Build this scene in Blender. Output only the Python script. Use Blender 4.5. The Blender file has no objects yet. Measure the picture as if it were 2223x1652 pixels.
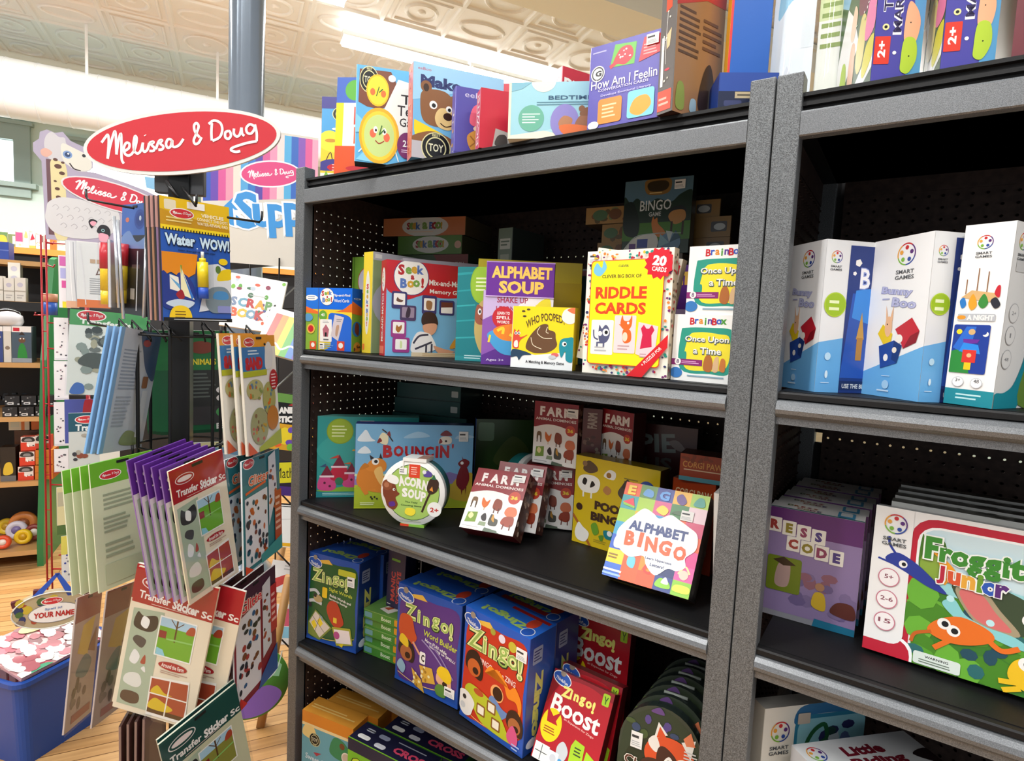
import bpy, bmesh, math, random
from mathutils import Vector, Matrix, Euler
random.seed(7)
S = bpy.context.scene
PI = math.pi
# ---------------------------------------------------------------- camera
FPX = 1268.36                                   # focal length in pixels of the 2223 px wide frame
CAM = Vector((1.4613, -1.0974, 1.4984))
RIGHT = Vector((0.824548, 0.563860, 0.046713))
UP = Vector((-0.084933, 0.041727, 0.995513))
FWD = Vector((-0.559381, 0.824816, -0.082296))
cd = bpy.data.cameras.new('camera')
cam = bpy.data.objects.new('camera', cd)
S.collection.objects.link(cam)
cd.sensor_width = 36.0
cd.lens = 36.0 * FPX / 2223.0
cd.clip_start = 0.02
cam.matrix_world = Matrix(((RIGHT.x, UP.x, -FWD.x, CAM.x), (RIGHT.y, UP.y, -FWD.y, CAM.y), (RIGHT.z, UP.z, -FWD.z, CAM.z), (0, 0, 0, 1)))
S.camera = cam
def at(px, py, d):                              # the world point seen at a pixel, d metres along the view axis
    return CAM + (FWD + RIGHT * ((px - 1111.5) / FPX) - UP * ((py - 826.0) / FPX)) * d
# ---------------------------------------------------------------- light and exposure
S.view_settings.view_transform = 'Standard'
S.view_settings.look = 'None'
S.view_settings.gamma = 1.0
S.view_settings.use_curve_mapping = False
S.view_settings.exposure = 0.0
wd = bpy.data.worlds.new('world'); S.world = wd; wd.use_nodes = True
bg = wd.node_tree.nodes['Background']
bg.inputs[0].default_value = (0.93, 0.97, 1.0, 1.0)
bg.inputs[1].default_value = 0.5
LAMP_W = 35.0
TUBE_E = 16.0
# building axes: the shop's walls stand 30 degrees askew to the shelf row
AX = Vector((0.5, 0.8660254, 0)); BX = Vector((-0.8660254, 0.5, 0))
def ab(a, b, z): return AX * a + BX * b + Vector((0, 0, z))
BYAW = math.radians(60)
# ---------------------------------------------------------------- materials
PAL = dict(W='#f4f2ee', K='#141416', R='#c8202c', B='#1f62c8', Y='#f6dc18', G='#4c9a34', O='#ee7a24', P='#5c3a96', N='#6a4228', T='#1e8088', S='#7ec0e6', I='#e65a9a', A='#8c8e90', C='#f2e6c8', D='#1c2450', L='#a6cc3a', M='#8a1c28', V='#b49ad8', E='#cfd2d4')
def lin(h):
    h = PAL.get(h, h).lstrip('#')
    return tuple(((c / 12.92) if c <= 0.04045 else ((c + 0.055) / 1.055) ** 2.4) for c in (int(h[i:i + 2], 16) / 255 for i in (0, 2, 4)))
MATS = {}
def mat(h, rough=0.42, metal=0.0, emit=0.0, kind='ink'):
    h = PAL.get(h, h)
    k = (h, rough, metal, emit, kind)
    if k in MATS: return MATS[k]
    m = bpy.data.materials.new('%s_%s' % (kind, h.lstrip('#'))); m.use_nodes = True
    b = m.node_tree.nodes['Principled BSDF']
    b.inputs['Base Color'].default_value = (*lin(h), 1)
    b.inputs['Roughness'].default_value = rough
    b.inputs['Metallic'].default_value = metal
    if emit:
        b.inputs['Emission Color'].default_value = (*lin(h), 1); b.inputs['Emission Strength'].default_value = emit
    MATS[k] = m
    return m
def nodes(name):
    m = bpy.data.materials.new(name); m.use_nodes = True
    t = m.node_tree
    return m, t, t.nodes['Principled BSDF']
def N(t, ty, **k):
    n = t.nodes.new(ty)
    for a, v in k.items():
        if a in n.inputs: n.inputs[a].default_value = v
        else: setattr(n, a, v)
    return n
def ramp(t, fac, *stops):
    r = N(t, 'ShaderNodeValToRGB'); t.links.new(fac, r.inputs[0])
    e = r.color_ramp.elements
    while len(e) < len(stops): e.new(0.5)
    for q, (p, c) in zip(e, stops): q.position = p; q.color = (*lin(c), 1)
    return r.outputs[0]
def speckle(name, dark, light, rough, bump, scale=900):
    m, t, b = nodes(name)
    tc = N(t, 'ShaderNodeTexCoord'); n = N(t, 'ShaderNodeTexNoise', Scale=scale, Detail=2.0)
    t.links.new(tc.outputs['Object'], n.inputs['Vector'])
    t.links.new(ramp(t, n.outputs[0], (0.35, dark), (0.68, light)), b.inputs['Base Color'])
    b.inputs['Roughness'].default_value = rough
    b.inputs['Metallic'].default_value = 0.25
    u = N(t, 'ShaderNodeBump', Strength=bump, Distance=0.0006); t.links.new(n.outputs[0], u.inputs['Height']); t.links.new(u.outputs[0], b.inputs['Normal'])
    return m
M_POST = speckle('hammered_grey_steel', '#4b4d4f', '#7d8184', 0.4, 0.55, 700)
M_LIP = speckle('satin_grey_steel', '#606366', '#83868a', 0.32, 0.25, 900)
M_DECK = speckle('black_shelf_deck', '#09090b', '#131316', 0.55, 0.2, 800)
M_PEG = speckle('dark_brown_pegboard', '#2e1f1a', '#42302a', 0.6, 0.1, 60)
M_WIRE = mat('#121315', 0.35, 0.2, kind='black_wire')
M_REDW = mat('#a81420', 0.35, 0.1, kind='red_wire')
m, t, b = nodes('honey_floor_planks')
tc = N(t, 'ShaderNodeTexCoord'); mp = N(t, 'ShaderNodeMapping'); mp.inputs['Rotation'].default_value = (0, 0, math.radians(-60))
t.links.new(tc.outputs['Object'], mp.inputs[0])
br = N(t, 'ShaderNodeTexBrick', Scale=1.0); br.inputs['Brick Width'].default_value = 1.1; br.inputs['Row Height'].default_value = 0.057
br.inputs['Mortar Size'].default_value = 0.0018; br.inputs['Bias'].default_value = 0.0
br.inputs['Color1'].default_value = (*lin('#cda572'), 1); br.inputs['Color2'].default_value = (*lin('#b98d58'), 1); br.inputs['Mortar'].default_value = (*lin('#6e4820'), 1)
t.links.new(mp.outputs[0], br.inputs['Vector'])
gm = N(t, 'ShaderNodeMapping'); gm.inputs['Scale'].default_value = (3, 60, 1); t.links.new(mp.outputs[0], gm.inputs[0])
gn = N(t, 'ShaderNodeTexNoise', Scale=1.0, Detail=4.0); t.links.new(gm.outputs[0], gn.inputs['Vector'])
mx = N(t, 'ShaderNodeMixRGB', blend_type='MULTIPLY'); mx.inputs[0].default_value = 0.5
t.links.new(br.outputs[0], mx.inputs[1]); t.links.new(ramp(t, gn.outputs[0], (0.3, '#c0a888'), (0.7, '#fff8ea')), mx.inputs[2])
t.links.new(mx.outputs[0], b.inputs['Base Color']); b.inputs['Roughness'].default_value = 0.32
M_FLOOR = m
m, t, b = nodes('clear_plastic')
for n in list(t.nodes):
    if n.type == 'BSDF_PRINCIPLED': t.nodes.remove(n)
o = [n for n in t.nodes if n.type == 'OUTPUT_MATERIAL'][0]
tr = N(t, 'ShaderNodeBsdfTransparent'); tr.inputs[0].default_value = (0.97, 0.98, 0.99, 1); gl = N(t, 'ShaderNodeBsdfGlossy', Roughness=0.06); ms = N(t, 'ShaderNodeMixShader'); ms.inputs[0].default_value = 0.045
t.links.new(tr.outputs[0], ms.inputs[1]); t.links.new(gl.outputs[0], ms.inputs[2]); t.links.new(ms.outputs[0], o.inputs[0])
M_CLEAR = m
M_WALL = mat('#dcefe4', 0.7, kind='mint_wall_paint')
M_TIN = mat('#ebece8', 0.33, kind='cream_tin')
M_CREAM = mat('#f1f2e4', 0.5, kind='cream_trim')
M_DUCT = mat('#f0f3f4', 0.38, 0.0, kind='white_duct')
# ---------------------------------------------------------------- mesh builder
class MB:
    def __init__(s): s.v = []; s.f = []; s.i = []; s.mats = []; s.sm = []
    def mi(s, m):
        if m not in s.mats: s.mats.append(m)
        return s.mats.index(m)
    def add(s, vs, fs, m, smooth=False):
        k = len(s.v); s.v += [tuple(v) for v in vs]; j = s.mi(m)
        for f in fs: s.f.append(tuple(a + k for a in f)); s.i.append(j); s.sm.append(smooth)
        return s
    def box(s, x0, y0, z0, x1, y1, z1, m, M=None, c=0.0):
        if c:
            b = bmesh.new(); bmesh.ops.create_cube(b, size=1)
            for v in b.verts: v.co = Vector(((x0 + x1) / 2 + v.co.x * (x1 - x0), (y0 + y1) / 2 + v.co.y * (y1 - y0), (z0 + z1) / 2 + v.co.z * (z1 - z0)))
            bmesh.ops.bevel(b, geom=b.edges[:], offset=c, segments=2, affect='EDGES', profile=0.5)
            b.verts.index_update(); vs = [v.co.copy() for v in b.verts]; fs = [[v.index for v in f.verts] for f in b.faces]; b.free()
        else:
            vs = [Vector(p) for p in ((x0, y0, z0), (x1, y0, z0), (x1, y1, z0), (x0, y1, z0), (x0, y0, z1), (x1, y0, z1), (x1, y1, z1), (x0, y1, z1))]
            fs = [(0, 3, 2, 1), (4, 5, 6, 7), (0, 1, 5, 4), (1, 2, 6, 5), (2, 3, 7, 6), (3, 0, 4, 7)]
        if M is not None: vs = [M @ v for v in vs]
        return s.add(vs, fs, m)
    def tube(s, pts, r, m, n=8, close=False):
        pts = [Vector(p) for p in pts]; R = []
        L = len(pts)
        for i, p in enumerate(pts):
            a = pts[i - 1] if (i or close) else p; c = pts[(i + 1) % L] if (i < L - 1 or close) else p
            d = (c - a).normalized()
            q = d.cross(Vector((0, 0, 1)) if abs(d.z) < 0.92 else Vector((1, 0, 0))).normalized(); w = d.cross(q)
            R.append([p + (q * math.cos(2 * PI * k / n) + w * math.sin(2 * PI * k / n)) * r for k in range(n)])
        vs = [v for ring in R for v in ring]; fs = []
        for i in range(L if close else L - 1):
            for k in range(n):
                j = (i + 1) % L
                fs.append((i * n + k, i * n + (k + 1) % n, j * n + (k + 1) % n, j * n + k))
        if not close: fs += [tuple(range(n))[::-1], tuple((L - 1) * n + k for k in range(n))]
        return s.add(vs, fs, m, True)
    def prism(s, pts, y0, y1, m, M=None, m2=None):     # outline in x,z pushed along y
        n = len(pts); vs = [Vector((x, y0, z)) for x, z in pts] + [Vector((x, y1, z)) for x, z in pts]
        if M is not None: vs = [M @ v for v in vs]
        s.add(vs, [tuple(range(n)), tuple(range(n, 2 * n))[::-1]], m)
        return s.add(vs, [(i, i + n, (i + 1) % n + n, (i + 1) % n) for i in range(n)], m2 or m)
    def lathe(s, prof, m, M=None, n=40):                # profile r,h about the y axis
        vs = [Vector((r * math.cos(2 * PI * k / n), h, r * math.sin(2 * PI * k / n))) for r, h in prof for k in range(n)]
        if M is not None: vs = [M @ v for v in vs]
        fs = [(i * n + k, i * n + (k + 1) % n, (i + 1) * n + (k + 1) % n, (i + 1) * n + k) for i in range(len(prof) - 1) for k in range(n)]
        return s.add(vs, fs, m, True)
    def build(s, name, parent=None, loc=None, rot=None):
        me = bpy.data.meshes.new(name); me.from_pydata(s.v, [], s.f)
        for q in s.mats: me.materials.append(q)
        me.polygons.foreach_set('material_index', s.i); me.polygons.foreach_set('use_smooth', s.sm); me.update()
        o = bpy.data.objects.new(name, me); S.collection.objects.link(o)
        if parent is not None: o.parent = parent
        if loc is not None: o.location = loc
        if rot is not None: o.rotation_euler = rot
        return o
def tag(o, label, cat=None, group=None, kind=None):
    if label: o['label'] = label
    if cat: o['category'] = cat
    if group: o['group'] = group
    if kind: o['kind'] = kind
    return o
def empty(name, loc, label, cat, group=None, rot=None):
    o = bpy.data.objects.new(name, None); S.collection.objects.link(o); o.location = loc; o.empty_display_size = 0.05
    if rot is not None: o.rotation_euler = rot
    return tag(o, label, cat, group)
def dup(root, label=None, loc=None, rot=None, group=None):
    r = root.copy(); S.collection.objects.link(r)
    if loc is not None: r.location = loc
    if rot is not None: r.rotation_euler = rot
    if label: r['label'] = label
    if group: r['group'] = group
    for ch in list(root.children):
        c = ch.copy(); S.collection.objects.link(c); c.parent = r
        for g in list(ch.children):
            d = g.copy(); S.collection.objects.link(d); d.parent = c
    return r
def smooth(pts, close, k=5):
    n = len(pts); out = []
    for i in range(n if close else n - 1):
        p0 = pts[(i - 1) % n] if (close or i) else pts[0]; p1 = pts[i]; p2 = pts[(i + 1) % n]; p3 = pts[(i + 2) % n] if (close or i < n - 2) else pts[n - 1]
        for j in range(k):
            t = j / k
            out.append(tuple(0.5 * (2 * b + (c - a) * t + (2 * a - 5 * b + 4 * c - d) * t * t + (3 * b - a - 3 * c + d) * t ** 3) for a, b, c, d in zip(p0, p1, p2, p3)))
    if not close: out.append(tuple(pts[-1]))
    return out
GL = {}
def glyphs(s, wt):
    k = (s, wt)
    if k not in GL:
        c = bpy.data.curves.new('lettering', 'FONT'); c.body = s; c.size = 1; c.resolution_u = 2; c.offset = wt
        o = bpy.data.objects.new('lettering', c); me = bpy.data.meshes.new_from_object(o)
        vs = [(v.co.x, v.co.y) for v in me.vertices]; fs = [tuple(p.vertices) for p in me.polygons]
        bpy.data.objects.remove(o); bpy.data.curves.remove(c); bpy.data.meshes.remove(me)
        xs = [v[0] for v in vs] or [0, 1]; ys = [v[1] for v in vs] or [0, 1]
        GL[k] = (vs, fs, min(xs), max(xs), min(ys), max(ys))
    return GL[k]
class Face:                                          # printing on one flat face, u and v in per cent
    def __init__(s, mb, fn, w, h, up=0.0002, rough=0.42, clip=0.0):
        s.mb, s.fn, s.w, s.h, s.k, s.rough = mb, fn, w, h, up, rough; s.clip = clip; s.us = 1.0; s.vo = 0.0
    def put(s, uv, fs, col):
        s.k += 0.00004
        q = s.clip
        s.mb.add([s.fn(min(max(u * s.us, -q), 100 + q) / 100, min(max(v + s.vo, -q), 100 + q) / 100, s.k) for u, v in uv], fs, mat(col, s.rough))
    def poly(s, uv, col): s.put(uv, [tuple(range(len(uv)))], col)
    def ell(s, cx, cy, rx, ry, col, n=28, rot=0.0, a0=0.0, a1=2 * PI):
        a = s.w / s.h; pts = []
        for i in range(n):
            q = a0 + (a1 - a0) * i / (n if a1 - a0 > 6.2 else n - 1); x, y = rx * math.cos(q), ry * math.sin(q)
            pts.append((cx + x * math.cos(rot) - y * math.sin(rot), cy + (x * math.sin(rot) + y * math.cos(rot)) * a))
        s.poly(pts, col)
    def line(s, pts, wid, col):
        a = s.w / s.h; P = [Vector((u, v / a)) for u, v in pts]; L = len(P); vs = []; fs = []
        for i, p in enumerate(P):
            d = (P[min(i + 1, L - 1)] - P[max(i - 1, 0)]); d = d.normalized() if d.length else Vector((1, 0)); q = Vector((-d.y, d.x)) * wid / 2
            vs += [(p.x + q.x, (p.y + q.y) * a), (p.x - q.x, (p.y - q.y) * a)]
        for i in range(L - 1): fs.append((2 * i + 1, 2 * i + 3, 2 * i + 2, 2 * i))
        s.put(vs, fs, col)
    def text(s, cx, cy, wd, hh, col, st, rot=0.0, wt=0.02, arc=0.0):
        vs, fs, x0, x1, y0, y1 = glyphs(st, wt)
        a = s.w / s.h
        if abs(math.sin(rot)) > 0.9: wd, hh = wd / a, hh * a
        hh = hh / a                   # height in u units
        sx = wd / (x1 - x0) if wd else hh / (y1 - y0); sy = hh / (y1 - y0); c, n = math.cos(rot), math.sin(rot); out = []
        W = (x1 - x0) * sx / 2
        for x, y in vs:
            x = (x - (x0 + x1) / 2) * sx; y = (y - (y0 + y1) / 2) * sy + (arc * (1 - (x / W) ** 2) if W else 0)
            out.append((cx + x * c - y * n, cy + (x * n + y * c) * a))
        s.put(out, fs, col)
    def draw(s, art):
        for ln in art.strip().split('\n'):
            for cmd in ln.split(';'):
                q = cmd.split()
                if not q: continue
                o = q[0]; f = lambda i: float(q[i])
                if o == 's': s.us = f(1)
                elif o == 'y': s.vo = f(1)
                elif o == 'r': s.poly([(f(1), f(2)), (f(3), f(2)), (f(3), f(4)), (f(1), f(4))], q[5])
                elif o == 'q':
                    x0, y0, x1, y1, r = (f(i) for i in range(1, 6)); a = s.w / s.h; pts = []
                    for cx, cy, k in ((x1 - r, y1 - r * a, 0), (x0 + r, y1 - r * a, 1), (x0 + r, y0 + r * a, 2), (x1 - r, y0 + r * a, 3)):
                        for j in range(5):
                            g = (k + j / 4) * PI / 2; pts.append((cx + r * math.cos(g), cy + r * math.sin(g) * a))
                    s.poly(pts, q[6])
                elif o == 'e': s.ell(f(1), f(2), f(3), f(5) if len(q) > 5 else f(3), q[4], rot=math.radians(f(6)) if len(q) > 6 else 0.0)
                elif o == 'p': s.poly([tuple(map(float, z.split(','))) for z in q[2:]], q[1])
                elif o == 'b': s.poly(smooth([tuple(map(float, z.split(','))) for z in q[2:]], True), q[1])
                elif o == 'l': s.line(smooth([tuple(map(float, z.split(','))) for z in q[3:]], False), f(2), q[1])
                elif o == 't': s.text(f(1), f(2), f(3), f(4), q[5], ' '.join(q[7:]), math.radians(f(6)))
                elif o == 'x': s.text(f(1), f(2), f(3), f(4), q[5], ' '.join(q[8:]), math.radians(f(6)), float(q[7]))      # t with weight
                elif o == 'o':                        # outlined word: x y w h fill line rot text
                    s.text(f(1), f(2), f(3) * 1.04, f(4) * 1.1, q[6], ' '.join(q[8:]), math.radians(f(7)), 0.06); s.text(f(1), f(2), f(3), f(4), q[5], ' '.join(q[8:]), math.radians(f(7)), 0.018)
                elif o == 'v': s.text(f(1), f(2), f(3), f(4), q[5], ' '.join(q[8:]), math.radians(f(6)), 0.02, float(q[7]))    # arched word
                elif o == 'z':                        # lines of small print: x0 y0 x1 y1 col rows
                    n = int(q[6]); rr = random.Random(n + f(1))
                    for i in range(n):
                        y = f(4) + (f(2) - f(4)) * (i + 0.5) / n; d = abs(f(4) - f(2)) / n * 0.22; x1 = f(1) + (f(3) - f(1)) * rr.uniform(0.7, 1)
                        s.poly([(f(1), y - d), (x1, y - d), (x1, y + d), (f(1), y + d)], q[5])
                elif o == 'n':                        # dots strewn in a rectangle: x0 y0 x1 y1 r n colours
                    rr = random.Random(int(f(6)))
                    for i in range(int(f(6))): s.ell(rr.uniform(f(1), f(3)), rr.uniform(f(2), f(4)), f(5) * rr.uniform(0.7, 1.3), f(5) * rr.uniform(0.6, 1.2), q[7 + i % (len(q) - 7)], n=8)
                elif o == 'a':                        # round award seal
                    x, y, r = f(1), f(2), f(3); s.ell(x, y, r, r, '#dcd6a0'); s.ell(x, y, r * 0.93, r * 0.93, 'K'); s.ell(x, y, r * 0.7, r * 0.7, '#dcd6a0'); s.ell(x, y, r * 0.62, r * 0.62, 'K'); a = s.w / s.h
                    s.text(x, y, r * 1.0, r * 0.5 * a, '#e8e4c4', 'TOY')
                    s.text(x, y + r * 0.8 * a, r * 0.55, r * 0.17 * a, '#dcd6a0', 'BEST'); s.text(x, y - r * 0.8 * a, r * 0.7, r * 0.17 * a, '#dcd6a0', 'AWARD')
                elif o == 'g':                        # ring of five colours with inward dots
                    x, y, r = f(1), f(2), f(3); a = s.w / s.h
                    for i, c in enumerate(('#c8282c', '#5a2a78', '#2c4aa0', '#7ab43a', '#e8a23a')):
                        q0 = PI / 2 - (i - 0.5) * 2 * PI / 5; s.ell(x, y, r, r, c, n=9, a0=q0 - 2 * PI / 5, a1=q0) if False else s.put([(x + r * k * math.cos(q0 - j * PI / 15), y + r * k * math.sin(q0 - j * PI / 15) * a) for j in range(7) for k in (1, 0.88)], [(2 * j, 2 * j + 1, 2 * j + 3, 2 * j + 2) for j in range(6)], c)
                        g = PI / 2 - i * 2 * PI / 5; s.ell(x + r * 0.58 * math.cos(g), y + r * 0.58 * math.sin(g) * a, r * 0.2, r * 0.2, c, n=10)
                    s.text(x, y - r * 1.55 * a, r * 2.0, r * 0.36 * a, '#55585c', 'SMART'); s.text(x, y - r * 2.05 * a, r * 2.1, r * 0.36 * a, '#55585c', 'GAMES')
                elif o == 'k':
                    a = s.w / s.h; n = int(q[4]); s.poly([(f(1) + f(3) * (1, 0.82)[i % 2] * math.cos(PI * i / n), f(2) + f(3) * (1, 0.82)[i % 2] * math.sin(PI * i / n) * a) for i in range(2 * n)], q[5])
                elif o == 'm':                        # small red oval badge with white script
                    x, y, r = f(1), f(2), f(3); s.ell(x, y, r, r * 0.45, 'W'); s.ell(x, y, r * 0.92, r * 0.38, '#cc2f38'); s.script(x, y, r * 1.5, 'W')
    def script(s, cx, cy, wid, col, thick=1.0, tilt=0.0):
        a = s.w / s.h
        for st in SCRIPT: 
            pts = smooth([((x - 1263) / 1030 * wid, (1000 - y) / 1030 * wid) for x, y in st], False, 4)
            c, n = math.cos(tilt), math.sin(tilt)
            s.line([(cx + x * c - y * n, cy + (x * n + y * c) * a) for x, y in pts], wid * 0.02 * thick, col)
# the hand-written two-word signature on the red oval, traced as pen strokes
SCRIPT = [[(752, 962), (790, 922), (801, 918), (800, 960), (776, 1068)], [(776, 1068), (806, 985), (843, 905), (852, 905), (848, 960), (838, 1046)], [(838, 1046), (860, 970), (884, 916), (886, 940), (872, 1040), (868, 1085), (878, 1108)],
          [(896, 1028), (925, 1012), (932, 985), (912, 978), (892, 1010), (895, 1048), (920, 1060), (950, 1040), (972, 1000), (985, 955), (976, 940), (960, 985), (958, 1030), (975, 1052), (1000, 1036), (1020, 990)], [(1022, 985), (1014, 1025), (1024, 1045), (1046, 1030), (1062, 992)], [(1042, 938), (1044, 942)],
          [(1062, 992), (1085, 985), (1092, 990), (1074, 1002), (1092, 1026), (1082, 1044), (1056, 1042)], [(1100, 1035), (1128, 985), (1150, 982), (1134, 1000), (1152, 1022), (1140, 1040), (1116, 1040)], [(1212, 985), (1190, 978), (1172, 1005), (1178, 1032), (1200, 1025), (1216, 985), (1212, 1022), (1228, 1032), (1258, 1020), (1290, 985)],
          [(1398, 985), (1372, 945), (1372, 905), (1390, 892), (1400, 915), (1378, 960), (1356, 1000), (1362, 1024), (1386, 1018), (1410, 985)], [(1490, 900), (1478, 960), (1474, 1012)], [(1468, 905), (1505, 885), (1545, 905), (1552, 950), (1528, 995), (1478, 1014)],
          [(1590, 960), (1570, 968), (1566, 1000), (1586, 1010), (1604, 990), (1600, 965), (1590, 960)], [(1630, 948), (1625, 980), (1640, 1000), (1662, 990), (1680, 946)], [(1680, 946), (1679, 985), (1692, 1000)], [(1764, 944), (1738, 930), (1712, 950), (1712, 980), (1736, 990), (1762, 965), (1770, 934)], [(1770, 934), (1775, 990), (1768, 1042)],
          [(1768, 1042), (1700, 1048), (1610, 1068), (1592, 1084), (1620, 1098), (1652, 1096)]]
# ---------------------------------------------------------------- the room
def struct(mb, name, **k): return tag(mb.build(name, **k), None, kind='structure')
mb = MB(); z = 0.0
P = [ab(-4.5, -4, 0), ab(10, -4, 0), ab(10, 7, 0), ab(-4.5, 7, 0)]
struct(mb.add(P, [(0, 1, 2, 3)], M_FLOOR), 'floor')
# ceiling of pressed tin: one coffer worked out, then repeated in a single mesh
CH, CW, CA, CB = 4.3, 0.585, -1.334, 5.563
def coffer(kind):
    V, F = [], []
    def strip(o, prof):                               # outlines of equal length joined ring by ring
        k = len(V); n = len(o[0])
        for ring, dz in zip(o, prof): V.extend((x, y, -dz) for x, y in ring)
        for i in range(len(o) - 1):
            for j in range(n): F.append((k + i * n + j, k + (i + 1) * n + j, k + (i + 1) * n + (j + 1) % n, k + i * n + (j + 1) % n))
    sq = lambda q: [(0.5 - q, 0.5 - q), (0.5 + q, 0.5 - q), (0.5 + q, 0.5 + q), (0.5 - q, 0.5 + q)]
    strip([sq(0.5), sq(0.475), sq(0.455), sq(0.44)], [0.022, 0.022, 0.006, 0.0])
    V.extend((x, y, 0.0) for x, y in sq(0.44)); F.append((len(V) - 1, len(V) - 2, len(V) - 3, len(V) - 4))
    if kind == 0:
        strip([sq(0.385), sq(0.37), sq(0.345), sq(0.33)], [-0.001, 0.014, 0.014, -0.001]); rr, ry = 0.23, 0.23
    elif kind == 1: rr, ry = 0.36, 0.2
    else: rr, ry = 0.34, 0.34
    ci = lambda q: [(0.5 + (rr + q) * math.cos(2 * PI * i / 24), 0.5 + (ry + q) * math.sin(2 * PI * i / 24)) for i in range(24)]
    strip([ci(0.035), ci(0.018), ci(0), ci(-0.018), ci(-0.035)], [-0.001, 0.013, 0.018, 0.013, -0.001])
    if kind != 1:
        rr = ry = 0.07
        strip([ci(0), ci(-0.02), ci(-0.045), ci(-0.068)], [-0.001, 0.012, 0.018, 0.019])
    return V, F
mb = MB(); kinds = [coffer(k) for k in range(3)]
for i in range(-7, 17):
    for j in range(-9, 3):
        V, F = kinds[(0, 1, 0, 2)[(i + 2 * j) % 4]]
        mb.add([ab(CA + (i + x) * CW, CB + (j + y) * CW, CH + q) for x, y, q in V], F, M_TIN)
struct(mb, 'ceiling')
# beam with a beaded edge across the ceiling
mb = MB()
def slab(mb, a0, a1, b0, b1, z0, z1, m):
    vs = [ab(a, b, z) for z in (z0, z1) for a, b in ((a0, b0), (a1, b0), (a1, b1), (a0, b1))]
    mb.add(vs, [(0, 3, 2, 1), (4, 5, 6, 7), (0, 1, 5, 4), (1, 2, 6, 5), (2, 3, 7, 6), (3, 0, 4, 7)], m)
slab(mb, -4.5, 10, 2.1, 2.5, 4.02, 4.32, M_CREAM); slab(mb, -4.5, 10, 2.06, 2.54, 4.2, 4.24, M_CREAM)
slab(mb, -4.5, 10, 2.0, 2.66, 4.255, 4.29, M_TIN)
for i in range(150):
    for b in (2.585,): slab(mb, -2 + i * 0.05, -2 + i * 0.05 + 0.03, b - 0.02, b + 0.03, 4.24, 4.258, M_TIN)
struct(mb, 'trim_1')
# far wall with window openings
WB = 6.75
M_PANE = mat('#f4fbff', 0.5, emit=2.6, kind='daylit_frosted_glass')
WIN = [(-3.6, -2.42, 2.92, 3.38), (-1.83, -0.62, 2.92, 3.3)]
mb = MB(); xs = [-4.5] + [q for w in WIN for q in w[:2]] + [10]
for k in range(len(xs) - 1):
    if k % 2 == 0: slab(mb, xs[k], xs[k + 1], WB, WB + 0.2, 0, 4.35, M_WALL)
    else:
        w = WIN[k // 2]; slab(mb, xs[k], xs[k + 1], WB, WB + 0.2, 0, w[2], M_WALL); slab(mb, xs[k], xs[k + 1], WB, WB + 0.2, w[3], 4.35, M_WALL)
struct(mb, 'wall_left')
mb = MB(); slab(mb, 9.6, 9.8, -1.0, 7, 0, 4.35, M_WALL); struct(mb, 'wall_back')
mb = MB(); slab(mb, -4.5, 10, WB - 0.04, WB, 3.62, 3.9, M_CREAM); slab(mb, -4.5, 10, WB - 0.1, WB, 3.8, 3.86, M_CREAM); slab(mb, -4.5, 10, WB - 0.14, WB, 4.14, 4.3, M_CREAM)
struct(mb, 'trim_2')
M_WTRIM = mat('#a9bdb6', 0.5, kind='grey_green_paint')
for n, (a0, a1, z0, z1) in enumerate(WIN):
    e = MB(); t_ = 0.15
    slab(e, a0 - t_, a0, WB - 0.05, WB + 0.02, z0 - 0.02, z1, M_WTRIM); slab(e, a1, a1 + t_, WB - 0.05, WB + 0.02, z0 - 0.02, z1, M_WTRIM); slab(e, a0 - t_, a1 + t_, WB - 0.05, WB + 0.02, z1, z1 + 0.17, M_WTRIM); slab(e, a0 - t_ - 0.03, a1 + t_ + 0.03, WB - 0.075, WB, z1 + 0.17, z1 + 0.21, M_WTRIM)
    w = struct(e, 'window_%d' % (n + 1))
    e = MB(); slab(e, a0 - t_ - 0.06, a1 + t_ + 0.06, WB - 0.11, WB, z0 - 0.06, z0 - 0.01, M_WTRIM); slab(e, a0 - t_, a1 + t_, WB - 0.06, WB, z0 - 0.16, z0 - 0.06, M_WTRIM); e.build('window_sill', w)
    e = MB(); slab(e, a0, a1, WB + 0.08, WB + 0.086, z0, z1, M_PANE); e.build('pane', w)
# round duct hung from straps
mb = MB(); DB, DZ, DR = 5.55, 3.6, 0.27
mb.tube([ab(a, DB, DZ) for a in [-4.4 + 0.12 * k for k in range(120)]], DR, M_DUCT, 32)
for k in range(0, 60): mb.tube([ab(-4.3 + k * 0.24 + q, DB, DZ) for q in (0, 0.012)], DR + 0.004, M_DUCT, 32)
dk = tag(mb.build('air_duct'), 'large round white air duct hanging along the far wall', 'duct')
for a in (-2.75, -1.5, -0.36, 0.9, 2.2): MB().box(-0.012, -0.003, 0, 0.012, 0.003, CH - DZ, M_DUCT, Matrix.Translation(ab(a, DB - 0.16, DZ + 0.19)) @ Matrix.Rotation(BYAW, 4, 'Z')).build('hanging_strap', dk)
# cast column
q = at(535, 230, 3.2); mb = MB(); M_COL = mat('#8a97a6', 0.16, 0.35, kind='glossy_blue_grey_paint')
mb.lathe([(0.001, 0), (0.16, 0), (0.16, 0.05), (0.115, 0.1), (0.092, 0.16), (0.09, 4.05), (0.13, 4.12), (0.17, 4.2), (0.17, 4.3), (0.001, 4.3)], M_COL, Matrix.Translation((q.x, q.y, 0)) @ Matrix.Rotation(PI / 2, 4, 'X') @ Matrix.Scale(1, 4), 40)
for i in range(len(mb.v)): mb.v[i] = (mb.v[i][0], mb.v[i][1], abs(mb.v[i][2]))
tag(mb.build('iron_column'), 'glossy blue-grey round iron column rising to the tin ceiling', 'column')
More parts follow.
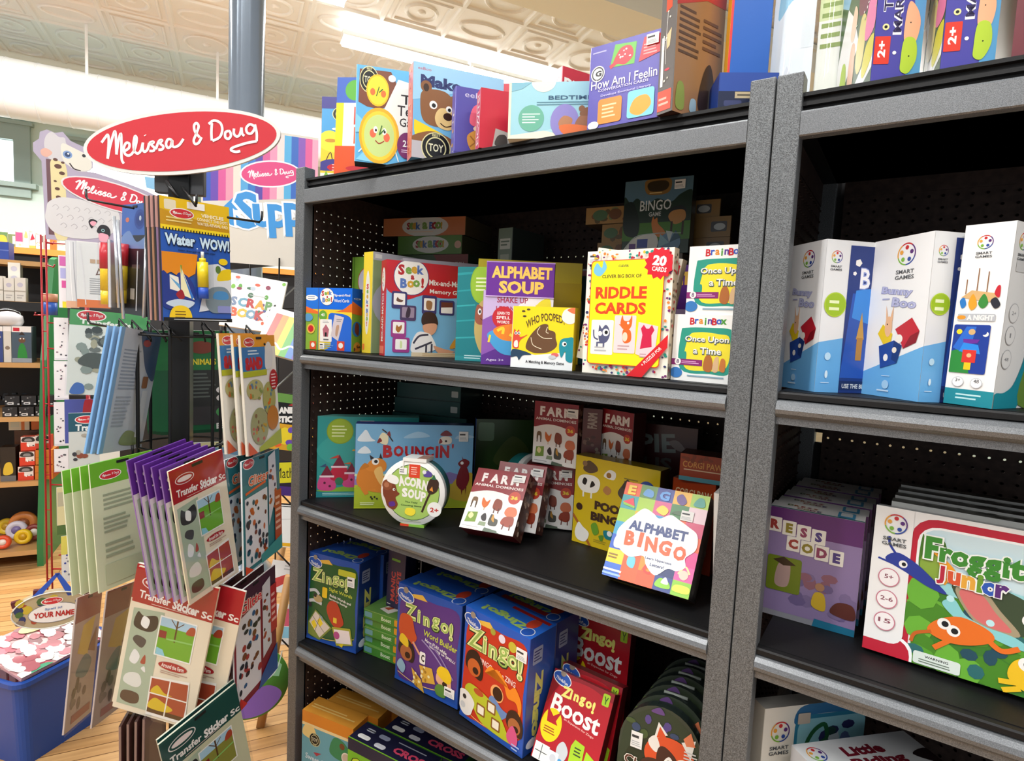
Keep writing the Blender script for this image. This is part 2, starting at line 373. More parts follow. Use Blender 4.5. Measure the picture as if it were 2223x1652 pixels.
# fluorescent fixtures
M_TUBE = mat('#fffdf6', 0.4, emit=TUBE_E, kind='lit_tube'); M_FIX = mat('#eeeeea', 0.4, kind='white_enamel')
def fixture(a, b, seen, label, pw=1.0):
    r = empty('ceiling_light', ab(a, b, 4.1), label, 'ceiling light', 'strip lights on the ceiling', (0, 0, BYAW))
    MB().box(-0.61, -0.05, 0.03, 0.61, 0.05, 0.09, M_FIX).box(-0.61, -0.11, 0.02, 0.61, 0.11, 0.034, M_FIX).box(-0.3, -0.01, 0.09, -0.28, 0.01, 0.2, M_FIX).box(0.28, -0.01, 0.09, 0.3, 0.01, 0.2, M_FIX).build('housing', r)
    e = MB()
    for y in (-0.055, 0.055): e.tube([(-0.6, y, 0.0), (0.6, y, 0.0)], 0.019, M_TUBE, 10)
    e.build('tube', r)
    l = bpy.data.lights.new('strip_glow', 'AREA'); l.shape = 'RECTANGLE'; l.size = 1.2; l.size_y = 0.2; l.energy = LAMP_W * pw; l.color = (1.0, 0.982, 0.95)
    o = bpy.data.objects.new('strip_glow', l); S.collection.objects.link(o); o.parent = r; o.location = (0, 0, -0.03)
    l = bpy.data.lights.new('strip_upglow', 'AREA'); l.shape = 'RECTANGLE'; l.size = 1.2; l.size_y = 0.3; l.energy = LAMP_W * 0.11 * pw * (1.0 if seen else 1.6); l.color = (1.0, 1.0, 0.985)  # second, upward lamp added to brighten the ceiling, stronger in unseen fixtures
    o = bpy.data.objects.new('strip_upglow', l); S.collection.objects.link(o); o.parent = r; o.location = (0, 0, 0.1); o.rotation_euler = (PI, 0, 0)
for k in range(4): fixture(1.3 + 1.26 * k, 4.0, True, ('left-end', 'second', 'third', 'far-end')[k] + ' white twin-tube strip light in the row near the column')
for b, a0 in ((-0.9, -4.9), (-3.2, -3.4)):
    for k in range(4): fixture(a0 + 1.45 * k, b, False, 'white twin-tube strip light on the ceiling over the aisle')
for k in range(4): fixture(-3.9 + 1.3 * k, 3.3, False, 'white twin-tube strip light on the ceiling over the toy shelves', 2.0)  # invented row out of view, added to brighten wall, duct and toys
# ---------------------------------------------------------------- the two shelf units
TS, ZA, ZB, ZC, ZD = 1.905, 1.421, 0.972, 0.535, 0.118
PROF = [(0.52, 0), (-0.03, 0), (-0.034, -0.004), (-0.034, -0.011), (-0.026, -0.013), (-0.03, -0.016), (-0.040, -0.018), (-0.046, -0.023), (-0.048, -0.030), (-0.046, -0.037), (-0.040, -0.042), (-0.034, -0.045), (-0.034, -0.056), (-0.024, -0.056), (-0.024, -0.03), (0.52, -0.03)]
def extr(mb, prof, x0, x1, z0, m, lo=0, hi=None):
    n = len(prof); vs = [(x, y, z0 + z) for x in (x0, x1) for y, z in prof]
    mb.add(vs, [(i, i + n, (i + 1) % n + n, (i + 1) % n) for i in range(n)] + [tuple(range(n)), tuple(range(n, 2 * n))[::-1]], m)
def pegs(org, du, dv, nu, nv, name, parent, skip=()):
    mb = MB(); s = 0.0254; r = 0.0029; nrm = du.cross(dv) * 0.004
    for i in range(nu):
        for j in range(nv):
            c = org + du * (s * i) + dv * (s * j)
            sq = [c + du * (a * s / 2) + dv * (b_ * s / 2) for a, b_ in ((-1, -1), (0, -1), (1, -1), (1, 0), (1, 1), (0, 1), (-1, 1), (-1, 0))]
            ci = [c + (du * math.cos(g) + dv * math.sin(g)) * r for g in [(-135 + 45 * k) * PI / 180 for k in range(8)]]
            mb.add(sq + ci + [v + nrm for v in ci], [(k, (k + 1) % 8, 8 + (k + 1) % 8, 8 + k) for k in range(8)] + [(8 + k, 8 + (k + 1) % 8, 16 + (k + 1) % 8, 16 + k) for k in range(8)], M_PEG)
    e = org + du * (s * (nu - 1)) + dv * (s * (nv - 1)); n2 = nrm.normalized() * 0.002
    for a_, b_, c_ in ((org - du * 0.0127 + dv * (s * nv - 0.0127), du * (s * nu), dv * 0.056),):
        vs = [a_, a_ + b_, a_ + b_ + c_, a_ + c_]; mb.add(vs + [v + n2 for v in vs], [(0, 1, 2, 3), (7, 6, 5, 4), (0, 4, 5, 1), (1, 5, 6, 2), (2, 6, 7, 3), (3, 7, 4, 0)], M_PEG)
    return mb.build(name, parent)
def unit(x0, x1, label, left_peg):                     # x0,x1 outer faces of the posts
    r = empty('display_shelf', (x0, 0, 0), label, 'display shelf', 'tall metal display shelves')
    w = x1 - x0; p = 0.04; D = 0.53
    for x in (0, w - p):
        for y in (-0.042, D - 0.03):
            MB().box(x, y, 0, x + p, y + 0.036, 1.937, M_POST, c=0.002).build('post', r)
    for z0, nm in ((ZA, 'shelf'), (ZB, 'shelf'), (ZC, 'shelf'), (ZD, 'shelf')):
        o = MB().box(p, -0.022, z0 - 0.022, w - p, D - 0.03, z0, M_DECK).build(nm, r)
        e = MB(); extr(e, [(-0.022, -0.001), (-0.034, -0.001), (-0.036, -0.004), (-0.036, -0.012), (-0.026, -0.013), (-0.022, -0.013)], p, w - p, z0, M_DECK)
        e.build('edge_strip', o)
        e = MB(); extr(e, [(-0.0215, -0.0135), (-0.030, -0.0135), (-0.039, -0.016), (-0.046, -0.022), (-0.0485, -0.030), (-0.046, -0.037), (-0.040, -0.042), (-0.034, -0.044), (-0.034, -0.056), (-0.0215, -0.056)], p, w - p, z0, M_LIP); e.build('shelf_lip', o)
    o = MB().box(p, -0.022, TS - 0.02, w - p, D - 0.03, TS, M_DECK).box(0.001, -0.003, TS - 0.02, w - 0.001, D - 0.034, TS - 0.0005, M_DECK).build('top_board', r)
    e = MB(); extr(e, [(-0.0215, 0), (-0.036, 0), (-0.036, -0.006), (-0.028, -0.007), (-0.028, -0.013), (-0.033, -0.014), (-0.033, -0.02), (-0.026, -0.021), (-0.026, -0.028), (-0.0215, -0.028)], p, w - p, TS, M_DECK); e.build('edge_strip', o)
    e = MB(); extr(e, [(-0.0215, -0.03), (-0.040, -0.03), (-0.042, -0.033), (-0.042, -0.068), (-0.040, -0.07), (-0.0215, -0.07)], p, w - p, TS, M_LIP); e.build('top_rail', o)
    MB().box(p, -0.02, 0.0, w - p, -0.005, ZD - 0.057, M_POST).build('kick_plate', r)
    pegs(Vector((p + 0.03, D - 0.032, 0.06)), Vector((1, 0, 0)), Vector((0, 0, 1)), int((w - 2 * p) / 0.0254) - 1, 71, 'peg_panel', r)
    if not left_peg: MB().box(0.001, 0.0, 0.03, 0.004, D - 0.034, 1.9, M_DARKB).build('side_board', r)  # added dark board that stops the bright gap between the units
    pegs(Vector((p if left_peg else 0.009, 0.0, 0.042)), Vector((0, 1, 0)), Vector((0, 0, 1)), 20, 71, 'peg_panel', r)
    e = MB(); zs = [0.03, 0.42, 0.435, 0.93, 1.262, 1.287, 1.36, 1.725, 1.752, 1.92]
    for k in range(0, len(zs) - 1):
        if k in (1, 4, 7): continue
        e.box(p, D - 0.012, zs[k], w - p, D - 0.002, zs[k + 1], M_DARKB)
    e.build('back_board', r)  # added backing blocks light behind the pegs; its gaps leave bright hole rows
    return r
M_DARKB = mat('#151214', 0.7, kind='dark_hardboard')
unit(-0.035, 1.2405, 'tall grey steel shelf unit packed with boxed games, left of the double posts', True)
unit(1.2425, 2.52, 'tall grey steel shelf unit at the right edge, right of the double posts', False)
# where each box stands: x, y, z, yaw, lean back, tilt, width, height, depth (metres, radians)
PB = {'t1': (0.089, 0.014, 1.904, 0.567, 0.003, 0.003, 0.146, 0.232, 0.05), 't2': (0.172, 0.014, 1.905, 0.478, 0.025, 0.009, 0.151, 0.262, 0.05), 't3': (0.346, -0.014, 1.901, 0.828, -0.0, 0.001, 0.214, 0.233, 0.05),
      't4': (0.498, 0.038, 1.905, 0.981, -0.003, -0.008, 0.229, 0.221, 0.05), 't5': (0.592, -0.004, 1.907, 0.467, -0.012, -0.002, 0.111, 0.154, 0.05), 't6': (0.694, -0.006, 1.906, 0.476, 0.001, -0.002, 0.153, 0.13, 0.05),
      't7': (0.838, 0.001, 1.905, 0.473, 0.004, -0.014, 0.27, 0.115, 0.04), 't8': (0.798, 0.13, 1.905, 1.117, -0.005, -0.002, 0.15, 0.191, 0.085), 't9': (0.965, -0.036, 1.907, -0.045, -0.018, -0.002, 0.15, 0.157, 0.05),
      't10': (1.076, -0.029, 1.907, 1.209, -0.091, -0.05, 0.126, 0.155, 0.05), 't11': (1.16, 0.01, 1.976, 1.27, 0.005, 0.004, 0.085, 0.42, 0.03), 't12': (1.2, 0.058, 1.962, 0.054, 0.14, -0.02, 0.055, 0.3, 0.03),
      't13': (1.395, -0.042, 1.909, 0.76, -0.094, -0.055, 0.096, 0.27, 0.111), 't14': (1.488, -0.022, 1.906, 0.082, 0.028, -0.009, 0.066, 0.27, 0.2), 'a1': (0.089, -0.015, 1.424, 0.229, -0.011, -0.005, 0.159, 0.177, 0.046),
      'a2': (0.081, 0.177, 1.421, 0.0, 0.0, 0.001, 0.2, 0.29, 0.05), 'a3': (0.217, 0.012, 1.424, -0.154, 0.005, -0.008, 0.046, 0.276, 0.2), 'a4': (0.385, 0.09, 1.422, 0.954, 0.006, -0.004, 0.25, 0.25, 0.05),
      'a5': (0.628, 0.13, 1.421, 0.959, -0.0, 0.007, 0.27, 0.269, 0.05), 'a6': (0.627, 0.043, 1.422, 0.297, -0.007, -0.005, 0.2, 0.233, 0.05), 'a7': (0.706, 0.027, 1.42, 0.52, -0.017, -0.003, 0.162, 0.237, 0.05),
      'a8': (0.785, 0.015, 1.42, 0.235, 0.005, -0.0, 0.144, 0.137, 0.05), 'a9': (0.986, -0.002, 1.419, -0.026, -0.003, -0.007, 0.185, 0.25, 0.026), 'a10': (0.947, 0.051, 1.396, 0.024, 0.088, 0.198, 0.183, 0.237, 0.035),
      'a11': (0.991, 0.169, 1.422, -0.154, 0.003, -0.004, 0.15, 0.238, 0.06), 'a12': (1.151, 0.006, 1.419, -0.106, 0.008, -0.006, 0.125, 0.127, 0.048), 'a13': (1.174, 0.017, 1.548, -0.004, 0.0, -0.0, 0.125, 0.127, 0.05),
      'a14': (0.165, 0.278, 1.799, 0.218, -0.01, -0.001, 0.296, 0.053, 0.2), 'a14b': (0.19, 0.28, 1.73, 0.186, -0.009, -0.001, 0.234, 0.057, 0.2), 'a15': (0.468, 0.299, 1.421, -0.094, 0.0, 0.001, 0.054, 0.375, 0.15),
      'a17': (0.955, 0.2, 1.698, 0.039, -0.068, -0.002, 0.158, 0.168, 0.03), 'a18': (0.899, 0.299, 1.787, 0.064, -0.008, 0.002, 0.339, 0.042, 0.05), 'a19': (0.935, 0.3, 1.74, -0.014, -0.003, -0.001, 0.327, 0.034, 0.05),
      'b1': (0.117, 0.121, 0.972, 0.793, 0.001, -0.001, 0.302, 0.248, 0.05), 'b2': (0.302, 0.131, 0.973, 0.761, 0.011, -0.002, 0.338, 0.246, 0.051), 'b6': (0.633, 0.038, 0.973, 0.125, 0.616, -0.038, 0.152, 0.164, 0.053),
      'b8': (0.69, 0.245, 0.978, 0.406, 0.039, -0.008, 0.131, 0.17, 0.072), 'b9': (0.705, 0.228, 1.169, 0.067, -0.018, -0.01, 0.128, 0.157, 0.05), 'b10': (0.855, 0.269, 1.152, -0.552, -0.003, -0.004, 0.107, 0.171, 0.05),
      'b11': (0.867, 0.278, 0.973, -0.079, 0.007, -0.008, 0.239, 0.232, 0.052), 'b12': (1.052, 0.016, 0.972, -0.043, 0.514, -0.02, 0.188, 0.209, 0.044), 'b13': (0.943, 0.352, 0.973, 0.07, 0.001, -0.004, 0.162, 0.305, 0.05),
      'b14': (1.095, 0.202, 1.187, 0.18, -0.006, -0.007, 0.088, 0.061, 0.05), 'b14b': (1.072, 0.21, 0.972, -0.203, 0.008, 0.001, 0.097, 0.21, 0.051), 'c1': (0.09, 0.003, 0.535, 0.174, 0.024, 0.003, 0.207, 0.269, 0.1),
      'c4': (0.477, 0.012, 0.535, -0.001, 0.022, -0.005, 0.224, 0.269, 0.09), 'c5': (0.708, -0.013, 0.535, -0.126, -0.035, 0.026, 0.208, 0.285, 0.096), 'c6': (0.873, 0.199, 0.535, 0.02, 0.082, -0.0, 0.166, 0.253, 0.04),
      'c7': (0.908, -0.024, 0.534, -0.049, 0.471, -0.0, 0.156, 0.189, 0.03), 'c7b': (0.91, 0.046, 0.533, -0.065, 0.298, -0.0, 0.158, 0.176, 0.03), 'c8': (1.104, 0.032, 0.535, 0.488, 0.092, 0.003, 0.19, 0.198, 0.05),
      'd1': (0.139, -0.041, 0.119, 0.182, -0.064, 0.012, 0.193, 0.237, 0.074), 'd2': (0.38, -0.031, 0.12, 0.118, 0.096, -0.014, 0.273, 0.228, 0.082), 's1': (1.296, 0.045, 1.42, -0.805, -0.009, -0.001, 0.096, 0.255, 0.094),
      's2': (1.435, 0.03, 1.419, -0.825, 0.012, 0.002, 0.118, 0.257, 0.051), 's3': (1.532, -0.012, 1.416, -0.467, -0.0, 0.034, 0.056, 0.263, 0.2), 's4': (1.335, 0.144, 0.975, 0.062, -0.259, 0.009, 0.161, 0.187, 0.05),
      's5': (1.564, 0.061, 0.973, -0.097, 0.153, -0.015, 0.261, 0.249, 0.04), 's6': (1.352, 0.091, 0.536, 0.845, 0.019, -0.002, 0.228, 0.293, 0.05), 'sign': (0.106, -0.415, 1.796, 0.494, 0.0, -0.064, 0.454, 0.137, 0.006),
      'ww': (0.172, -0.425, 1.488, 1.511, 0.024, -0.018, 0.144, 0.257, 0.006), 'pen': (-0.089, -0.447, 1.494, -0.027, 0.01, 0.049, 0.145, 0.261, 0.006), 'dino': (0.054, -0.526, 1.204, 2.353, -0.166, -0.0, 0.169, 0.274, 0.006),
      'dgreen': (-0.063, -0.318, 1.194, 0.989, 0.21, -0.069, 0.151, 0.269, 0.006), 'sand': (0.29, -0.338, 1.212, 2.125, 0.076, -0.001, 0.155, 0.254, 0.006), 'sand2': (0.285, -0.376, 1.212, 2.159, 0.104, -0.004, 0.153, 0.255, 0.006),
      'gback': (-0.016, -0.503, 0.91, 1.885, -0.12, -0.115, 0.119, 0.27, 0.006), 'tsu': (0.357, -0.489, 0.948, 1.831, -0.027, -0.167, 0.118, 0.279, 0.006), 'tsl': (0.251, -0.569, 0.663, 0.519, -0.001, 0.193, 0.172, 0.307, 0.006),
      'lp1': (-0.128, -0.557, 0.485, 2.556, -0.027, 0.323, 0.166, 0.301, 0.006), 'lp2': (-0.173, -0.492, 0.481, 2.378, -0.019, 0.234, 0.149, 0.317, 0.006), 'gl1': (0.295, -0.344, 0.959, 2.155, 0.08, 0.081, 0.19, 0.237, 0.006),
      'gl2': (0.158, -0.275, 0.645, 1.939, 0.091, -0.002, 0.184, 0.219, 0.006), 'bdg': (0.364, -0.484, 0.418, 1.763, -0.002, -0.183, 0.157, 0.3, 0.006)}
PB['a14'] = (0.165, 0.278, 1.787, 0.218, 0, 0, 0.296, 0.056, 0.2); PB['a14b'] = (0.19, 0.28, 1.729, 0.186, 0, 0, 0.234, 0.057, 0.2)
PB['a18'] = (0.899, 0.299, 1.787, 0.064, 0, 0, 0.339, 0.042, 0.15); PB['a19'] = (0.935, 0.3, 1.74, -0.014, 0, 0, 0.327, 0.0465, 0.15)
PB['a17'] = (0.955, 0.2, 1.698, 0.039, 0.02, 0, 0.158, 0.168, 0.035)
PB['a13'] = (1.160, 0.008, 1.5475, -0.05, 0, 0, 0.125, 0.127, 0.05); PB['a12'] = (1.14, 0.006, 1.421, -0.08, 0, 0, 0.125, 0.126, 0.06)
PB['a4'] = (0.388, 0.089, 1.4215, 1.08, 0, 0, 0.258, 0.249, 0.05)
PB['s4'] = (1.335, 0.13, 0.972, 0.06, 0.06, 0, 0.161, 0.187, 0.05)
PB['t11'] = (1.16, 0.02, 1.905, 0.35, 0, 0, 0.085, 0.42, 0.05)
def turn(k, yaw, t=None):                             # swing a box about its front left edge
    x, y, z, a, l, r, w, h, d = PB[k]
    x += -w / 2 * math.cos(a) + w / 2 * math.cos(yaw); y += -w / 2 * math.sin(a) + w / 2 * math.sin(yaw)
    PB[k] = (x, y, z, yaw, l, r, w, h, t or d)
def shrink(k, w2):
    x, y, z, a, l, r, w, h, d = PB[k]; PB[k] = (x - (w - w2) / 2 * math.cos(a), y - (w - w2) / 2 * math.sin(a), z, a, l, r, w2, h, d)
shrink('t1', 0.10); shrink('c1', 0.19)
def shift(k, dx, dy): q = PB[k]; PB[k] = (q[0] + dx, q[1] + dy) + tuple(q[2:])
shift('c1', 0.018, 0.006); shift('t8', 0, 0.01); shift('a6', -0.018, 0.026); shift('t1', -0.004, 0.022); shift('a12', 0.003, 0); shift('a13', 0.003, 0)
PB['a17'] = (0.940, 0.24, 1.698, 0.039, 0.02, 0, 0.163, 0.173, 0.035)
PB['a8'] = (0.795, -0.006, 1.4215, 0.235, 0, 0, 0.142, 0.135, 0.03)
turn('t5', 0.92, 0.035); turn('t6', 0.9, 0.035)
for k_ in PB:
    q = list(PB[k_]); s_ = min((TS, ZA, ZB, ZC, ZD), key=lambda z: abs(z - q[2]))
    if abs(s_ - q[2]) < 0.012: q[2] = s_ + 0.0005; q[4] = max(q[4], 0.0)
    PB[k_] = tuple(q)
def place(p):
    x, y, z, yaw, lean, roll, w, h, t = p
    z += t * math.sin(max(lean, 0)) + 0.5 * abs(w * math.sin(roll))
    return (x, y, z), (-lean, roll, yaw)
def faces(mb, w, h, t, rough=0.3, x0=0.0, z0=0.0, y0=0.0):
    return {'F': Face(mb, lambda u, v, k: (x0 + (u - 0.5) * w, y0 - k, z0 + v * h), w, h, rough=rough),
            'R': Face(mb, lambda u, v, k: (x0 + w / 2 + k, y0 + u * t, z0 + v * h), t, h, rough=rough),
            'L': Face(mb, lambda u, v, k: (x0 - w / 2 - k, y0 + (1 - u) * t, z0 + v * h), t, h, rough=rough),
            'T': Face(mb, lambda u, v, k: (x0 + (u - 0.5) * w, y0 + v * t, z0 + h + k), w, t, rough=rough)}
def carton(mb, w, h, t, cols, rough=0.3, x0=0.0, z0=0.0, y0=0.0):
    c = (cols.split() * 4)[:4] if len(cols.split()) == 1 else (cols.split() + [cols.split()[-1]] * 4)[:4]
    a, b = x0 - w / 2, x0 + w / 2; y1 = y0 + t; z1 = z0 + h; g = min(0.0012, t * 0.2)
    # edges very slightly rounded: an outline with cut corners pushed up
    P = [(a + g, y0), (b - g, y0), (b, y0 + g), (b, y1 - g), (b - g, y1), (a + g, y1), (a, y1 - g), (a, y0 + g)]
    vs = [(x, y, z) for z in (z0, z1) for x, y in P]; F = [mat(q, rough) for q in c]
    mb.add(vs, [(0, 1, 9, 8)], F[0]); mb.add(vs, [(1, 2, 10, 9), (2, 3, 11, 10), (3, 4, 12, 11)], F[2]); mb.add(vs, [(4, 5, 13, 12)], F[0]); mb.add(vs, [(5, 6, 14, 13), (6, 7, 15, 14), (7, 0, 8, 15)], F[1])
    mb.add(vs, [tuple(range(8, 16)), tuple(range(7, -1, -1))], F[3])
def sticker(parent, w, h, u, v, sw=13, sh=9, yaw=0.0):   # a shop's white price label
    sw = sw / 100 * w; sh = sh / 100 * h; mb = MB(); x = (u / 100 - 0.5) * w; z = v / 100 * h
    mb.box(x - sw / 2, -0.0034, z - sh / 2, x + sw / 2, -0.0026, z + sh / 2, mat('W', 0.5))
    f = Face(mb, lambda a, b, k: (x + (a - 0.5) * sw, -0.0034 - k, z + (b - 0.5) * sh), sw, sh)
    f.draw('z 8 52 80 88 #3a3a3c 1;z 8 10 92 45 #b4b6b8 3')
    return mb.build('price_sticker', parent)
def G(name, label, cat, p, cols, F='', L='', R='', T='', group=None, st=(), rough=0.3):
    if isinstance(p, str): p = PB[p]
    w, h, t = p[6:9]; mb = MB(); carton(mb, w, h, t, cols, rough)
    fc = faces(mb, w, h, t, rough)
    for k, a in (('F', F), ('L', L), ('R', R), ('T', T)):
        if a: fc[k].draw(a)
    loc, rot = place(p)
    o = tag(mb.build(name, None, loc, rot), label, cat, group)
    for s in st: sticker(o, w, h, *s)
    return o
# ---------------------------------------------------------------- games on top of the left unit
gT = 'boxed games standing on top of the shelf units'; gA = 'boxed games on the upper shelf'; gB = 'boxed games on the middle shelf'; gC = 'boxed games on the lower shelf'; gD = 'boxed games on the bottom shelf'
G('game_box', 'small blue and yellow game box with award seal, leftmost on top of the shelf', 'game box', 't1', '#4a9ad0 #3a3a80', 's 1.4;r 0 86 100 100 #403a86;a 44 80 22;r 0 0 100 56 #e9c832;b #f4da3c 0,55 20,60 45,52 52,40 30,34 0,40;e 20 48 12 #c98a2a 5;l #5a3414 2 10,22 20,34 26,24 40,28;b #403a86 0,22 30,26 70,20 70,14 0,12;e 36 16 22 R 11;z 24 11 52 21 #f0b0a8 3;r 0 0 100 9 #e8e4da;p #7ab03a 4,0 12,12 22,0;e 28 62 6 W 3', group=gT)
G('game_box', 'blue, white and orange game box with red letters, second from the left on top', 'game box', 't2', '#f2efe8 #bfe0ee', 'r 0 74 100 100 #3f62b8;e 34 87 18 #5aa838;r 0 30 14 74 Y;r 14 30 100 74 W;x 42 61 16 18 #d83a20 0 0.05 F;x 42 41 14 17 #e25a1c 0 0.05 I;r 0 0 100 30 #e0521c;e 44 7 22 R 5', group=gT)
G('game_box', 'tall time-teaching game box with smiling clock faces and an award seal', 'game box', 't3', '#62b2e2 #a4d8f0 #4a90c8 #2a2a2e', 's 0.72;p #7a4632 4,62 5,96 54,97 66,82 56,64 40,57 18,58;a 20 86 15;e 34 76 18 #f2c022;e 34 76 16 #f8d83a;e 26 74 4 #e8743a;e 43 73 4 #e8743a;l #2e6a2a 1.4 32,70 36,80;l #2e6a2a 1.4 36,74 42,78;p #f0ede6 40,50 66,90 100,86 100,30 74,26 56,34;e 56 90 6 #e8e0e8 4;x 82 70 22 10 #2a1c1c 0 0.01 Ti;x 81 58 30 11 #2a1c1c 0 0.01 Tell;x 85 46 30 9 #2a1c1c 0 0.01 Gam;p #86cdee 2,2 40,30 46,0;p #86cdee 0,50 30,34 0,30;l W 1.6 6,10 20,20 36,26;l W 1.6 70,4 64,16 60,28;e 38 29 32 #e8b02a;e 38 29 28 #f5cf3e;e 38 29 24 #c2d98a;e 28 31 5 #e86a4a;e 50 28 5 #e86a4a;e 32 35 3.4 W 4;e 46 34 3.4 W 4;e 32.6 34.5 1.6 K;e 46.6 33.5 1.6 K;l #2e6a2a 1.6 38,30 42,40;l #2e6a2a 1.6 38,30 46,36;l #a03020 1.2 32,24 38,21 46,24;e 82 22 15 #7a2a66;t 82 24 12 7 W 0 25;z 74 14 90 18 #e8c8e0 2', group=gT)
G('game_box', 'big game box with a brown cartoon bear in a yellow apron', 'game box', 't4', '#74b8e4 #e0786a #5a9ad0', 'p #9fd0ee 0,100 100,100 100,60 50,76 0,60;x 12 94 14 3 #c03a50 0 0.0 eeBoo;x 30 82 44 12 #25306a 0 0.05 Make;p R 56,82 80,78 80,72 57,77;e 92 78 4 Y;b #8a5a34 8,60 12,72 34,74 46,62 46,46 30,36 12,40;e 14 76 6 #8a5a34;e 14 75 3 #3a2418 4;e 44 66 5 #8a5a34;b #e8c888 24,46 30,56 44,54 48,42 40,34 28,36;e 38 48 5 #3a2010 4;e 22 58 4.2 W;e 22.5 57.5 2.2 K;e 39 56 3.4 W;e 39.5 55.5 1.8 K;l #3a2010 1 30,40 36,37 44,40;p #f2d21c 2,30 2,40 30,30 44,24 48,36 52,30 50,16 4,20;b #8a5a34 0,22 20,30 40,26 46,18 30,12 0,14;r 0 0 100 18 #b9b6bc;b #d8c24a 60,6 76,16 96,12 98,2 64,0;a 26 13 16;r 54 30 100 60 #5a98cc;e 78 46 12 #e0b44a 9', L='r 0 0 100 100 #d9706a;n 20 4 80 96 6 26 #f2b8a8 #b04438 #f0d0b0', group=gT)
G('card_game_box', 'small purple conversation-card box with ice cream and waffles, on top before the bear box', 'game box', 't5', '#5650a8 #6a66bc #46408e', 'x 50 90 60 8 #d8d4f0 0 0 eeBoo;b #e86a86 32,50 40,74 66,78 84,62 78,48 52,44;b #f0d8c0 40,42 60,50 74,40 56,34;b #d49a4a 28,30 54,40 78,26 60,8 36,10;l #a8703a 3 34,14 66,34;l #a8703a 3 46,8 74,26;l #a8703a 3 34,30 60,12;r 0 0 100 5 #46408e', L='e 60 60 16 W 8;e 50 50 14 W 7;e 55 36 18 #f0a050 12;e 45 16 20 #e8b050 12;e 60 6 12 W 4', group=gT)
G('game_box', 'red picture-game box with white lettering and photo strips, on top behind the purple card box', 'game box', 't6', '#c8283e #d85066 #a81c30', 'r 0 0 100 100 #c8283e;x 76 70 26 30 W 0 0.03 P;x 80 44 22 4 W 0 0 ON THE;p #b8b4b0 20,4 24,36 50,30 46,2;b #4a4644 24,8 28,24 40,26 42,10;p #8a8070 54,6 58,40 84,36 82,4;b #5a4a3a 60,10 64,28 78,26 78,10', L='x 50 50 84 50 W 90 0.02 PICWITS!;r 0 0 8 100 #f0c8c8;r 92 0 100 100 #f0c8c8', group=gT)
G('game_box', 'bright red game box corner sticking up behind the bear box on top', 'game box', (0.50, 0.17, TS, 0.5, 0, 0, 0.16, 0.24, 0.06), '#cc3a4a', group=gT)
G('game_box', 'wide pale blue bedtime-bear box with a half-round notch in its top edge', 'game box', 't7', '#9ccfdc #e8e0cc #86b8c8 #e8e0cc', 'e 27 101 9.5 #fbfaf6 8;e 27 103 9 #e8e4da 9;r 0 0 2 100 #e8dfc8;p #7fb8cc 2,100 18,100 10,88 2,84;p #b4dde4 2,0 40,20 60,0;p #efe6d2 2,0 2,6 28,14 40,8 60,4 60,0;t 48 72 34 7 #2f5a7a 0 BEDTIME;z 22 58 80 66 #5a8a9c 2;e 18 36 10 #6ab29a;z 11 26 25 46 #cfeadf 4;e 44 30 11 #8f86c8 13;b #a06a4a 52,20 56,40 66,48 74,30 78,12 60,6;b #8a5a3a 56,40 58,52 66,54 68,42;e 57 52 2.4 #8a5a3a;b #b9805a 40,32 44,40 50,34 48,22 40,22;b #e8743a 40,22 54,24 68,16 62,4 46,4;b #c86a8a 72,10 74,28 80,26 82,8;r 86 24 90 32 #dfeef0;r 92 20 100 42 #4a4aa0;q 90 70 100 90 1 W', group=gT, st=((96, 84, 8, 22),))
G('game_box', 'red picture-game box turned corner-on, behind the pale blue bedtime box', 'game box', 't8', '#cc3446 #d8606e #b02838 #b02838', 'x 50 80 92 16 W 0 0.03 PicWits', L='x 66 84 60 9 W 12 0.02 ITS!', group=gT)
G('card_game_box', 'purple-blue feelings card box with a teapot card, on top of the shelf', 'game box', 't9', '#544cac', 'z 4 90 26 94 #a8a4d8 1;p #62b43a 30,70 36,96 66,93 64,68;b #c01c30 34,74 44,90 58,90 62,78 52,70 42,72;l #c01c30 5 38,74 30,70;n 42 78 58 88 1.4 7 W #f8d8d8;p #d02030 70,68 76,95 98,95 98,74;z 76 74 94 88 #f0a0a0 4;e 13 66 10 W;e 13 66 8.6 #2a2a2e;e 13 66 7 W;x 14 66 9 7 K 0 0.05 G;x 50 53 92 11 W 0 0.01 How Am I Feelin;t 50 45 70 3.5 #d8d4f4 0 CONVERSATION CARDS;t 54 38 70 3.5 #c4c0ec 0 Develops Emotional Literacy;q 16 4 50 34 4 #f08a24;z 22 10 44 28 #fbd0a0 4;q 58 4 94 36 4 #7accd8;b #f0a024 62,12 68,26 84,28 90,16 76,6;e 10 4 8 #e8e8e8 5', group=gT, st=((88, 90, 16, 12),))
G('game_box', 'big brown game box standing edge-on with a grey spine, taller than its neighbours on top', 'game box', (1.097, 0.005, TS + 0.0005, 1.2, 0, -0.02, 0.135, 0.25, 0.036), '#a07650 #6a6664 #8a6242 #3a2420', 'r 0 84 100 100 #b83a34;p #b83a34 0,72 60,84 0,84;z 6 40 50 74 #5a4030 8;z 54 48 94 72 #6a4a3a 5;b #3a2c28 50,10 60,34 74,40 84,20 70,4;b #8a9a4a 6,4 8,20 20,20 22,4;b #a0bcc8 34,4 36,12 46,12 46,3;b #8aa2b8 84,30 96,36 98,20 88,16', L='p #e8543a 30,96 70,99 74,88 30,84;p #e8543a 34,82 70,84 70,72 34,70;l W 2.4 46,70 42,50 44,34;p #e8c89a 46,54 74,58 66,46 48,44;e 56 30 16 #d84a5a 6;x 24 36 16 34 W 0 0.02 I;r 4 2 90 16 #ee5a48;z 12 5 80 12 #f8b8a8 2;n 20 20 80 96 5 12 #f0ead8 #f0ead8', group=gT)
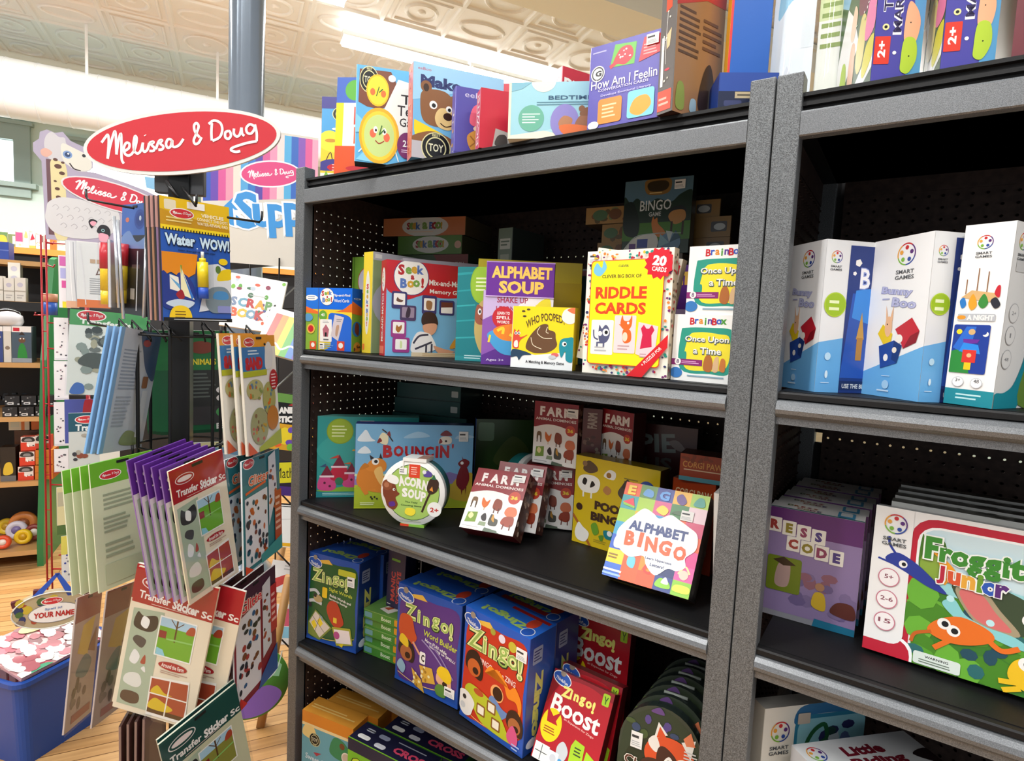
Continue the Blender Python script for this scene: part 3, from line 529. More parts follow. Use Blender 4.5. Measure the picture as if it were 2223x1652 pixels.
r = empty('display_stand', (1.168, 0.03, TS), 'tall blue cardboard display with a red and yellow stripe, by the double posts', 'display stand', gT, (0, 0, 0.5))
e = MB(); carton(e, 0.10, 0.06, 0.075, '#2a4a9c #22408c #1c3a80 #1c2a50', y0=-0.045); f = faces(e, 0.10, 0.06, 0.075, y0=-0.045)['F']; f.draw('r 0 0 100 48 #1c2544;r 28 28 94 46 #b8a888;z 32 32 90 42 #4a443a 1;q 10 6 40 22 3 #39406a;e 60 15 9 #7a86a8 4;q 66 4 92 24 3 #33385c'); e.build('tray', r)
e = MB(); carton(e, 0.072, 0.40, 0.028, '#2560b8 #e0a428 #1c4ea0', x0=0.008, z0=0.06); faces(e, 0.072, 0.40, 0.028, x0=0.008, z0=0.06)['F'].draw('r 0 0 6 100 #d83a3a;r -1 0 -0.2 100 Y'); e.build('back_panel', r)
def bag(name, label, p, art, cat='blister pack', group=None, card=0.9):
    w, h, t = p[6:9]; loc, rot = place(p); r = empty(name, loc, label, cat, group, rot)
    e = MB(); carton(e, w * card, h * 0.94, 0.003, '#e9eef2', y0=0.006, z0=h * 0.03); Face(e, lambda u, v, k: ((u - 0.5) * w * card, 0.006 - k, h * 0.03 + v * h * 0.94), w * card, h * 0.94).draw(art); e.build('printed_card', r)
    e = MB(); n = 8
    vs = [((i / n - 0.5) * w, -t * 0.5 * math.sin(PI * i / n) * (1 if 0 < j < n else 0), j / n * h) for j in range(n + 1) for i in range(n + 1)]
    e.add(vs, [(j * (n + 1) + i, j * (n + 1) + i + 1, (j + 1) * (n + 1) + i + 1, (j + 1) * (n + 1) + i) for j in range(n) for i in range(n)], M_CLEAR, True); e.build('clear_cover', r)
    return r
bag('blister_pack', 'clear plastic pack with pale blue card standing behind the double post tops', (1.240, 0.068, TS, 0.15, 0.03, 0, 0.075, 0.3, 0.04), 'r 0 0 100 100 #e6edf4;b #8ec4e0 10,60 30,100 90,100 70,74 40,70;p #d8dce4 0,0 40,30 100,0;z 20 6 80 16 #b0b4bc 3;r 70 40 100 100 #dfe6ea', group=gT)
bag('blister_pack', 'narrow clear pack with green print, between the double posts and the treat boxes', (1.300, 0.085, TS, 0.1, 0.02, 0, 0.05, 0.28, 0.03), 'r 0 0 100 100 #f0f0e6;r 0 60 100 100 #d6dfa6;z 10 40 90 80 #8aa04a 6;r 10 4 90 14 #a08a7a', group=gT)
MARSH = 'r 0 0 100 100 #4a46a0;p #5aa0d0 62,100 100,100 100,0 70,0 84,30 66,60;p #3c4aa8 56,60 74,76 60,100 50,100;p #dfe8f4 62,62 78,80 84,60;o 24 47 19 18 #2c2450 #f4f4fa 90 THE;o 46 60 68 17 #2c2450 #f4f4fa 90 MARSHMALLOW;o 72 66 30 17 #2c2450 #f4f4fa 90 GAME;e 22 29 7 #e8e0a0;e 22 29 3.4 K;e 44 15 4 W;q 2 9 34 24 2 #d83a28;x 17 17 9 16 W 90 0.04 2+;b #eab088 60,28 66,42 84,38 92,30 84,20 64,20;e 72 31 1.4 K;b #b2cf3a 58,10 62,22 84,22 90,12 76,4 60,5;e 74 13 1.6 K;n 2 60 50 100 1.2 14 W #e8e4ff'
MSIDE = 'r 0 0 100 100 #46603e;p #8ab8d8 0,100 60,100 20,60 0,66;p #b89aa0 0,100 30,100 0,80;b #7a2c40 52,50 60,80 84,84 96,60 80,46;p W 0,0 60,30 40,50 20,60 0,30;p #f4f4f2 40,0 100,24 100,8 70,0;b #e0d07a 54,22 62,44 76,40 74,18 62,12;b #e87aa8 76,28 80,48 98,46 98,30;b #b2cf3a 10,2 14,26 26,24 28,4;b #e8b490 34,4 38,32 50,30 48,4;b #e8c8a8 34,40 40,56 50,50 44,36;b #d8d01e 74,12 82,24 100,26 98,14 80,6;o 40 84 60 12 #5a5470 W 50 GAME;n 50 40 100 60 1.5 10 W #c8d8c0'
G('game_box', 'purple box with sweets and upright lettering, nearest the double posts on the right unit', 'game box', (1.405, -0.02, TS + 0.0005, 0.45, 0, 0, 0.068, 0.27, 0.14), '#4a46a0 #46603e #3a3a80 #2a2426', MARSH, L=MSIDE, group=gT)
G('game_box', 'purple box with sweets and upright lettering, second along on the right unit', 'game box', (1.492, -0.022, TS + 0.0005, 0.3, 0, 0, 0.066, 0.27, 0.14), '#4a46a0 #46603e #3a3a80 #2a2426', MARSH, L=MSIDE, group=gT)
G('game_box', 'maroon box with a pink badge at the upper right edge of the photo', 'game box', (1.60, -0.02, TS + 0.0005, 0.1, 0, 0, 0.12, 0.27, 0.12), '#6a2a34 #4a2028', 'r 0 0 100 100 #6e3038;n 0 20 100 100 8 16 #c8b0b4 #8a5058 #3a1c20;b #e8e0e8 20,60 40,90 80,84 70,56;b #e0547a 20,8 40,28 100,34 100,4;l #f8d8e0 2 22,6 40,28 100,35', group=gT)
# ---------------------------------------------------------------- upper shelf, left unit
SEEK = 'x 42 70 26 28 R 0 0.05 S;'
def seek(cx, cy, r, a):                                # round badge of loose coloured letters, a = face width / height
    v = lambda d: cy + d * r * a
    s = 'e %g %g %g #34407a;e %g %g %g #f6f4ee' % (cx, cy, r * 1.04, cx, cy, r)
    for ch, dx, dy, hh, c in (('S', -0.6, 0.38, 0.62, '#b8242c'), ('e', -0.18, 0.36, 0.42, '#7aa84a'), ('e', 0.16, 0.42, 0.42, '#d8a838'), ('k', 0.52, 0.45, 0.52, '#5a7ac0'), ('a', 0.06, -0.02, 0.26, '#b8242c'), ('B', -0.45, -0.4, 0.56, '#5a7ac0'), ('o', -0.04, -0.42, 0.42, '#d8a838'), ('o', 0.3, -0.36, 0.42, '#7aa84a'), ('!', 0.66, -0.3, 0.6, '#b8242c')):
        s += ';x %g %g 0 %g %s 0 0.05 %s' % (cx + dx * r, v(dy), hh * r * a, c, ch)
    return s
G('flash_card_box', 'small blue, orange and yellow flash-card box at the left end of the upper shelf', 'game box', 'a1', '#f0d23a #86b03a #86b03a #2a6ad0', 'r 0 66 100 100 #1c6ce0;b #e8702a -0,70 24,58 50,60 80,66 101,76 101,55 0,55;r 0 0 100 62 #f2d63c;r 0 0 28 62 #8ab43a;r 0 66 27 100 #2272d8;p #e8702a 0,60 0,70 27,62 27,58;r 27 0 28.5 100 #3a5a9c;e 12 84 14 W 5;z 4 81 20 87 #8090b0 2;%s;t 78 88 36 5 W 0 Flip-and-Find;t 78 80 32 5 W 0 Word Cards;b #2a6ad8 50,54 66,60 101,50 101,0 44,0 56,10;e 38 56 9 #6aa83a;t 38 57 8 5 W 0 40;q 32 14 58 50 2 W;p #b86a7a 38,34 45,42 52,34 50,22 40,22;r 43 22 47 29 K;z 38 44 52 48 #a0a0a8 2;z 40 15 54 20 #6a6a70 1;p #d8cdd2 64,58 84,54 72,16 56,24;b #c09a80 68,40 74,40 70,24 66,26;z 68 46 80 52 #8a8a90 2;q 70 1 86 16 1 #e0482a;e 78 9 5 W;e 12 34 9 #e8b84a;e 12 34 6 R;e 6 52 10 #5a9ac8 7;q 10 1 24 14 1 #e0582a;e 17 8 4 W;z 40 4 64 12 #7ab0f0 3' % seek(46, 86, 15, 0.9), R='r 0 70 100 100 #1c62c8;p #e8702a 0,80 0,60 100,58 100,70;e 50 84 34 W 6;z 25 81 75 87 #7a8ab0 1;e 50 36 46 #2a7ac0;b #7a3a2a 30,32 40,46 70,42 66,26;e 55 6 36 #e8a03a;n 30 2 80 10 10 5 N O', group=gA, st=((38, 7, 10, 10),))
G('game_box', 'green game box with a round white badge, standing behind the yellow-spined box', 'game box', (0.092, 0.115, ZA + 0.0005, 0.0, 0, 0, 0.125, 0.282, 0.045), '#7aa83a #5a8a2c', 'e 56 74 34 #c04a3a;e 56 74 32 #d0ccd8;l #4a7a20 2 8,0 8,100;p #e8b84a 0,0 12,0 12,24 0,30', group=gA)
G('game_box', 'yellow-spined game box standing edge-on beside the flash-card box', 'game box', 'a3', '#f0d42c #e0c020 #9aa878 #f2dc50', 'e 50 50 26 #e8e8e0 190;x 50 66 22 5 R 0 0.05 S;x 50 61 20 4 #7aa84a 0 0.05 e;x 50 56 20 4 #d8a838 0 0.05 e;x 50 51 22 4 #5a7ac0 0 0.05 k;e 50 47 8 R 6;x 50 42 22 4 #5a7ac0 0 0.05 B;x 50 38 20 4 #d8a838 0 0.05 o;x 50 34 20 4 #7aa84a 0 0.05 o;x 50 29 8 5 R 0 0.05 !;r 8 3 30 9 O', R='r 0 92 100 100 #c8c6cc;r 3 94 14 98 W;e 60 50 60 #b8b4bc 40', group=gA)
G('game_box', 'large grey-topped game box standing behind the red and blue memory game', 'game box', (0.360, 0.168, ZA + 0.0005, 0.95, 0, 0, 0.24, 0.266, 0.05), '#b4b0b8 #a8a4ac', 'r 0 0 100 100 #b8b4bc;z 4 94 20 97 #6a6a70 2', group=gA)
G('game_box', 'red and light-blue memory game box with a boy and picture tiles', 'game box', 'a4', '#7ab8e0 #c02430 #8a1c28 #c02430', 'b #c02430 0,101 0,72 10,64 22,60 40,66 60,64 80,66 101,72 101,101;%s;x 66 80 42 6 W 0 0.02 Mix-and-Match;x 67 70 42 6 W 0 0.02 Memory Game;q 6 50 22 68 2 #3a3a70;q 8 54 20 66 1 W;b #6a4a3a 11,58 12,62 14,60 18,59 16,57;q 15 38 32 54 2 #4a3a60;q 17 41 30 52 1 #9a8aa0;b #3a2c3a 21,42 23,52 26,50 25,42;q 38 46 54 66 2 #3a3a70;q 40 50 52 63 1 W;b #9a7048 43,52 43,60 49,59 48,51;q 57 46 74 62 2 #3a3a70;q 59 48 72 60 1 W;p #6a3a30 59,54 59,60 72,60 72,55;q 6 20 22 38 2 #9a3a86;q 8 24 20 36 1 W;b #a86a2a 11,28 12,33 14,31 17,33 17,29 14,25;q 8 4 26 20 2 #9a3a86;q 11 7 23 18 1 W;b #cfe0a0 16,9 16,16 18,15 18,9;b #3a2a26 38,42 42,48 52,47 56,38 54,34 40,34;b #d8a080 40,34 54,36 54,28 48,23 42,26;b #eceae8 28,14 34,26 44,26 50,22 54,8 30,4;l #3a3a4a 2 30,14 36,22 46,24;l #3a3a4a 2 32,8 50,16;l #3a3a4a 2 44,4 44,14;l #3a3a4a 2 50,4 50,14;b #d8a080 52,12 64,9 76,6 60,3;b #e0a03a 70,10 82,28 96,36 101,20 101,8 84,12;b #3a2a26 88,52 92,60 101,60 101,42 90,44;b #8a5a40 88,42 101,44 101,30 92,32;r 28 0 101 4.5 #d8c8a8;z 40 0.5 96 4 #b89a70 2' % seek(26, 84, 18, 1.0), L='e 50 80 30 W 62;n 35 72 65 88 6 8 R B L O;x 50 40 50 34 W 90 0.02 MIX-AND-MATCH;r 10 2 90 10 #e07060', group=gA)
G('game_box', 'wide yellow game box at the back, behind the teal and purple boxes', 'game box', (0.632, 0.187, ZA + 0.0005, 0.62, 0, 0, 0.27, 0.262, 0.05), '#d9bc20 #c8ac1a #a88c10 #e6cc3a', 'e 22 90 10 #7aa83a 6;z 14 86 30 94 #cfe4a0 3;r 0 0 100 80 #caa81a', L='b #9ac03a 20,80 50,98 80,80 50,70', group=gA)
G('game_box', 'teal underwater game box with a brown bear face, between the red and purple boxes', 'game box', 'a6', '#1f7f86 #e6b84a #186068 #2a9096', 's 0.62;r 0 0 170 100 #1f7f86;l #2c9aa0 3 0,92 50,94 100,91;l #2c9aa0 2 0,74 50,76 100,73;l #36a6aa 2 0,58 40,60;l #2c9aa0 2 0,42 40,44;l #36a6aa 2 0,24 50,26;e 52 82 24 #8cb82e;e 52 82 22 #9ac43a;z 40 74 66 90 #e8f4c0 4;b #c8b06a 40,30 44,56 60,66 80,60 90,30 70,8 54,10;b #a05a44 40,46 44,60 56,58 66,60 72,48 60,40 46,40;e 50 53 4 W;e 64 53 4 W;e 50.5 53 2 K;e 64.5 53 2 K;l #5a2a24 1 52,46 58,44 64,47;r 0 0 100 5 #2a8c92;z 20 2 66 7 #bfe0e0 2', L='r 0 0 100 100 #e8be58;n 10 30 90 80 20 10 O #c88a2a;r 0 4 100 14 #f6f0d8', group=gA)
r = empty('game_box', place(PB['a7'])[0], 'purple alphabet soup box with yellow lettering and a deep lid', 'game box', gA, place(PB['a7'])[1])
w_, h_ = PB['a7'][6:8]
e = MB(); carton(e, w_, h_ * 0.72, 0.055, '#c6b2dc #b890c0 #5a2f86'); faces(e, w_, h_ * 0.72, 0.055)['F'].draw('p #8a56ae 0,0 0,60 20,70 30,40 16,0;r 0 0 100 12 #5e2f8e;p #5e2f8e 0,12 60,40 100,12;p #f4ecf6 30,60 70,100 100,100 100,46;t 42 88 44 8 #a83a5a 0 SHAKE UP;t 50 76 62 7 #a83a5a 0 LEARNING FUN;e 30 64 16 #c42a34;x 30 70 18 4 W 0 0.02 LEARN TO;x 30 64 20 4 W 0 0.02 SPELL;x 30 58 18 4 W 0 0.02 WORDS;b #4aa0d8 10,44 14,28 34,14 70,18 84,40 50,52;b #f0882c 16,46 30,34 60,34 78,44 60,56 30,54;l #f8d83a 4 22,46 30,50 30,42;l #f8d83a 4 40,42 50,38 56,46;l #f8d83a 3 12,40 10,30;p #e8f0c8 50,22 72,32 82,20 62,8;p #b0cc6a 50,22 62,8 60,0 48,12;x 64 22 10 9 #7aa03a 0 0.05 K;l #f8e04a 5 76,80 90,86 92,74;b #f4e03a 78,84 94,92 96,72 82,70;t 20 6 26 4 #d8c8ea 0 Ages 3+'); e.build('tray', r)
e = MB(); carton(e, w_ * 0.97, h_ * 0.34, 0.053, '#6a2f96 #8a5ab0 #4a2270 #b49ad0', z0=h_ * 0.661, y0=-0.002, x0=0.003); faces(e, w_ * 0.97, h_ * 0.34, 0.053, z0=h_ * 0.661, y0=-0.002, x0=0.003)['F'].draw('x 52 70 88 34 #f6c860 0 0.045 ALPHABET;x 52 28 66 36 #f6c860 0 0.045 SOUP;r 0 0 100 3 #c8a8dc;r 0 97 100 100 #a884c8'); e.build('lid', r)
G('card_game_box', 'small square yellow and white matching-game box with a brown swirl', 'game box', 'a8', '#f4d91c #e8eef4 #c8b014 #f8e860', 'p #eef1f2 0,0 0,28 40,22 100,30 100,0;v 54 74 62 13 #5a4420 8 9 WHO POOPED?;b #6a4a30 24,34 30,52 46,70 58,72 60,64 70,60 72,50 74,38 62,28 44,25 32,27;l #f0e4c8 1 46,68 42,58 52,50 66,50;l #f0e4c8 1 32,50 36,38 50,32;l #f0e4c8 1 58,68 56,60 60,58;e 18 92 3 #4a3a2a 1.4;e 26 95 3 #4a3a2a 1.4;e 20 84 3 #4a3a2a 1.4;b #f0ece4 80,82 84,96 100,98 101,78 90,74;b #e8784a 88,96 100,100 100,90;b #d84a3a 2,40 4,62 8,58 12,62 14,50 26,54 14,44 12,32 4,32;b #f4ece4 5,42 10,44 11,34 5,34;e 7 56 2.4 W;e 12 56 2.4 W;e 7 56 1.2 K;e 12 56 1.2 K;b #26425e 0,24 4,30 18,28 26,26 34,22 20,20 14,12 10,18 0,16;b #1f8fa0 78,36 80,48 90,52 101,50 101,16 90,16 88,30 82,20;e 86 42 3.6 W;e 87 42 1.8 K;e 72 24 6 #e06a6a 3;e 68 20 6 #c8ccd0 3;t 56 10 62 6 #3a3a3e 0 A Matching & Memory Game', group=gA)
DOTB = 'r 0 0 100 100 #faf6e8;n 1 1 8 99 1.5 34 #c82a34 #3a3a6a #2a9a8a #e8883a #7a2a6a;n 92 1 99 99 1.5 35 #c82a34 #3a3a6a #2a9a8a #e8883a #7a2a6a;n 8 1 92 7 1.5 36 #c82a34 #3a3a6a #2a9a8a #e8883a #7a2a6a;n 8 93 92 99 1.5 37 #c82a34 #e8c23a #2a9a8a #e8883a #7a2a6a;q 7 8 92 92 4 #d8481c;q 7.8 8.6 91.2 91.4 4 #fdf01a;'
G('card_game_box', 'yellow riddle-card box with polka-dot border, upright at the front of the upper shelf', 'game box', 'a9', '#faf6e8 #eadfc8 #d8c4a8 #f4ecd8', DOTB + 'k 86 88 17 13 #d81e30;x 86 90 15 8 W -8 0.05 20;x 86 83.5 16 3.6 W -8 0.03 CARDS;t 46 87 12 2 #4a5a3a 0 CLEVER;t 44 79 46 2.8 #5a4a1c 0 CLEVER BIG BOX OF;x 44 66 60 9.5 #e0481c 0 0.04 RIDDLE;x 44 53.5 60 9.5 #e0481c 0 0.04 CARDS;b #7ac4e4 10,84 14,90 20,86 22,92 26,86 20,80 14,80;q 11 16 38 44 1.5 #f2f0ec;b #565a7c 20,34 21,40 24,37 28,40 32,38 34,32 30,26 22,26;e 29 34 4 W;e 29.5 34 2 K;e 22 33 2.6 W;l #565a7c 1.6 20,28 15,30 14,36;p #565a7c 18,26 18,22 20,22 20,25 26,25 26,22 28,22 28,27;z 16 18 32 23 #b8b8bc 2;q 39 18 64 48 1.5 #f4d9dc;b #ee6a24 46,42 48,48 50,44 56,44 59,48 59,40 54,36 48,38;p #ee6a24 44,41 50,37 54,40;b #ee6a24 50,37 58,36 59,28 52,26 49,30;e 52 31 3 #f4d8c0 5;e 55 42 1.4 W;z 44 20 58 25 #c8a8ac 2;p #f6d2d8 65,18 67,43 89,40 86,13;p #d01e4a 70,38 73,41 76,38 79,38 82,41 85,37 82,33 83,24 70,22 72,33;z 70 15 80 19 #c8a0ac 2;p #d81e28 56,0 74,0 100,24 100,34;x 83 16.5 28 2.6 W 44 0.02 + PUZZLES FOR', R='n 10 2 90 98 12 44 #c82a34 #8a7a6a #6a5a4a #a8967a', group=gA, st=((10, 94, 14, 9),))
G('card_game_box', 'yellow polka-dot riddle-card box tilted sideways behind the upright one', 'game box', (0.952, 0.034, ZA + 0.0005, 0.024, 0.0, 0.16, 0.183, 0.237, 0.03), '#faf6e8 #eadfc8 #d8c4a8', DOTB + 'k 86 88 17 13 #d81e30;x 86 90 15 8 W -8 0.05 20;x 86 83.5 16 3.6 W -8 0.03 CARDS', group=gA)
G('game_box', 'purple alphabet box standing in the dark behind the tilted riddle-card box', 'game box', 'a11', '#5e2a86 #4a2270', 'x 52 88 88 12 #e8b850 0 0.08 ALPHABET;r 0 0 100 60 #b8a0c8', group=gA)
BRAIN = 'r 0 0 100 100 #f4f4f2;b #2f9a86 14,18 12,72 20,80 60,81 84,80 88,72 90,18 60,13;b #f2e23a 20,22 24,66 40,74 70,72 86,66 84,24 50,17;b #2f9a86 14,40 22,44 22,30 14,24;%s;x 52.5 62 68 12 #4a5a5a 0 0.07 Once Upon;x 52 63 66 11 W 0 0.02 Once Upon;x 54.5 46 44 11 #4a5a5a 0 0.07 a Time;x 54 47 42 10 W 0 0.02 a Time;b #b06a34 50,20 52,38 60,40 64,26 60,16;b #d8b48a 64,18 66,36 72,38 72,18;b #c8783a 74,20 76,36 82,34 82,18;r 0 24 48 33 #8a2a72;z 16 26 46 31 #e0a8d4 2;e 10 29 5 W;t 10 29 4 6 #5a3a6a 0 8;e 8 12 10 #3a7ac0 8;z 26 6 88 11 #8aa8b8 1' % ';'.join('x %g 90 0 %g %s 0 0.03 %s' % (28.5 + 6.7 * i, 10.5 if c.isupper() or c == 'i' else 7.6, q, c) for i, (c, q) in enumerate(zip('BrainBox', ('R', '#3a5ac0', '#e08a2a', 'G', 'P', 'R', '#3a5ac0', 'G'))))
G('game_box', 'white and green memory-game box, lower of the two stacked by the double posts', 'game box', 'a12', '#f4f4f2 #e0e0e0', BRAIN, group=gA)
G('game_box', 'white and green memory-game box, upper of the two stacked by the double posts', 'game box', 'a13', '#f4f4f2 #e0e0e0', BRAIN, group=gA)
FLAT = 'e 52 52 28 #d8d4cc 11;%s'
def word(cx, cy, w, hh, s, cols): return ';'.join('x %g %g 0 %g %s 0 0.05 %s' % (cx - w / 2 + w * (i + 0.5) / len(s), cy, hh, cols[i % len(cols)], c) for i, c in enumerate(s) if c != ' ')
SW = word(52, 55, 44, 40, 'Seek a Boo!', ['#a02a30', '#7a9a4a', '#c89a3a', '#4a6aa8'])
G('game_box', 'flat orange game box, topmost of the stack at the back left', 'game box', 'a14', '#c8784a #a86238 #6a5a3a #4a4434', FLAT % SW + ';z 30 18 76 26 #e8c8a8 1', group=gA)
G('game_box', 'flat green game box, second in the stack at the back left', 'game box', 'a14b', '#5a8238 #486a2c #5a5a38 #38482a', FLAT % SW + ';e 94 50 5 #d8a890', group=gA)
G('game_box', 'flat dark green and red game box, third in the stack at the back left', 'game box', (0.205, 0.285, 1.668, 0.16, 0, 0, 0.25, 0.06, 0.2), '#3a5230 #2e4426', 'p #7a2420 50,100 100,100 100,30 60,40;t 84 50 20 22 #d8d0c0 0 MATCH', group=gA)
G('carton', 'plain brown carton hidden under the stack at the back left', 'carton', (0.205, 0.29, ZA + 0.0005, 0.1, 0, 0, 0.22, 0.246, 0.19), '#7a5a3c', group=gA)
G('game_box', 'small grey-green box at the back, left of the bright row of peg holes', 'game box', (0.468, 0.299, ZA + 0.0005, -0.094, 0, 0, 0.054, 0.375, 0.15), '#7a8a78 #6a7a68 #3c4440 #4a5450', 'q 14 84 86 92 3 #d0d4c8;z 20 86 80 91 #6a7a6a 2;q 20 72 80 80 3 #a8b0a0;r 0 0 100 60 #5a6a5a', group=gA)
G('game_box', 'dark teal game box with a cream animal face, behind the yellow square box', 'game box', (0.712, 0.312, ZA + 0.0005, -0.02, 0, 0, 0.10, 0.235, 0.05), '#28525a #1c3c42', 'b #c8b890 0,30 10,70 50,80 60,50 40,20;e 40 64 5 #4a3a2a;b #b8623a 0,10 10,40 26,20', group=gA, st=((84, 80, 26, 10),))
G('game_box', 'dark box with a red patch and white top, in the gloom under the peg holes', 'game box', (0.706, 0.375, ZA + 0.0005, 0.0, 0, 0, 0.12, 0.262, 0.04), '#9aa0a0 #5a6060', 'r 30 80 62 98 #8a2430;r 66 84 96 96 #d8dcdc;p #c8ccca 0,80 30,96 30,78', group=gA)
G('game_box', 'dark forest animal bingo box standing up at the back above the yellow box', 'game box', 'a17', '#34463a #26322c #1e2a26 #3a4a4c', 'r 0 62 100 100 #5a7a8c;b #26382c 0,78 10,70 20,76 34,66 50,74 70,68 84,78 101,80 101,40 0,40;r 0 18 100 42 #4a7a2c;b #1e2822 0,66 12,72 20,60 26,40 22,24 6,26 0,40;b #2a2c2c 68,50 72,60 88,62 94,50 84,40 70,42;b #b8844a 68,48 74,56 90,56 92,44 78,38;r 72 24 75 42 #3a2a1e;r 88 24 91 42 #3a2a1e;b #8a6a3a 30,94 36,100 64,100 70,92 64,80 36,80;b #3a3020 34,92 40,97 60,97 66,91 60,84 40,84;z 38 80 62 83 #d8c080 1;x 48 65 46 14 #d8dcd8 0 0.01 BINGO;t 48 53 18 6 #c8ccc8 0 GAME;b #c87a3a 44,40 46,50 48,46 52,48 54,40 64,30 66,22 50,24;b #d8d8d0 2,4 20,22 50,26 52,6 10,0;r 24 8 40 20 #4a5aa0;r 12 6 22 14 #6a4a8a;e 72 14 16 #6a8aa0 14;p #3a5a6a 72,14 80,30 88,20;p #8ab0b8 72,14 58,26 56,8;p #c8d0cc 72,14 66,30 76,28;l #b8c8c0 1 4,4 20,23 50,27 88,26', group=gA, st=((82, 90, 15, 12),))
TAN = 'n 6 20 34 80 3 7 #6a5a3a #7a8a5a #8a5a3a;e %g 52 6 #5a7a56 4;e %g 55 5 #7a5234 4;q %g 26 %g 76 1 #5a5a5a;e %g 50 4 #d0d4d0 2.4'
G('game_box', 'flat tan game box, topmost of the pile behind the forest bingo box', 'game box', 'a18', '#b08850 #8a6a3e #6a5232 #5a482e', TAN % (12, 24, 84, 94, 89), group=gA)
G('game_box', 'flat tan game box, second in the pile behind the forest bingo box', 'game box', 'a19', '#a47e48 #80623a #5c482c #4a3c26', TAN % (8, 20, 86, 97, 92), group=gA)
G('game_box', 'flat tan game box, third in the pile behind the forest bingo box', 'game box', (0.93, 0.30, 1.697, 0.01, 0, 0, 0.335, 0.043, 0.15), '#a07a46 #7a5e38', TAN % (8, 20, 84, 96, 90), group=gA)
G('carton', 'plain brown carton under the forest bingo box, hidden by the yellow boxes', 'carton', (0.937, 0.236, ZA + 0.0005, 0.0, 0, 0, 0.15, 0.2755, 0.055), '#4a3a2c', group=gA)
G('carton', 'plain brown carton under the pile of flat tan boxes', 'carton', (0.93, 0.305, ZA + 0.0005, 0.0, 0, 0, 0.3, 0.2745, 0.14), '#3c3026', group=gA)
# ---------------------------------------------------------------- middle shelf, left unit
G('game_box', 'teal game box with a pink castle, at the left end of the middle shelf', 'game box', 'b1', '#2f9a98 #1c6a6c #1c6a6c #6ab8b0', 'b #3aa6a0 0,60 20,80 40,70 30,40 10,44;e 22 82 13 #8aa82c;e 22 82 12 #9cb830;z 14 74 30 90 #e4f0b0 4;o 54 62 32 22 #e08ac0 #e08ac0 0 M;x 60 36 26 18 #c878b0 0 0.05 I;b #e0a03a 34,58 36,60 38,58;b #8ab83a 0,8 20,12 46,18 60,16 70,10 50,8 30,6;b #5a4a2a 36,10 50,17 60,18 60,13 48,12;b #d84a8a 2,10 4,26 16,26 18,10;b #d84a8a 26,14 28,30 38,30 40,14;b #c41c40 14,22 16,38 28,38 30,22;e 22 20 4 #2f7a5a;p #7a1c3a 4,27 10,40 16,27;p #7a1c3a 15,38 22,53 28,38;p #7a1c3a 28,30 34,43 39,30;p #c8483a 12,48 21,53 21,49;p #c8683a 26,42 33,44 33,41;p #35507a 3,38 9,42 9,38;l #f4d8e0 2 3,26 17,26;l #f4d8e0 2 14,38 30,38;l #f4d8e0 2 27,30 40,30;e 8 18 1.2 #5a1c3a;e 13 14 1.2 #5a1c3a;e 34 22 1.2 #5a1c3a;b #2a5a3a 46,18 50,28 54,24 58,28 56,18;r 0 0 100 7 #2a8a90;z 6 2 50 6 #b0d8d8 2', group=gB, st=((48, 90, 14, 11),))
COW = 'b #d8822a 2,30 4,46 14,52 24,56 20,44 26,36 24,20 10,22;b #e08a30 10,46 12,56 20,60 26,54 24,44;b #f0c070 16,44 22,50 24,36 22,28;p #2a2028 13,58 12,64 16,60;p #2a2028 20,60 21,66 23,59;e 17 56 3 W;e 17.4 56 1.5 K;b #c87a24 4,46 8,54 12,50'
G('game_box', 'wide sky-blue game box with bouncing cows and red lettering, on the middle shelf', 'game box', 'b2', '#7ab4dc #4a6ab0 #1c3058 #3a4a90', 'r 0 0 100 34 #b8c02c;b #a8b82a 0,0 0,24 20,30 50,26 80,34 101,40 101,0;p #8a7ab8 0,34 10,42 24,36 40,46 60,36 80,44 101,36 101,30 0,28;b #c8a838 86,36 101,42 101,10 80,14;b #dfe9f2 2,80 6,90 9,93 13,84 16,80;b #dfe9f2 2,66 8,74 13,66;b #a8cde8 40,84 52,92 62,86;b #a8cde8 84,84 90,90 101,86;l #c4e0b8 2 0,40 12,38 26,40;x 27 68 8 15 #b8242c 0 0.05 B;x 36 68.5 8.4 13 #b8242c 0 0.05 O;x 45 68 7.4 13 #b8242c 0 0.05 U;x 53.5 68 7.6 13 #b8242c 0 0.05 N;x 62 68 7.6 13 #b8242c 0 0.05 C;x 68.5 68 2.4 14 #b8242c 0 0.05 I;x 75 68.5 8 15 #b8242c 0 0.05 N;x 82 75 1.6 5 #b8242c 0 0.05 \';' + COW + ';p #d8822a 5,24 9,16 12,18 10,28;p #d8822a 20,26 22,18 24,18 25,28;b #f0e4c0 19,80 22,90 27,86 26,76;b #8a3030 18,78 20,84 22,80;b #8a3030 26,88 28,92 29,86;l #3a2a2a 1 22,94 26,90;l #3a2a2a 1 28,86 31,80;b #ece0d0 70,78 72,86 80,86 80,78;b #7a2430 71,88 76,94 81,88;b #8a3030 70,78 71,84 73,80;e 76 81 1 K;b #7a2028 86,30 88,46 92,54 96,46 97,34 92,22;b #7a2028 87,54 92,60 97,56 93,48;p #7a2028 90,64 91,58 92,58;p #7a2028 90,26 91,16 92,26;p #7a2028 94,26 94,16 95,26;e 90.5 55 1.4 W;e 15 12 0.8 K;e 17 14 0.8 K;e 19 12 0.8 K;e 14 14 0.8 K;z 5 4 20 8 #e8ecc0 2;l #cfd83a 0.6 0,1 100,1', group=gB, st=((91, 87, 8, 12),))
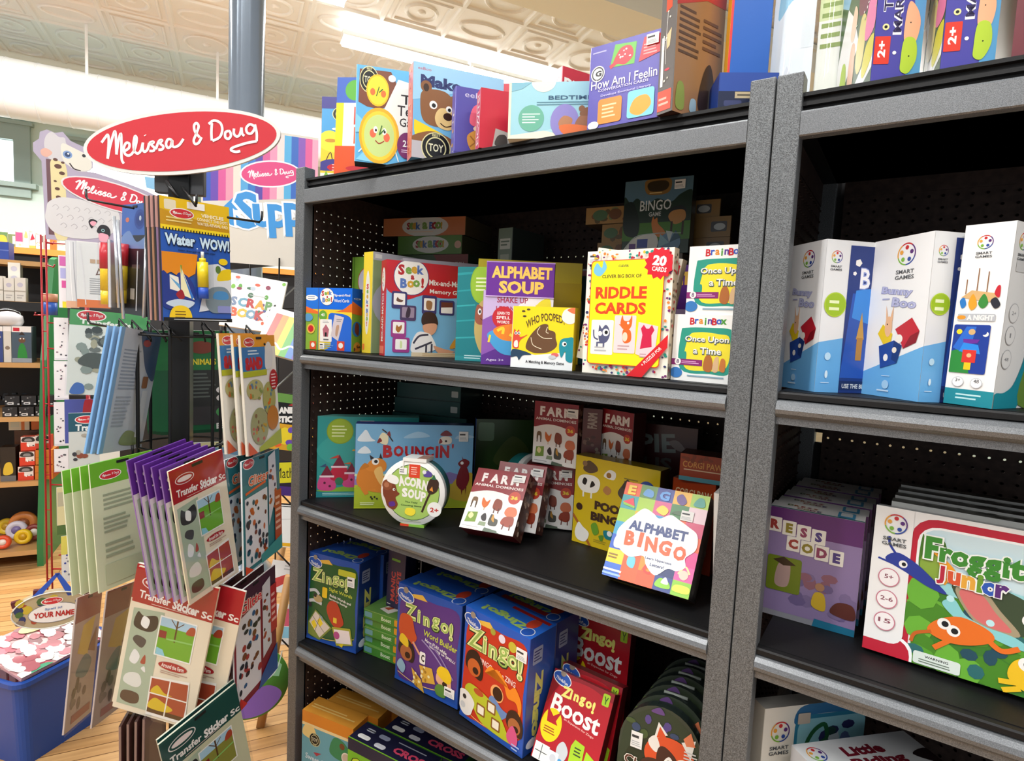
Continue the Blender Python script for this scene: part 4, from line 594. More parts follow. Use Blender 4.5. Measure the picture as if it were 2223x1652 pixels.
# round tin standing on edge
def tin(label, loc, yaw, lean, art, rad=0.089, dep=0.062, group=gB, front='#f4f4f0', side='#1f7f80'):
    r = empty('round_game_tin', loc, label, 'round game tin', group, (-lean, 0, yaw)); M = Matrix.Translation((0, 0, rad + 0.002))
    e = MB(); e.lathe([(0.001, 0.0), (rad - 0.002, 0.0), (rad, 0.002)], mat(front, 0.3), M); e.lathe([(rad, 0.002), (rad, 0.018)], mat(front, 0.3), M); Face(e, lambda u, v, k: ((u - 0.5) * 2 * rad, -k, 0.002 + v * 2 * rad), 2 * rad, 2 * rad).draw(art); e.build('lid', r)
    e = MB(); e.lathe([(rad - 0.003, 0.018), (rad - 0.003, dep - 0.004), (rad - 0.006, dep), (0.001, dep)], mat(side, 0.35), M); e.build('tin_body', r)
    return r
r = tin('round green and white soup-counting game tin with a squirrel chef and spoon', (0.4055, 0.014, ZB + 0.0006), 0.42, 0.05,
    'e 50 50 42 #3c5a3c;e 50 50 41 #a6c864;p #f4f4f0 42,90 60,90 60,78 42,78;p #e04428 43,72 60,72 60,92 43,92;z 46 76 57 89 #f8c8b8 4;x 32 66 10 16 W 8 0.06 A;x 41 66 9 14 W 4 0.06 C;x 50 65 10 14 W 0 0.06 O;x 60 64 9 15 W -4 0.06 R;x 69 62 9 15 W -8 0.06 N;x 38 49 9 14 W 4 0.06 S;x 48 48 10 14 W 0 0.06 O;x 58 47 9 14 W -3 0.06 U;x 67 45 8 15 W -6 0.06 P;t 49 35 20 3 #2e5a2a 0 The Tasty;t 49 30 32 3 #2e5a2a 0 Counting Game;e 85 28 11 #f4f4f0;x 85 27 13 7 #c42a24 0 0.03 2+;l #3a2418 3 66,22 74,44 82,62;b #3a2418 72,60 76,72 84,74 90,68 88,56 80,50 74,52;p #e8963a 76,56 80,62 82,54;p #2a6a4a 78,72 82,80 86,72;b #7a3a22 4,44 4,58 12,64 22,60 26,50 30,46 24,40 28,30 22,22 12,26 8,36;e 10 58 8 #8a4a2c;e 9 58 4 #b07050;b #f4f4f0 10,64 12,74 24,72 28,66 24,60;e 21 52 2 W;e 21.5 52 1 K;b #5a2a8a 14,32 22,34 24,28 16,26;b #f4e03a 40,18 42,26 54,26 56,20 50,15;b #5a4a9a 66,76 70,84 78,82 78,76;e 67 82 3 #e8e8f0;z 32 6 70 9 #b0b8a0 1;q 28 76 40 86 1 #fafafa;z 29 78 38 84 #4a4a4c 2')
e = MB(); e.box(-0.030, -0.003, 0.173, 0.035, 0.063, 0.182, mat('#f2f2ee', 0.35)); e.box(-0.030, -0.0035, 0.15, -0.027, -0.001, 0.182, mat('W', 0.4)); e.box(0.008, 0.0, 0.1821, 0.035, 0.055, 0.1826, mat('#a87a62', 0.4)); e.build('band', r)
e = MB(); e.box(-0.03, -0.001, -0.0003, 0.036, 0.05, 0.006, mat('#8ac04a', 0.4)); e.box(-0.03, -0.0012, 0.0, -0.006, 0.0, 0.006, mat('#e04428', 0.4)); e.build('paper_foot', r)
tin('round teal and cream game tin turned away, in the shade behind the domino boxes', (0.605, 0.320, ZB + 0.0006), 1.40, 0.05, 'e 50 50 44 #4a9a96;e 50 50 30 #3a7a78;b #cfd8cc 50,60 70,84 90,70 80,60;l #d8dcd0 5 40,70 60,90 84,84', group=gB)
for i, (zz, x0, w0, yw) in enumerate(((0.972, 0.20, 0.26, 0.30), (1.0215, 0.195, 0.27, 0.24), (1.0710, 0.20, 0.27, 0.27), (1.1205, 0.19, 0.28, 0.24), (1.170, 0.195, 0.27, 0.25), (1.2195, 0.185, 0.24, 0.24), (1.269, 0.19, 0.235, 0.22))):
    if zz < 1.15: continue
    G('game_box', 'flat dark teal game box, %s of the stack at the back left' % {4: 'third from top', 5: 'second from top', 6: 'topmost'}[i], 'game box', (x0, 0.30, zz + 0.0005, yw, 0, 0, w0, 0.0485, 0.17), '#24504e #1a3a3a #1a3434 #183230', 'q 86 30 96 70 1 #c4ccc8;r 0 2 100 6 #162e2e', group='flat teal boxes stacked at the back')
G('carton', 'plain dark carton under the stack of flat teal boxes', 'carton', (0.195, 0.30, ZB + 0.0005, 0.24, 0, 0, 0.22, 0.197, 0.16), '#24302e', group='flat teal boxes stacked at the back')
G('game_box', 'dark green game box with a blue spine, behind the sky-blue cow box', 'game box', (0.455, 0.37, ZB + 0.0005, 0.75, 0, 0, 0.19, 0.258, 0.03), '#2e4a1e #3c64b4 #1c2c18', 'q 4 74 30 96 4 #6a8a6a;b #4a5a2a 30,50 60,80 90,60 70,40', L='t 50 62 30 30 #a8b8e0 90 TOWN', group=gB)
FARM = 'r 0 0 100 100 #f4f0ec;r 0 66 100 101 #8e1c26;b #8e1c26 0,66 0,58 30,64 60,63 100,56 100,66 60,70;%s;t 50 72.5 92 4.4 #f2e8e4 0 ANIMAL DOMINOES;e 84 58 11 #c8402a;x 84 58 13 6 #f2d03a 0 0.05 36;b #7a5a3a 8,38 9,50 18,50 19,38 16,44 11,44;l #4a3624 2 10,44 9,34;l #4a3624 2 17,44 18,34;b #d86a24 28,42 28,52 36,46 42,50 40,40 34,36;l #b8862a 1 35,38 35,32;b #8a3a24 50,38 52,52 64,50 66,38 60,34;l #5a2818 2 54,38 54,30;l #5a2818 2 62,38 62,30;b #d8744a 74,32 78,42 92,42 96,32 86,26;p #7a9a3a 6,10 8,26 26,28 26,12;b #e8d8a0 10,20 14,26 20,22 16,16;b #2a2426 34,22 40,28 44,22 44,16 38,16;p #8a9a7a 32,8 34,14 46,14 46,8;b #4a4a44 50,12 52,28 60,22 66,20 66,12 60,10;b #c8923a 54,20 56,28 60,16;b #9a3c24 72,16 76,26 92,28 94,16 86,12;l #6a2a1a 2 78,16 77,6;l #6a2a1a 2 90,16 90,6;q 2 1.5 40 7 2 #f8f6f2;z 4 3 38 5.5 #b8b0b0 1;p #5a6a5a 44,0 46,6 74,3 74,0;q 70 1 96 7 2 #f8f6f2' % word(48, 85, 78, 15, 'FARM', ['#f4ece8'])
FS = 'r 0 0 100 100 #4a2622;n 5 5 95 95 14 26 #6a4438 #8a6a5a #38201c #b8a090'
G('domino_box', 'red and white farm-animal domino box leaning back at the front of the pile', 'domino box', 'b6', '#8e1c26 #4a2622 #3c201c #6a1820', FARM, R=FS, group='farm-animal domino boxes', st=((84, 89, 22, 12),))
G('domino_box', 'red farm-animal domino box leaning close behind the front one', 'domino box', (0.648, 0.128, ZB + 0.0005, 0.125, 0.40, -0.03, 0.14, 0.172, 0.045), '#8e1c26 #4a2622 #3c201c #6a1820', FARM, R=FS, group='farm-animal domino boxes', st=((84, 89, 22, 12),))
G('domino_box', 'upright farm-animal domino box whose left side hides behind the leaning ones', 'domino box', 'b8', '#8e1c26 #4a2622 #3c201c #6a1820', FARM, R=FS, group='farm-animal domino boxes', st=((84, 89, 22, 12),))
G('domino_box', 'farm-animal domino box standing on top of the upright one, in half shade', 'domino box', (0.705, 0.232, ZB + 0.181, 0.07, 0, 0, 0.128, 0.166, 0.05), '#8e1c26 #4a2622 #3c201c #6a1820', FARM, R=FS, group='farm-animal domino boxes', st=((88, 86, 24, 14),))
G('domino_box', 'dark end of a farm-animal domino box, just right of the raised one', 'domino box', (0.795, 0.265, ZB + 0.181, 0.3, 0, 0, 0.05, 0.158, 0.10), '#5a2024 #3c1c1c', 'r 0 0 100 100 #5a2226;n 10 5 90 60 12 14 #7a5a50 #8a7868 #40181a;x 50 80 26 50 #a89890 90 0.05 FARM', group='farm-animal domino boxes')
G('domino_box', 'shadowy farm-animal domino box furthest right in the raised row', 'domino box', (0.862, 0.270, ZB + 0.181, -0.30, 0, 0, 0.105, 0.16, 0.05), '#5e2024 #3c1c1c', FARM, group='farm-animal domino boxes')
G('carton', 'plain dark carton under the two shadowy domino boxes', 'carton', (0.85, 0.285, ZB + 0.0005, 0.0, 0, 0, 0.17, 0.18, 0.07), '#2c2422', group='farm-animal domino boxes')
G('game_box', 'yellow animal-droppings bingo box with a cow and a toilet roll pattern', 'game box', (0.896, 0.203, ZB + 0.0005, -0.079, 0, 0, 0.231, 0.224, 0.048), '#d2b41a #8a7410 #3e3408 #8a7614', 'b #5a4430 10,86 16,96 26,92 28,86 18,82;e 12 92 3 #8a6a4a;b #e8e4dc 36,82 42,90 50,88 48,80;e 42 84 3 #9a6a2a;z 60 80 76 86 #8a7a2a 2;b #f2efe6 4,68 8,78 24,80 32,74 28,62 12,60;b #1c1a18 10,70 12,76 16,74 14,68;b #1c1a18 20,66 22,74 26,70;l #f2efe6 2 12,64 12,54;l #f2efe6 2 22,64 22,54;b #b8804a 36,66 40,72 46,68 42,62;b #4a4440 54,66 58,76 64,82 72,74 76,64 66,58;b #3a3532 58,74 64,84 70,76;e 86 77 9 #2a4a9a;z 81 70 91 84 #c8d4f0 3;x 42 48 30 10 #3c2418 0 0.06 POO;x 60 48 0 10 #3c2418 0 0.06 P;x 46 35 46 10 #3c2418 0 0.06 BINGO;e 8 42 4 #3c2418;l #a8622a 3 0,32 10,20 24,0;b #ece8e0 4,12 8,24 14,20 22,14 18,4 8,4;b #6a9a2a 24,24 30,28 34,18 28,14;b #5a8a2a 34,14 40,16 38,8;b #1f7f8a 40,22 42,14 50,14 52,22;e 47 20 3 W;z 28 6 46 10 #a89428 2', R='r 0 0 100 100 #3a3008', group=gB)
ABC = []
rr = random.Random(5)
tiles = [['#ee5a2c', '#5a8a3a', '#2c3a9a', '#f2b62c', '#a6cc3a'], ['#34a0a8', '#a6cc3a', '#d8568a', '#2f7a3a', '#e8c8d0'], ['#9cc83a', '#f0b428', '#3a9ad0', '#ee5a2c', '#d03a6a'], ['#34a0c8', '#7ab83a', '#f0d42c', '#2a8a8a', '#e0562c'], ['#2a5ac0', '#7a2a86', '#d8d82c', '#34a0a8', '#d8408a'], ['#f2cc2c', '#e85a2c', '#f08a24', '#28366c', '#e85aa0'], ['#3a6ac8', '#ee5a2c', '#f2542c', '#34468a', '#8ac43a']]
rows = [100, 86, 71, 57, 43, 28, 14, 0]
for i, row in enumerate(tiles):
    for j, c in enumerate(row): ABC.append('r %g %g %g %g %s' % (j * 20, rows[i + 1], j * 20 + 20, rows[i], c))
ABC += 'x 10 92 10 10 #f6d03a 0 0.05 E;b #5a9ad8 24,90 28,96 36,94 36,88 28,88;x 50 92 12 10 #5aa0e8 0 0.05 G;b #5a2a86 64,94 70,97 76,90 72,86 66,88;b #2a9a8a 84,88 88,96 94,96 96,88;p #e8324a 2,78 14,84 18,74;p #8ac43a 2,78 4,75 18,73 18,75;b #f2d03a 44,76 50,82 58,78 54,72;b #2a5a2a 62,76 70,80 78,76;b #f2efe8 4,36 6,42 10,40 16,41 17,34 14,30 6,30;x 30 33 10 10 #d8408a 0 0.05 L;b #6ac0d0 26,16 26,24 34,24 34,14;b #f2542c 44,14 50,24 56,22;x 50 17 10 10 #d83a2c 0 0.05 C;b #8ac83a 62,4 66,12 76,10 78,4;b #f4f2ea 68,8 72,14 76,8;l #f2e0a0 2 84,20 90,28 96,22;e 90 20 5 #f4c8b8;b #d8e84a 82,4 84,10 98,10 98,4;z 2 18 16 24 #8a6a2a 2;r 0 6 22 8 #f2efe8;r 0 2 22 4 #9ab8f0;b #f6f4f0 20,66 30,75 42,72 50,68 62,74 74,70 84,66 95,60 97,46 88,36 90,28 82,22 72,22 60,13 48,20 42,28 26,24 10,32 5,46 12,58'.split(';')
ABC += [word(52, 56, 66, 10, 'ALPHABET', ['#243a7a'])] + ['x %g %g %g %g #ee5a24 %g 0.055 %s' % q for q in ((22, 42, 12, 15, 4, 'B'), (35, 43, 5, 15, 0, 'I'), (48, 41, 14, 15, 6, 'N'), (64, 41, 14, 15, -4, 'G'), (81, 39, 14, 14, 0, 'O'))] + ['t 60 27 30 3 #3a4a7a 0 Learn Uppercase', 't 60 22 16 3 #3a4a7a 0 Letters!']
G('game_box', 'colourful alphabet bingo box leaning back near the double posts', 'game box', 'b12', '#f0b428 #3a3a8a #221c1c #3a2a2a', ';'.join(ABC), R='n 5 5 95 95 16 16 #3a2c2a #1c1616', group=gB, st=((80, 76, 14, 10),))
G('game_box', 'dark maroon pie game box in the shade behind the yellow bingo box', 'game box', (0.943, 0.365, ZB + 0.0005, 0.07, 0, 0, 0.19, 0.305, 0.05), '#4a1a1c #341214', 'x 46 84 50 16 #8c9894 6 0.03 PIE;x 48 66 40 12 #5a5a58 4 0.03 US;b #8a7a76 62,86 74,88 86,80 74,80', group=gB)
CP = 'r 0 0 100 16 #5a98a4;t 50 62 86 24 #e09a4a 0 CORGI PAW;r 10 40 90 44 #f0c8a0;n 8 74 92 96 5 9 #8a3414'
G('game_box', 'small orange game box, upper of the two beside the right-hand post', 'game box', (1.098, 0.212, ZB + 0.2105, 0.12, 0, 0, 0.10, 0.061, 0.07), '#a83c14 #8a3010 #6a240c #6a3020', CP, group=gB)
G('game_box', 'orange game box, lower of the two behind the colourful bingo box', 'game box', (1.080, 0.22, ZB + 0.0005, -0.05, 0, 0, 0.10, 0.209, 0.08), '#a83c14 #8a3010 #6a240c #7a3418', 't 50 86 84 8 #e0c8a0 0 CORGI PAW;r 0 0 100 60 #7a2c10', group=gB)
G('book', 'thin white-edged book leaning against the right-hand post', 'book', (1.179, 0.085, ZB + 0.0005, 0.05, 0.0, -0.06, 0.012, 0.225, 0.15), '#eceae6 #cfc6bc #b8a898 #f4f2ee', group=gB)
# ---------------------------------------------------------------- lower shelf
def thinkfun(cx, cy, r): return 'e %g %g %g W %g -12;e %g %g %g #2a56b0 %g -12;e %g %g %g #9a8a7a %g;t %g %g %g %g W -12 ThinkFun' % (cx, cy, r * 1.08, r * 0.62, cx, cy, r, r * 0.53, cx, cy + r * 0.42, r * 0.32, r * 0.3, cx, cy - 2, r * 1.5, 3.4)
def zingo(cx, cy, w, h):
    s = ''; 
    for i, (c, dx, dy, k) in enumerate((('Z', -0.37, 0.12, 1.0), ('i', -0.19, 0.05, 0.85), ('n', -0.03, -0.08, 0.62), ('g', 0.16, -0.04, 0.95), ('o', 0.34, -0.02, 0.66), ('!', 0.47, -0.10, 1.1))):
        s += ';x %g %g 0 %g #22301c 0 0.105 %s;x %g %g 0 %g #e8eaa0 0 0.06 %s;x %g %g 0 %g #9ab85a 0 0.0 %s' % ((cx + dx * w, cy + dy * h, h * k * 1.06, c) + (cx + dx * w, cy + dy * h, h * k, c) + (cx + dx * w, cy + dy * h, h * k * 0.92, c))
    return s[1:]
def zbox(cx, art, c): return 'b %s 4,8 4,60 6,84 24,92 60,92 96,90 95,50 95,14 60,6 30,4;p #e8b84a 20,93 40,96 48,91 22,90;l #e8c878 1 5,9 30,5 60,7 95,15;r 0 0 100 3 #2a56b0;%s;%s' % (c, art, thinkfun(14, 90, 13))
ZT = 'x 50 36 70 36 #9ab85a 180 0.05 Zingo!;e 82 60 7 #c0402a 12;e 88 20 8 #dfe4f0 9;e 88 20 7 #2a56b0 8'
ZR = 'x 40 38 62 40 #c8c86a -90 0.06 Zingo!;q 14 76 50 90 4 #8a96b0;z 18 78 46 88 #2a3a6a 4;e 30 8 20 #dfe4f0 12'
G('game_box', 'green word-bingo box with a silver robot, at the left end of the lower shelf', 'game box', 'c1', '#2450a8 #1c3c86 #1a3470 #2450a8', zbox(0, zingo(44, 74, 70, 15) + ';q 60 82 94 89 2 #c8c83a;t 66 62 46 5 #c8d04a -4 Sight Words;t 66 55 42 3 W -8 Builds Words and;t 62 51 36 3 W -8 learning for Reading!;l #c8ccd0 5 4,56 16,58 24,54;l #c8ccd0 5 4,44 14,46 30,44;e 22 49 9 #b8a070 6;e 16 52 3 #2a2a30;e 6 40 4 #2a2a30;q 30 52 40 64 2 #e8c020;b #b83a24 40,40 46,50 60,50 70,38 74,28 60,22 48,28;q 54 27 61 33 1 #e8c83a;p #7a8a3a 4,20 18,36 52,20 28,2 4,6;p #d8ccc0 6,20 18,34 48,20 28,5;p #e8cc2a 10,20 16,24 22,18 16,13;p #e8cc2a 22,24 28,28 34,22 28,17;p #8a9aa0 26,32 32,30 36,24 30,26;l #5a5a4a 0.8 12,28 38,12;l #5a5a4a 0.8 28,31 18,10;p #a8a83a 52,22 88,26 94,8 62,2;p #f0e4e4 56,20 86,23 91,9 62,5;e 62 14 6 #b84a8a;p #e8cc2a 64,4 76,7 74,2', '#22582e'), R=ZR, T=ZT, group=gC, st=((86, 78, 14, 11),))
G('game_box', 'slim dark purple game box leaning upright on the stack of green boxes', 'game box', (0.268, 0.10, ZC + 0.136, 0.06, 0.0, 0.035, 0.068, 0.178, 0.05), '#2c2a4e #1c1a34', 'q 22 80 70 84 2 #6aa83a;x 66 36 56 24 #c8484a 90 0.03 SOCKEYE;x 36 36 50 24 #c8484a 90 0.03 MANIC;z 8 3 30 6 W 1', group=gC)
for i in range(5):
    G('game_box', 'flat green word game box, %s of the short stack' % ('bottom', 'second from bottom', 'middle', 'second from top', 'topmost')[i], 'game box', (0.262 + (0.003, -0.003, 0.004, -0.002, 0.002)[i], 0.055 + (0.0, 0.006, 0.002, 0.005, 0.0)[i], ZC + 0.0005 + i * 0.0268, (0.1, 0.06, 0.13, 0.09, 0.12)[i], 0, 0, 0.135, 0.0262, 0.12), '#4a8a34 #3a7028 #3a6a28 #6a9a4a', 'q 3 20 24 80 2 #6aa0a8;t 62 52 26 46 #dfe8c8 0 Boost;q 84 14 98 86 2 #e8a02a;l #c8d890 0.4 0,96 100,96', T='p #f0ece0 30,20 60,10 80,60 50,80;p #c8603a 34,30 50,24 60,50', group='flat green boxes in the short stack')
KID = lambda x, y, s, hair, skin: 'b %s %g,%g %g,%g %g,%g %g,%g %g,%g;e %g %g %g %s;e %g %g %g #2a1410 %g' % (hair, x - 9 * s, y - 2, x - 8 * s, y + 8 * s, x + 2 * s, y + 11 * s, x + 10 * s, y + 4 * s, x + 8 * s, y - 6 * s, x, y, 7.5 * s, skin, x + 2 * s, y - 1.5 * s, 3.4 * s, 3.0 * s)
G('game_box', 'purple word-building game box with two cartoon children, second large box on the lower shelf', 'game box', 'c4', '#2450a8 #1c3c86 #1a3878 #2454b0', zbox(0, zingo(50, 73, 76, 16) + ';t 70 58 52 6 #c8d04a -6 Word Builder;t 64 51 34 3.4 W -10 Have FUN while;t 74 46 40 3.4 W -10 learning to SPELL!;b #c8502a 4,56 8,70 24,70 30,58 34,50 24,42 10,44;e 20 43 4 W;x 20 43 4 4 K 0 0.02 G;l #e0a080 3 28,46 40,36;q 40 28 49 40 2 W;x 45 34 5 7 K 0 0.04 C;l #9a88b8 2 42,52 60,44 80,30 92,14;l #8a76ac 2 52,52 70,44 92,26;%s;b #e8c42a 6,42 10,50 20,46 20,38;%s;b #f0c820 68,26 72,34 84,34 90,26 84,20;p #d8a840 40,26 60,28 66,14 46,10;n 44 12 62 26 2 8 #f0e4b0 #a87a2a;p #d8a840 28,20 44,12 50,-0 34,4;n 32 3 46 16 2 8 #f0e4b0 #a87a2a;b #5a8a3a 66,10 70,16 80,16 82,6 70,5;b #8ab0c8 4,16 10,24 18,18 14,10' % (KID(18, 32, 1.3, '#2a1c1a', '#a8623a'), KID(78, 20, 1.1, '#e8b08a', '#e8b08a')), '#5a3480'), R=ZR, T=ZT, group=gC, st=((88, 13, 15, 9),))
G('game_box', 'large red bingo game box with cartoon children round a lime table', 'game box', 'c5', '#2458bc #1c3c86 #1f4694 #2a66c8', zbox(0, zingo(50, 74, 82, 19) + ';e 46 90 4 #a8a03a;e 60 88 5 #e8dce8;e 76 86 6 #c8b83a;t 56 58 56 5 #f8d8d0 -5 BINGO with a ZING;%s;b #f08a24 38,52 46,60 58,56 68,50 74,42 86,42 90,34 82,26 92,30 94,44 84,54 76,50 70,54 56,60;e 58 40 10 #f0a868;e 59 40 7.5 #301408 8;b #6a8ac0 46,30 52,36 66,30 76,28 66,20 54,20;%s;b #b8c02c 8,26 14,34 30,34 50,30 66,22 80,8 78,5 40,6 24,14;e 30 31 8 #b8502a 4;q 44 20 58 30 2 #8a5a24;q 46 21.5 56 28.5 1 #f0ead8;q 28 12 42 22 2 #8a5a24;q 30 13.5 40 20.5 1 #f0ead8;q 52 8 66 18 2 #8a5a24;q 54 9.5 64 16.5 1 #f0ead8;b #e8e6e2 0,10 0,24 12,26 24,20 22,12 18,6 8,4;e 8 20 3 #2a2a2c;e 6 12 4 #c8ccd0;b #d8568a 76,12 84,22 92,14 90,6 80,6;z 84 2 96 8 #a8c0f0 2' % (KID(20, 50, 1.4, '#2a1410', '#c8622a'), KID(86, 22, 1.2, '#3a2018', '#b06a3c')), '#c4321c'), R=ZR, T=ZT + ';r 40 80 96 92 #a02424', group=gC, st=((90, 84, 15, 10),))
BOOST = 'r 0 0 100 100 #b41a26;b #8e1420 -1,60 20,90 60,96 101,90 101,101 -1,101;' + thinkfun(16, 92, 15) + ';%s;x 50 63 80 20 W -3 0.025 Boost;t 60 50 50 3 #f0b8b0 -6 an Expansion for Zingo;e 18 40 17 #f4d414 22;p #b41a26 6,58 18,50 30,58 24,46 28,42 10,42;z 8 30 28 38 #a8441c 3;p %s 56,30 60,38 76,36 78,8 58,6;p %s 80,32 98,26 96,-0 78,4;z 62 22 74 32 #3a4a2a 3;z 84 16 94 24 #3a4a2a 2;q 84 84 95 97 2 #a8d02a;l #2a5a1c 1.4 87,94 89.5,90 92,94;l #2a5a1c 1.4 89.5,90 89.5,86;b #c8ccd0 36,22 44,30 54,22 50,10 40,8;b #4a9ad0 36,0 44,12 56,6 56,0;q 2 -0 26 18 1 #e8ece8;q 26 0 42 16 1 #e4e8f0;l #3a3a3c 1 4,9 24,9;l #3a3a3c 1 14,1 14,17;e 34 9 5 #c8ccd4;t 34 2.5 12 2.4 K 0 Frog'
BZ = 'x 28 80 0 12 #f0e87a 0 0.05 Z;x 36 80 0 11 #f0e87a 0 0.05 i;x 45 79 0 8 #f0e87a 0 0.05 n;x 55 78 0 11 #f0e87a 0 0.05 g;x 66 78 0 8 #f0e87a 0 0.05 o;x 74 77 0 13 #f0e87a 0 0.05 !'
G('game_box', 'red expansion game box with pale blue cards, at the back of the lower shelf', 'game box', 'c6', '#a01822 #781018 #681018 #8a1420', BOOST % (BZ, '#7aa6d0', '#7aa6d0'), group=gC, st=((10, 96, 16, 7),))
G('game_box', 'dark red expansion game box leaning just behind the front one', 'game box', (0.910, 0.048, ZC + 0.0005, -0.06, 0.30, 0, 0.158, 0.178, 0.03), '#8e1420 #781018 #501014 #7a141e', BOOST % (BZ, '#a8d02a', '#a8d02a'), group=gC)
G('game_box', 'red expansion game box with lime green cards, leaning at the front of the lower shelf', 'game box', 'c7', '#b41a26 #8a1018 #581014 #7a141e', BOOST % (BZ, '#a8d02a', '#a8d02a'), group=gC)
for k_, lb, x_, z_ in (('c1', 'blue bingo box standing right behind the green word-bingo one', 0.012, ''), ('c4', 'blue bingo box standing right behind the purple word-building one', 0.0, ''), ('c5', 'blue bingo box with a red strip, right behind the large red one', 0.0, ';r 10 8 80 26 #8a2024')):
    q = PB[k_]; d_ = q[8] + 0.009
    G('game_box', lb, 'game box', (q[0] - math.sin(q[3]) * d_ + x_, q[1] + math.cos(q[3]) * d_, ZC + 0.0005, q[3], 0, 0, q[6], q[7] - 0.003, 0.095), '#2450a8 #1c3c86 #1a3470 #2450a8', R=ZR, T=ZT + z_, group=gC)
# row of shaped tins with a red panda
def panda_tin(i, loc, yaw, lean, label):
    r = empty('shaped_game_tin', loc, label, 'game tin', 'dark green panda game tins in a row', (-lean, 0, yaw)); w, h, t = 0.172, 0.205, 0.034
    out = [(-w / 2, 0), (w / 2, 0), (w / 2, h * 0.55)] + [(w / 2 * math.cos(q), h * 0.55 + h * 0.45 * math.sin(q)) for q in [PI * k / 16 for k in range(1, 16)]] + [(-w / 2, h * 0.55)]
    e = MB(); e.prism(out, 0, 0.012, mat('#3c4438', 0.35), m2=mat('#2a3430', 0.35)); f = Face(e, lambda u, v, k: ((u - 0.5) * w, -k, v * h), w, h)
    f.draw('b #34402e 2,2 2,50 12,80 50,98 88,80 98,50 98,2;b #2c3424 10,2 8,40 30,66 70,70 92,40 90,2;n 4 4 96 40 4 22 #5a7a34 #6a8a3c #48642c;n 12 66 88 88 5 9 #3a4a6a #4a5a34 #5a4a8a;y 13;e 62 40 30 #e0562c 24;p #f0ece4 42,54 46,72 58,62;p #f0ece4 74,60 90,66 86,46;p #e0562c 45,56 48,68 56,60;b #f2ece4 36,52 44,58 50,48 46,42 38,46;b #f2ece4 70,40 80,44 86,36 80,28 74,32;b #4a2a20 48,46 56,50 70,42 72,30 60,20 48,30;b #f2ece4 56,36 62,42 68,36 66,30 58,30;e 62 36 3 K;b #4a2e24 30,30 50,34 48,10 30,6;p #e8845a 76,64 84,72 90,60 80,58;b #6a4a86 36,80 46,86 52,80;o 34 22 50 12 #5a2a1c #f4ece0 -8 Cheeky;o 38 8 42 12 #5a2a1c #f4ece0 -6 Butts'); f.draw('z 78 42 96 54 #d8d4d0 4'); e.build('lid', r)
    inn = [(x * 0.97, 0.003 + z * 0.97) for x, z in out]
    e = MB(); e.prism(inn, 0.012, t, mat('#2a3634', 0.35), m2=mat('#24302e', 0.3)); e.build('tin_body', r)
    if i == 0: sticker(r, w, h, 22, 60, 14, 16)
    else:
        e = MB(); e.tube([(-0.02, 0.02, h * 0.985), (0.03, 0.02, h * 0.985)], 0.004, mat('#a8b0a8', 0.4), 6); e.build('top_label', r)
for i in range(6): panda_tin(i, (1.106 + 0.0005 * i, 0.018 + 0.046 * i, ZC + 0.0052), 0.10, 0.12, ('dark green shaped tin with a red panda face, front of the row by the post', 'dark green panda tin, second in the row from the front', 'dark green panda tin, third in the row from the front', 'dark green panda tin, fourth in the row from the front', 'dark green panda tin, fifth in the row, deep in shade', 'dark green panda tin, last in the row, deepest in shade')[i])
# ---------------------------------------------------------------- bottom shelf
OC = 'r 0 62 100 100 #e08a2a;r 0 0 100 80 #6aa8b8;r 0 80 100 84 #f2d8a0;b #f2d48a 2,66 6,80 24,80 28,64;a 26 64 11;b #3a8a5a 56,56 64,78 84,76 96,62 80,50;e 80 70 5 #7a4a2a;e 88 56 9 #f0e4d4;e 88 56 7 #d8c0a8;t 38 36 60 8 #d8e8f0 -4 Sweet Cocoa;p #b83a4a 24,46 40,48 30,42;p #b83a4a 56,38 70,34 60,32;b #dfe8ee 0,8 10,26 22,14 12,4;b #2a5a8a 30,4 50,20 70,10'
for i in range(2):
    G('game_box', ('orange and blue game box at the front left of the bottom shelf', 'orange-topped game box standing second, behind the front left one')[i], 'game box', (0.137 + 0.022 * i, -0.028 + 0.074 * i, ZD + 0.0005, 0.18, 0.0, 0, 0.19, 0.222, 0.07), '#e08a2a #b86a1c #c87a24 #e09a3a', OC, T='z 6 30 92 60 #f0c878 2', group=gD, st=((84, 34, 18, 10),) if i == 0 else ())
G('game_box', 'orange game box third in the row on the bottom shelf', 'game box', (0.175, 0.12, ZD + 0.0005, 0.18, 0, 0, 0.18, 0.215, 0.06), '#c87a24 #a8641c #a8641c #a86a34', T='z 6 30 92 60 #e0a858 2', group=gD)
G('game_box', 'pale box with a round-cornered top in the shade behind the orange boxes', 'game box', (0.165, 0.27, ZD + 0.0005, 0.3, 0, 0, 0.2, 0.24, 0.05), '#a89a98 #8a7c7a', 'n 10 60 90 94 5 12 #8a4a44 #5a6a9a #c8b8b4;r 0 0 100 50 #6a8a3a', group=gD)
CM = 'r 0 0 100 100 #7ab62a;r 0 84 100 100 #24243c;o 34 66 58 20 #c8d83a #1c2a14 -2 CROSS;o 34 42 60 20 #c8283a #1c2a14 -2 MATH;n 60 20 96 60 6 7 W #e0e8c0'
CT = 'q 6 20 22 40 3 W;q 30 14 44 34 3 #d8d8e0;q 26 56 40 76 3 #9aa0b8;q 8 60 20 76 3 #b8bcc8;x 74 40 44 30 #d84a6a 0 0.05 CROSS;z 50 70 96 80 #a8a8b8 1;r 0 0 100 4 #7ab62a;r 0 96 100 100 #3a7a2c'
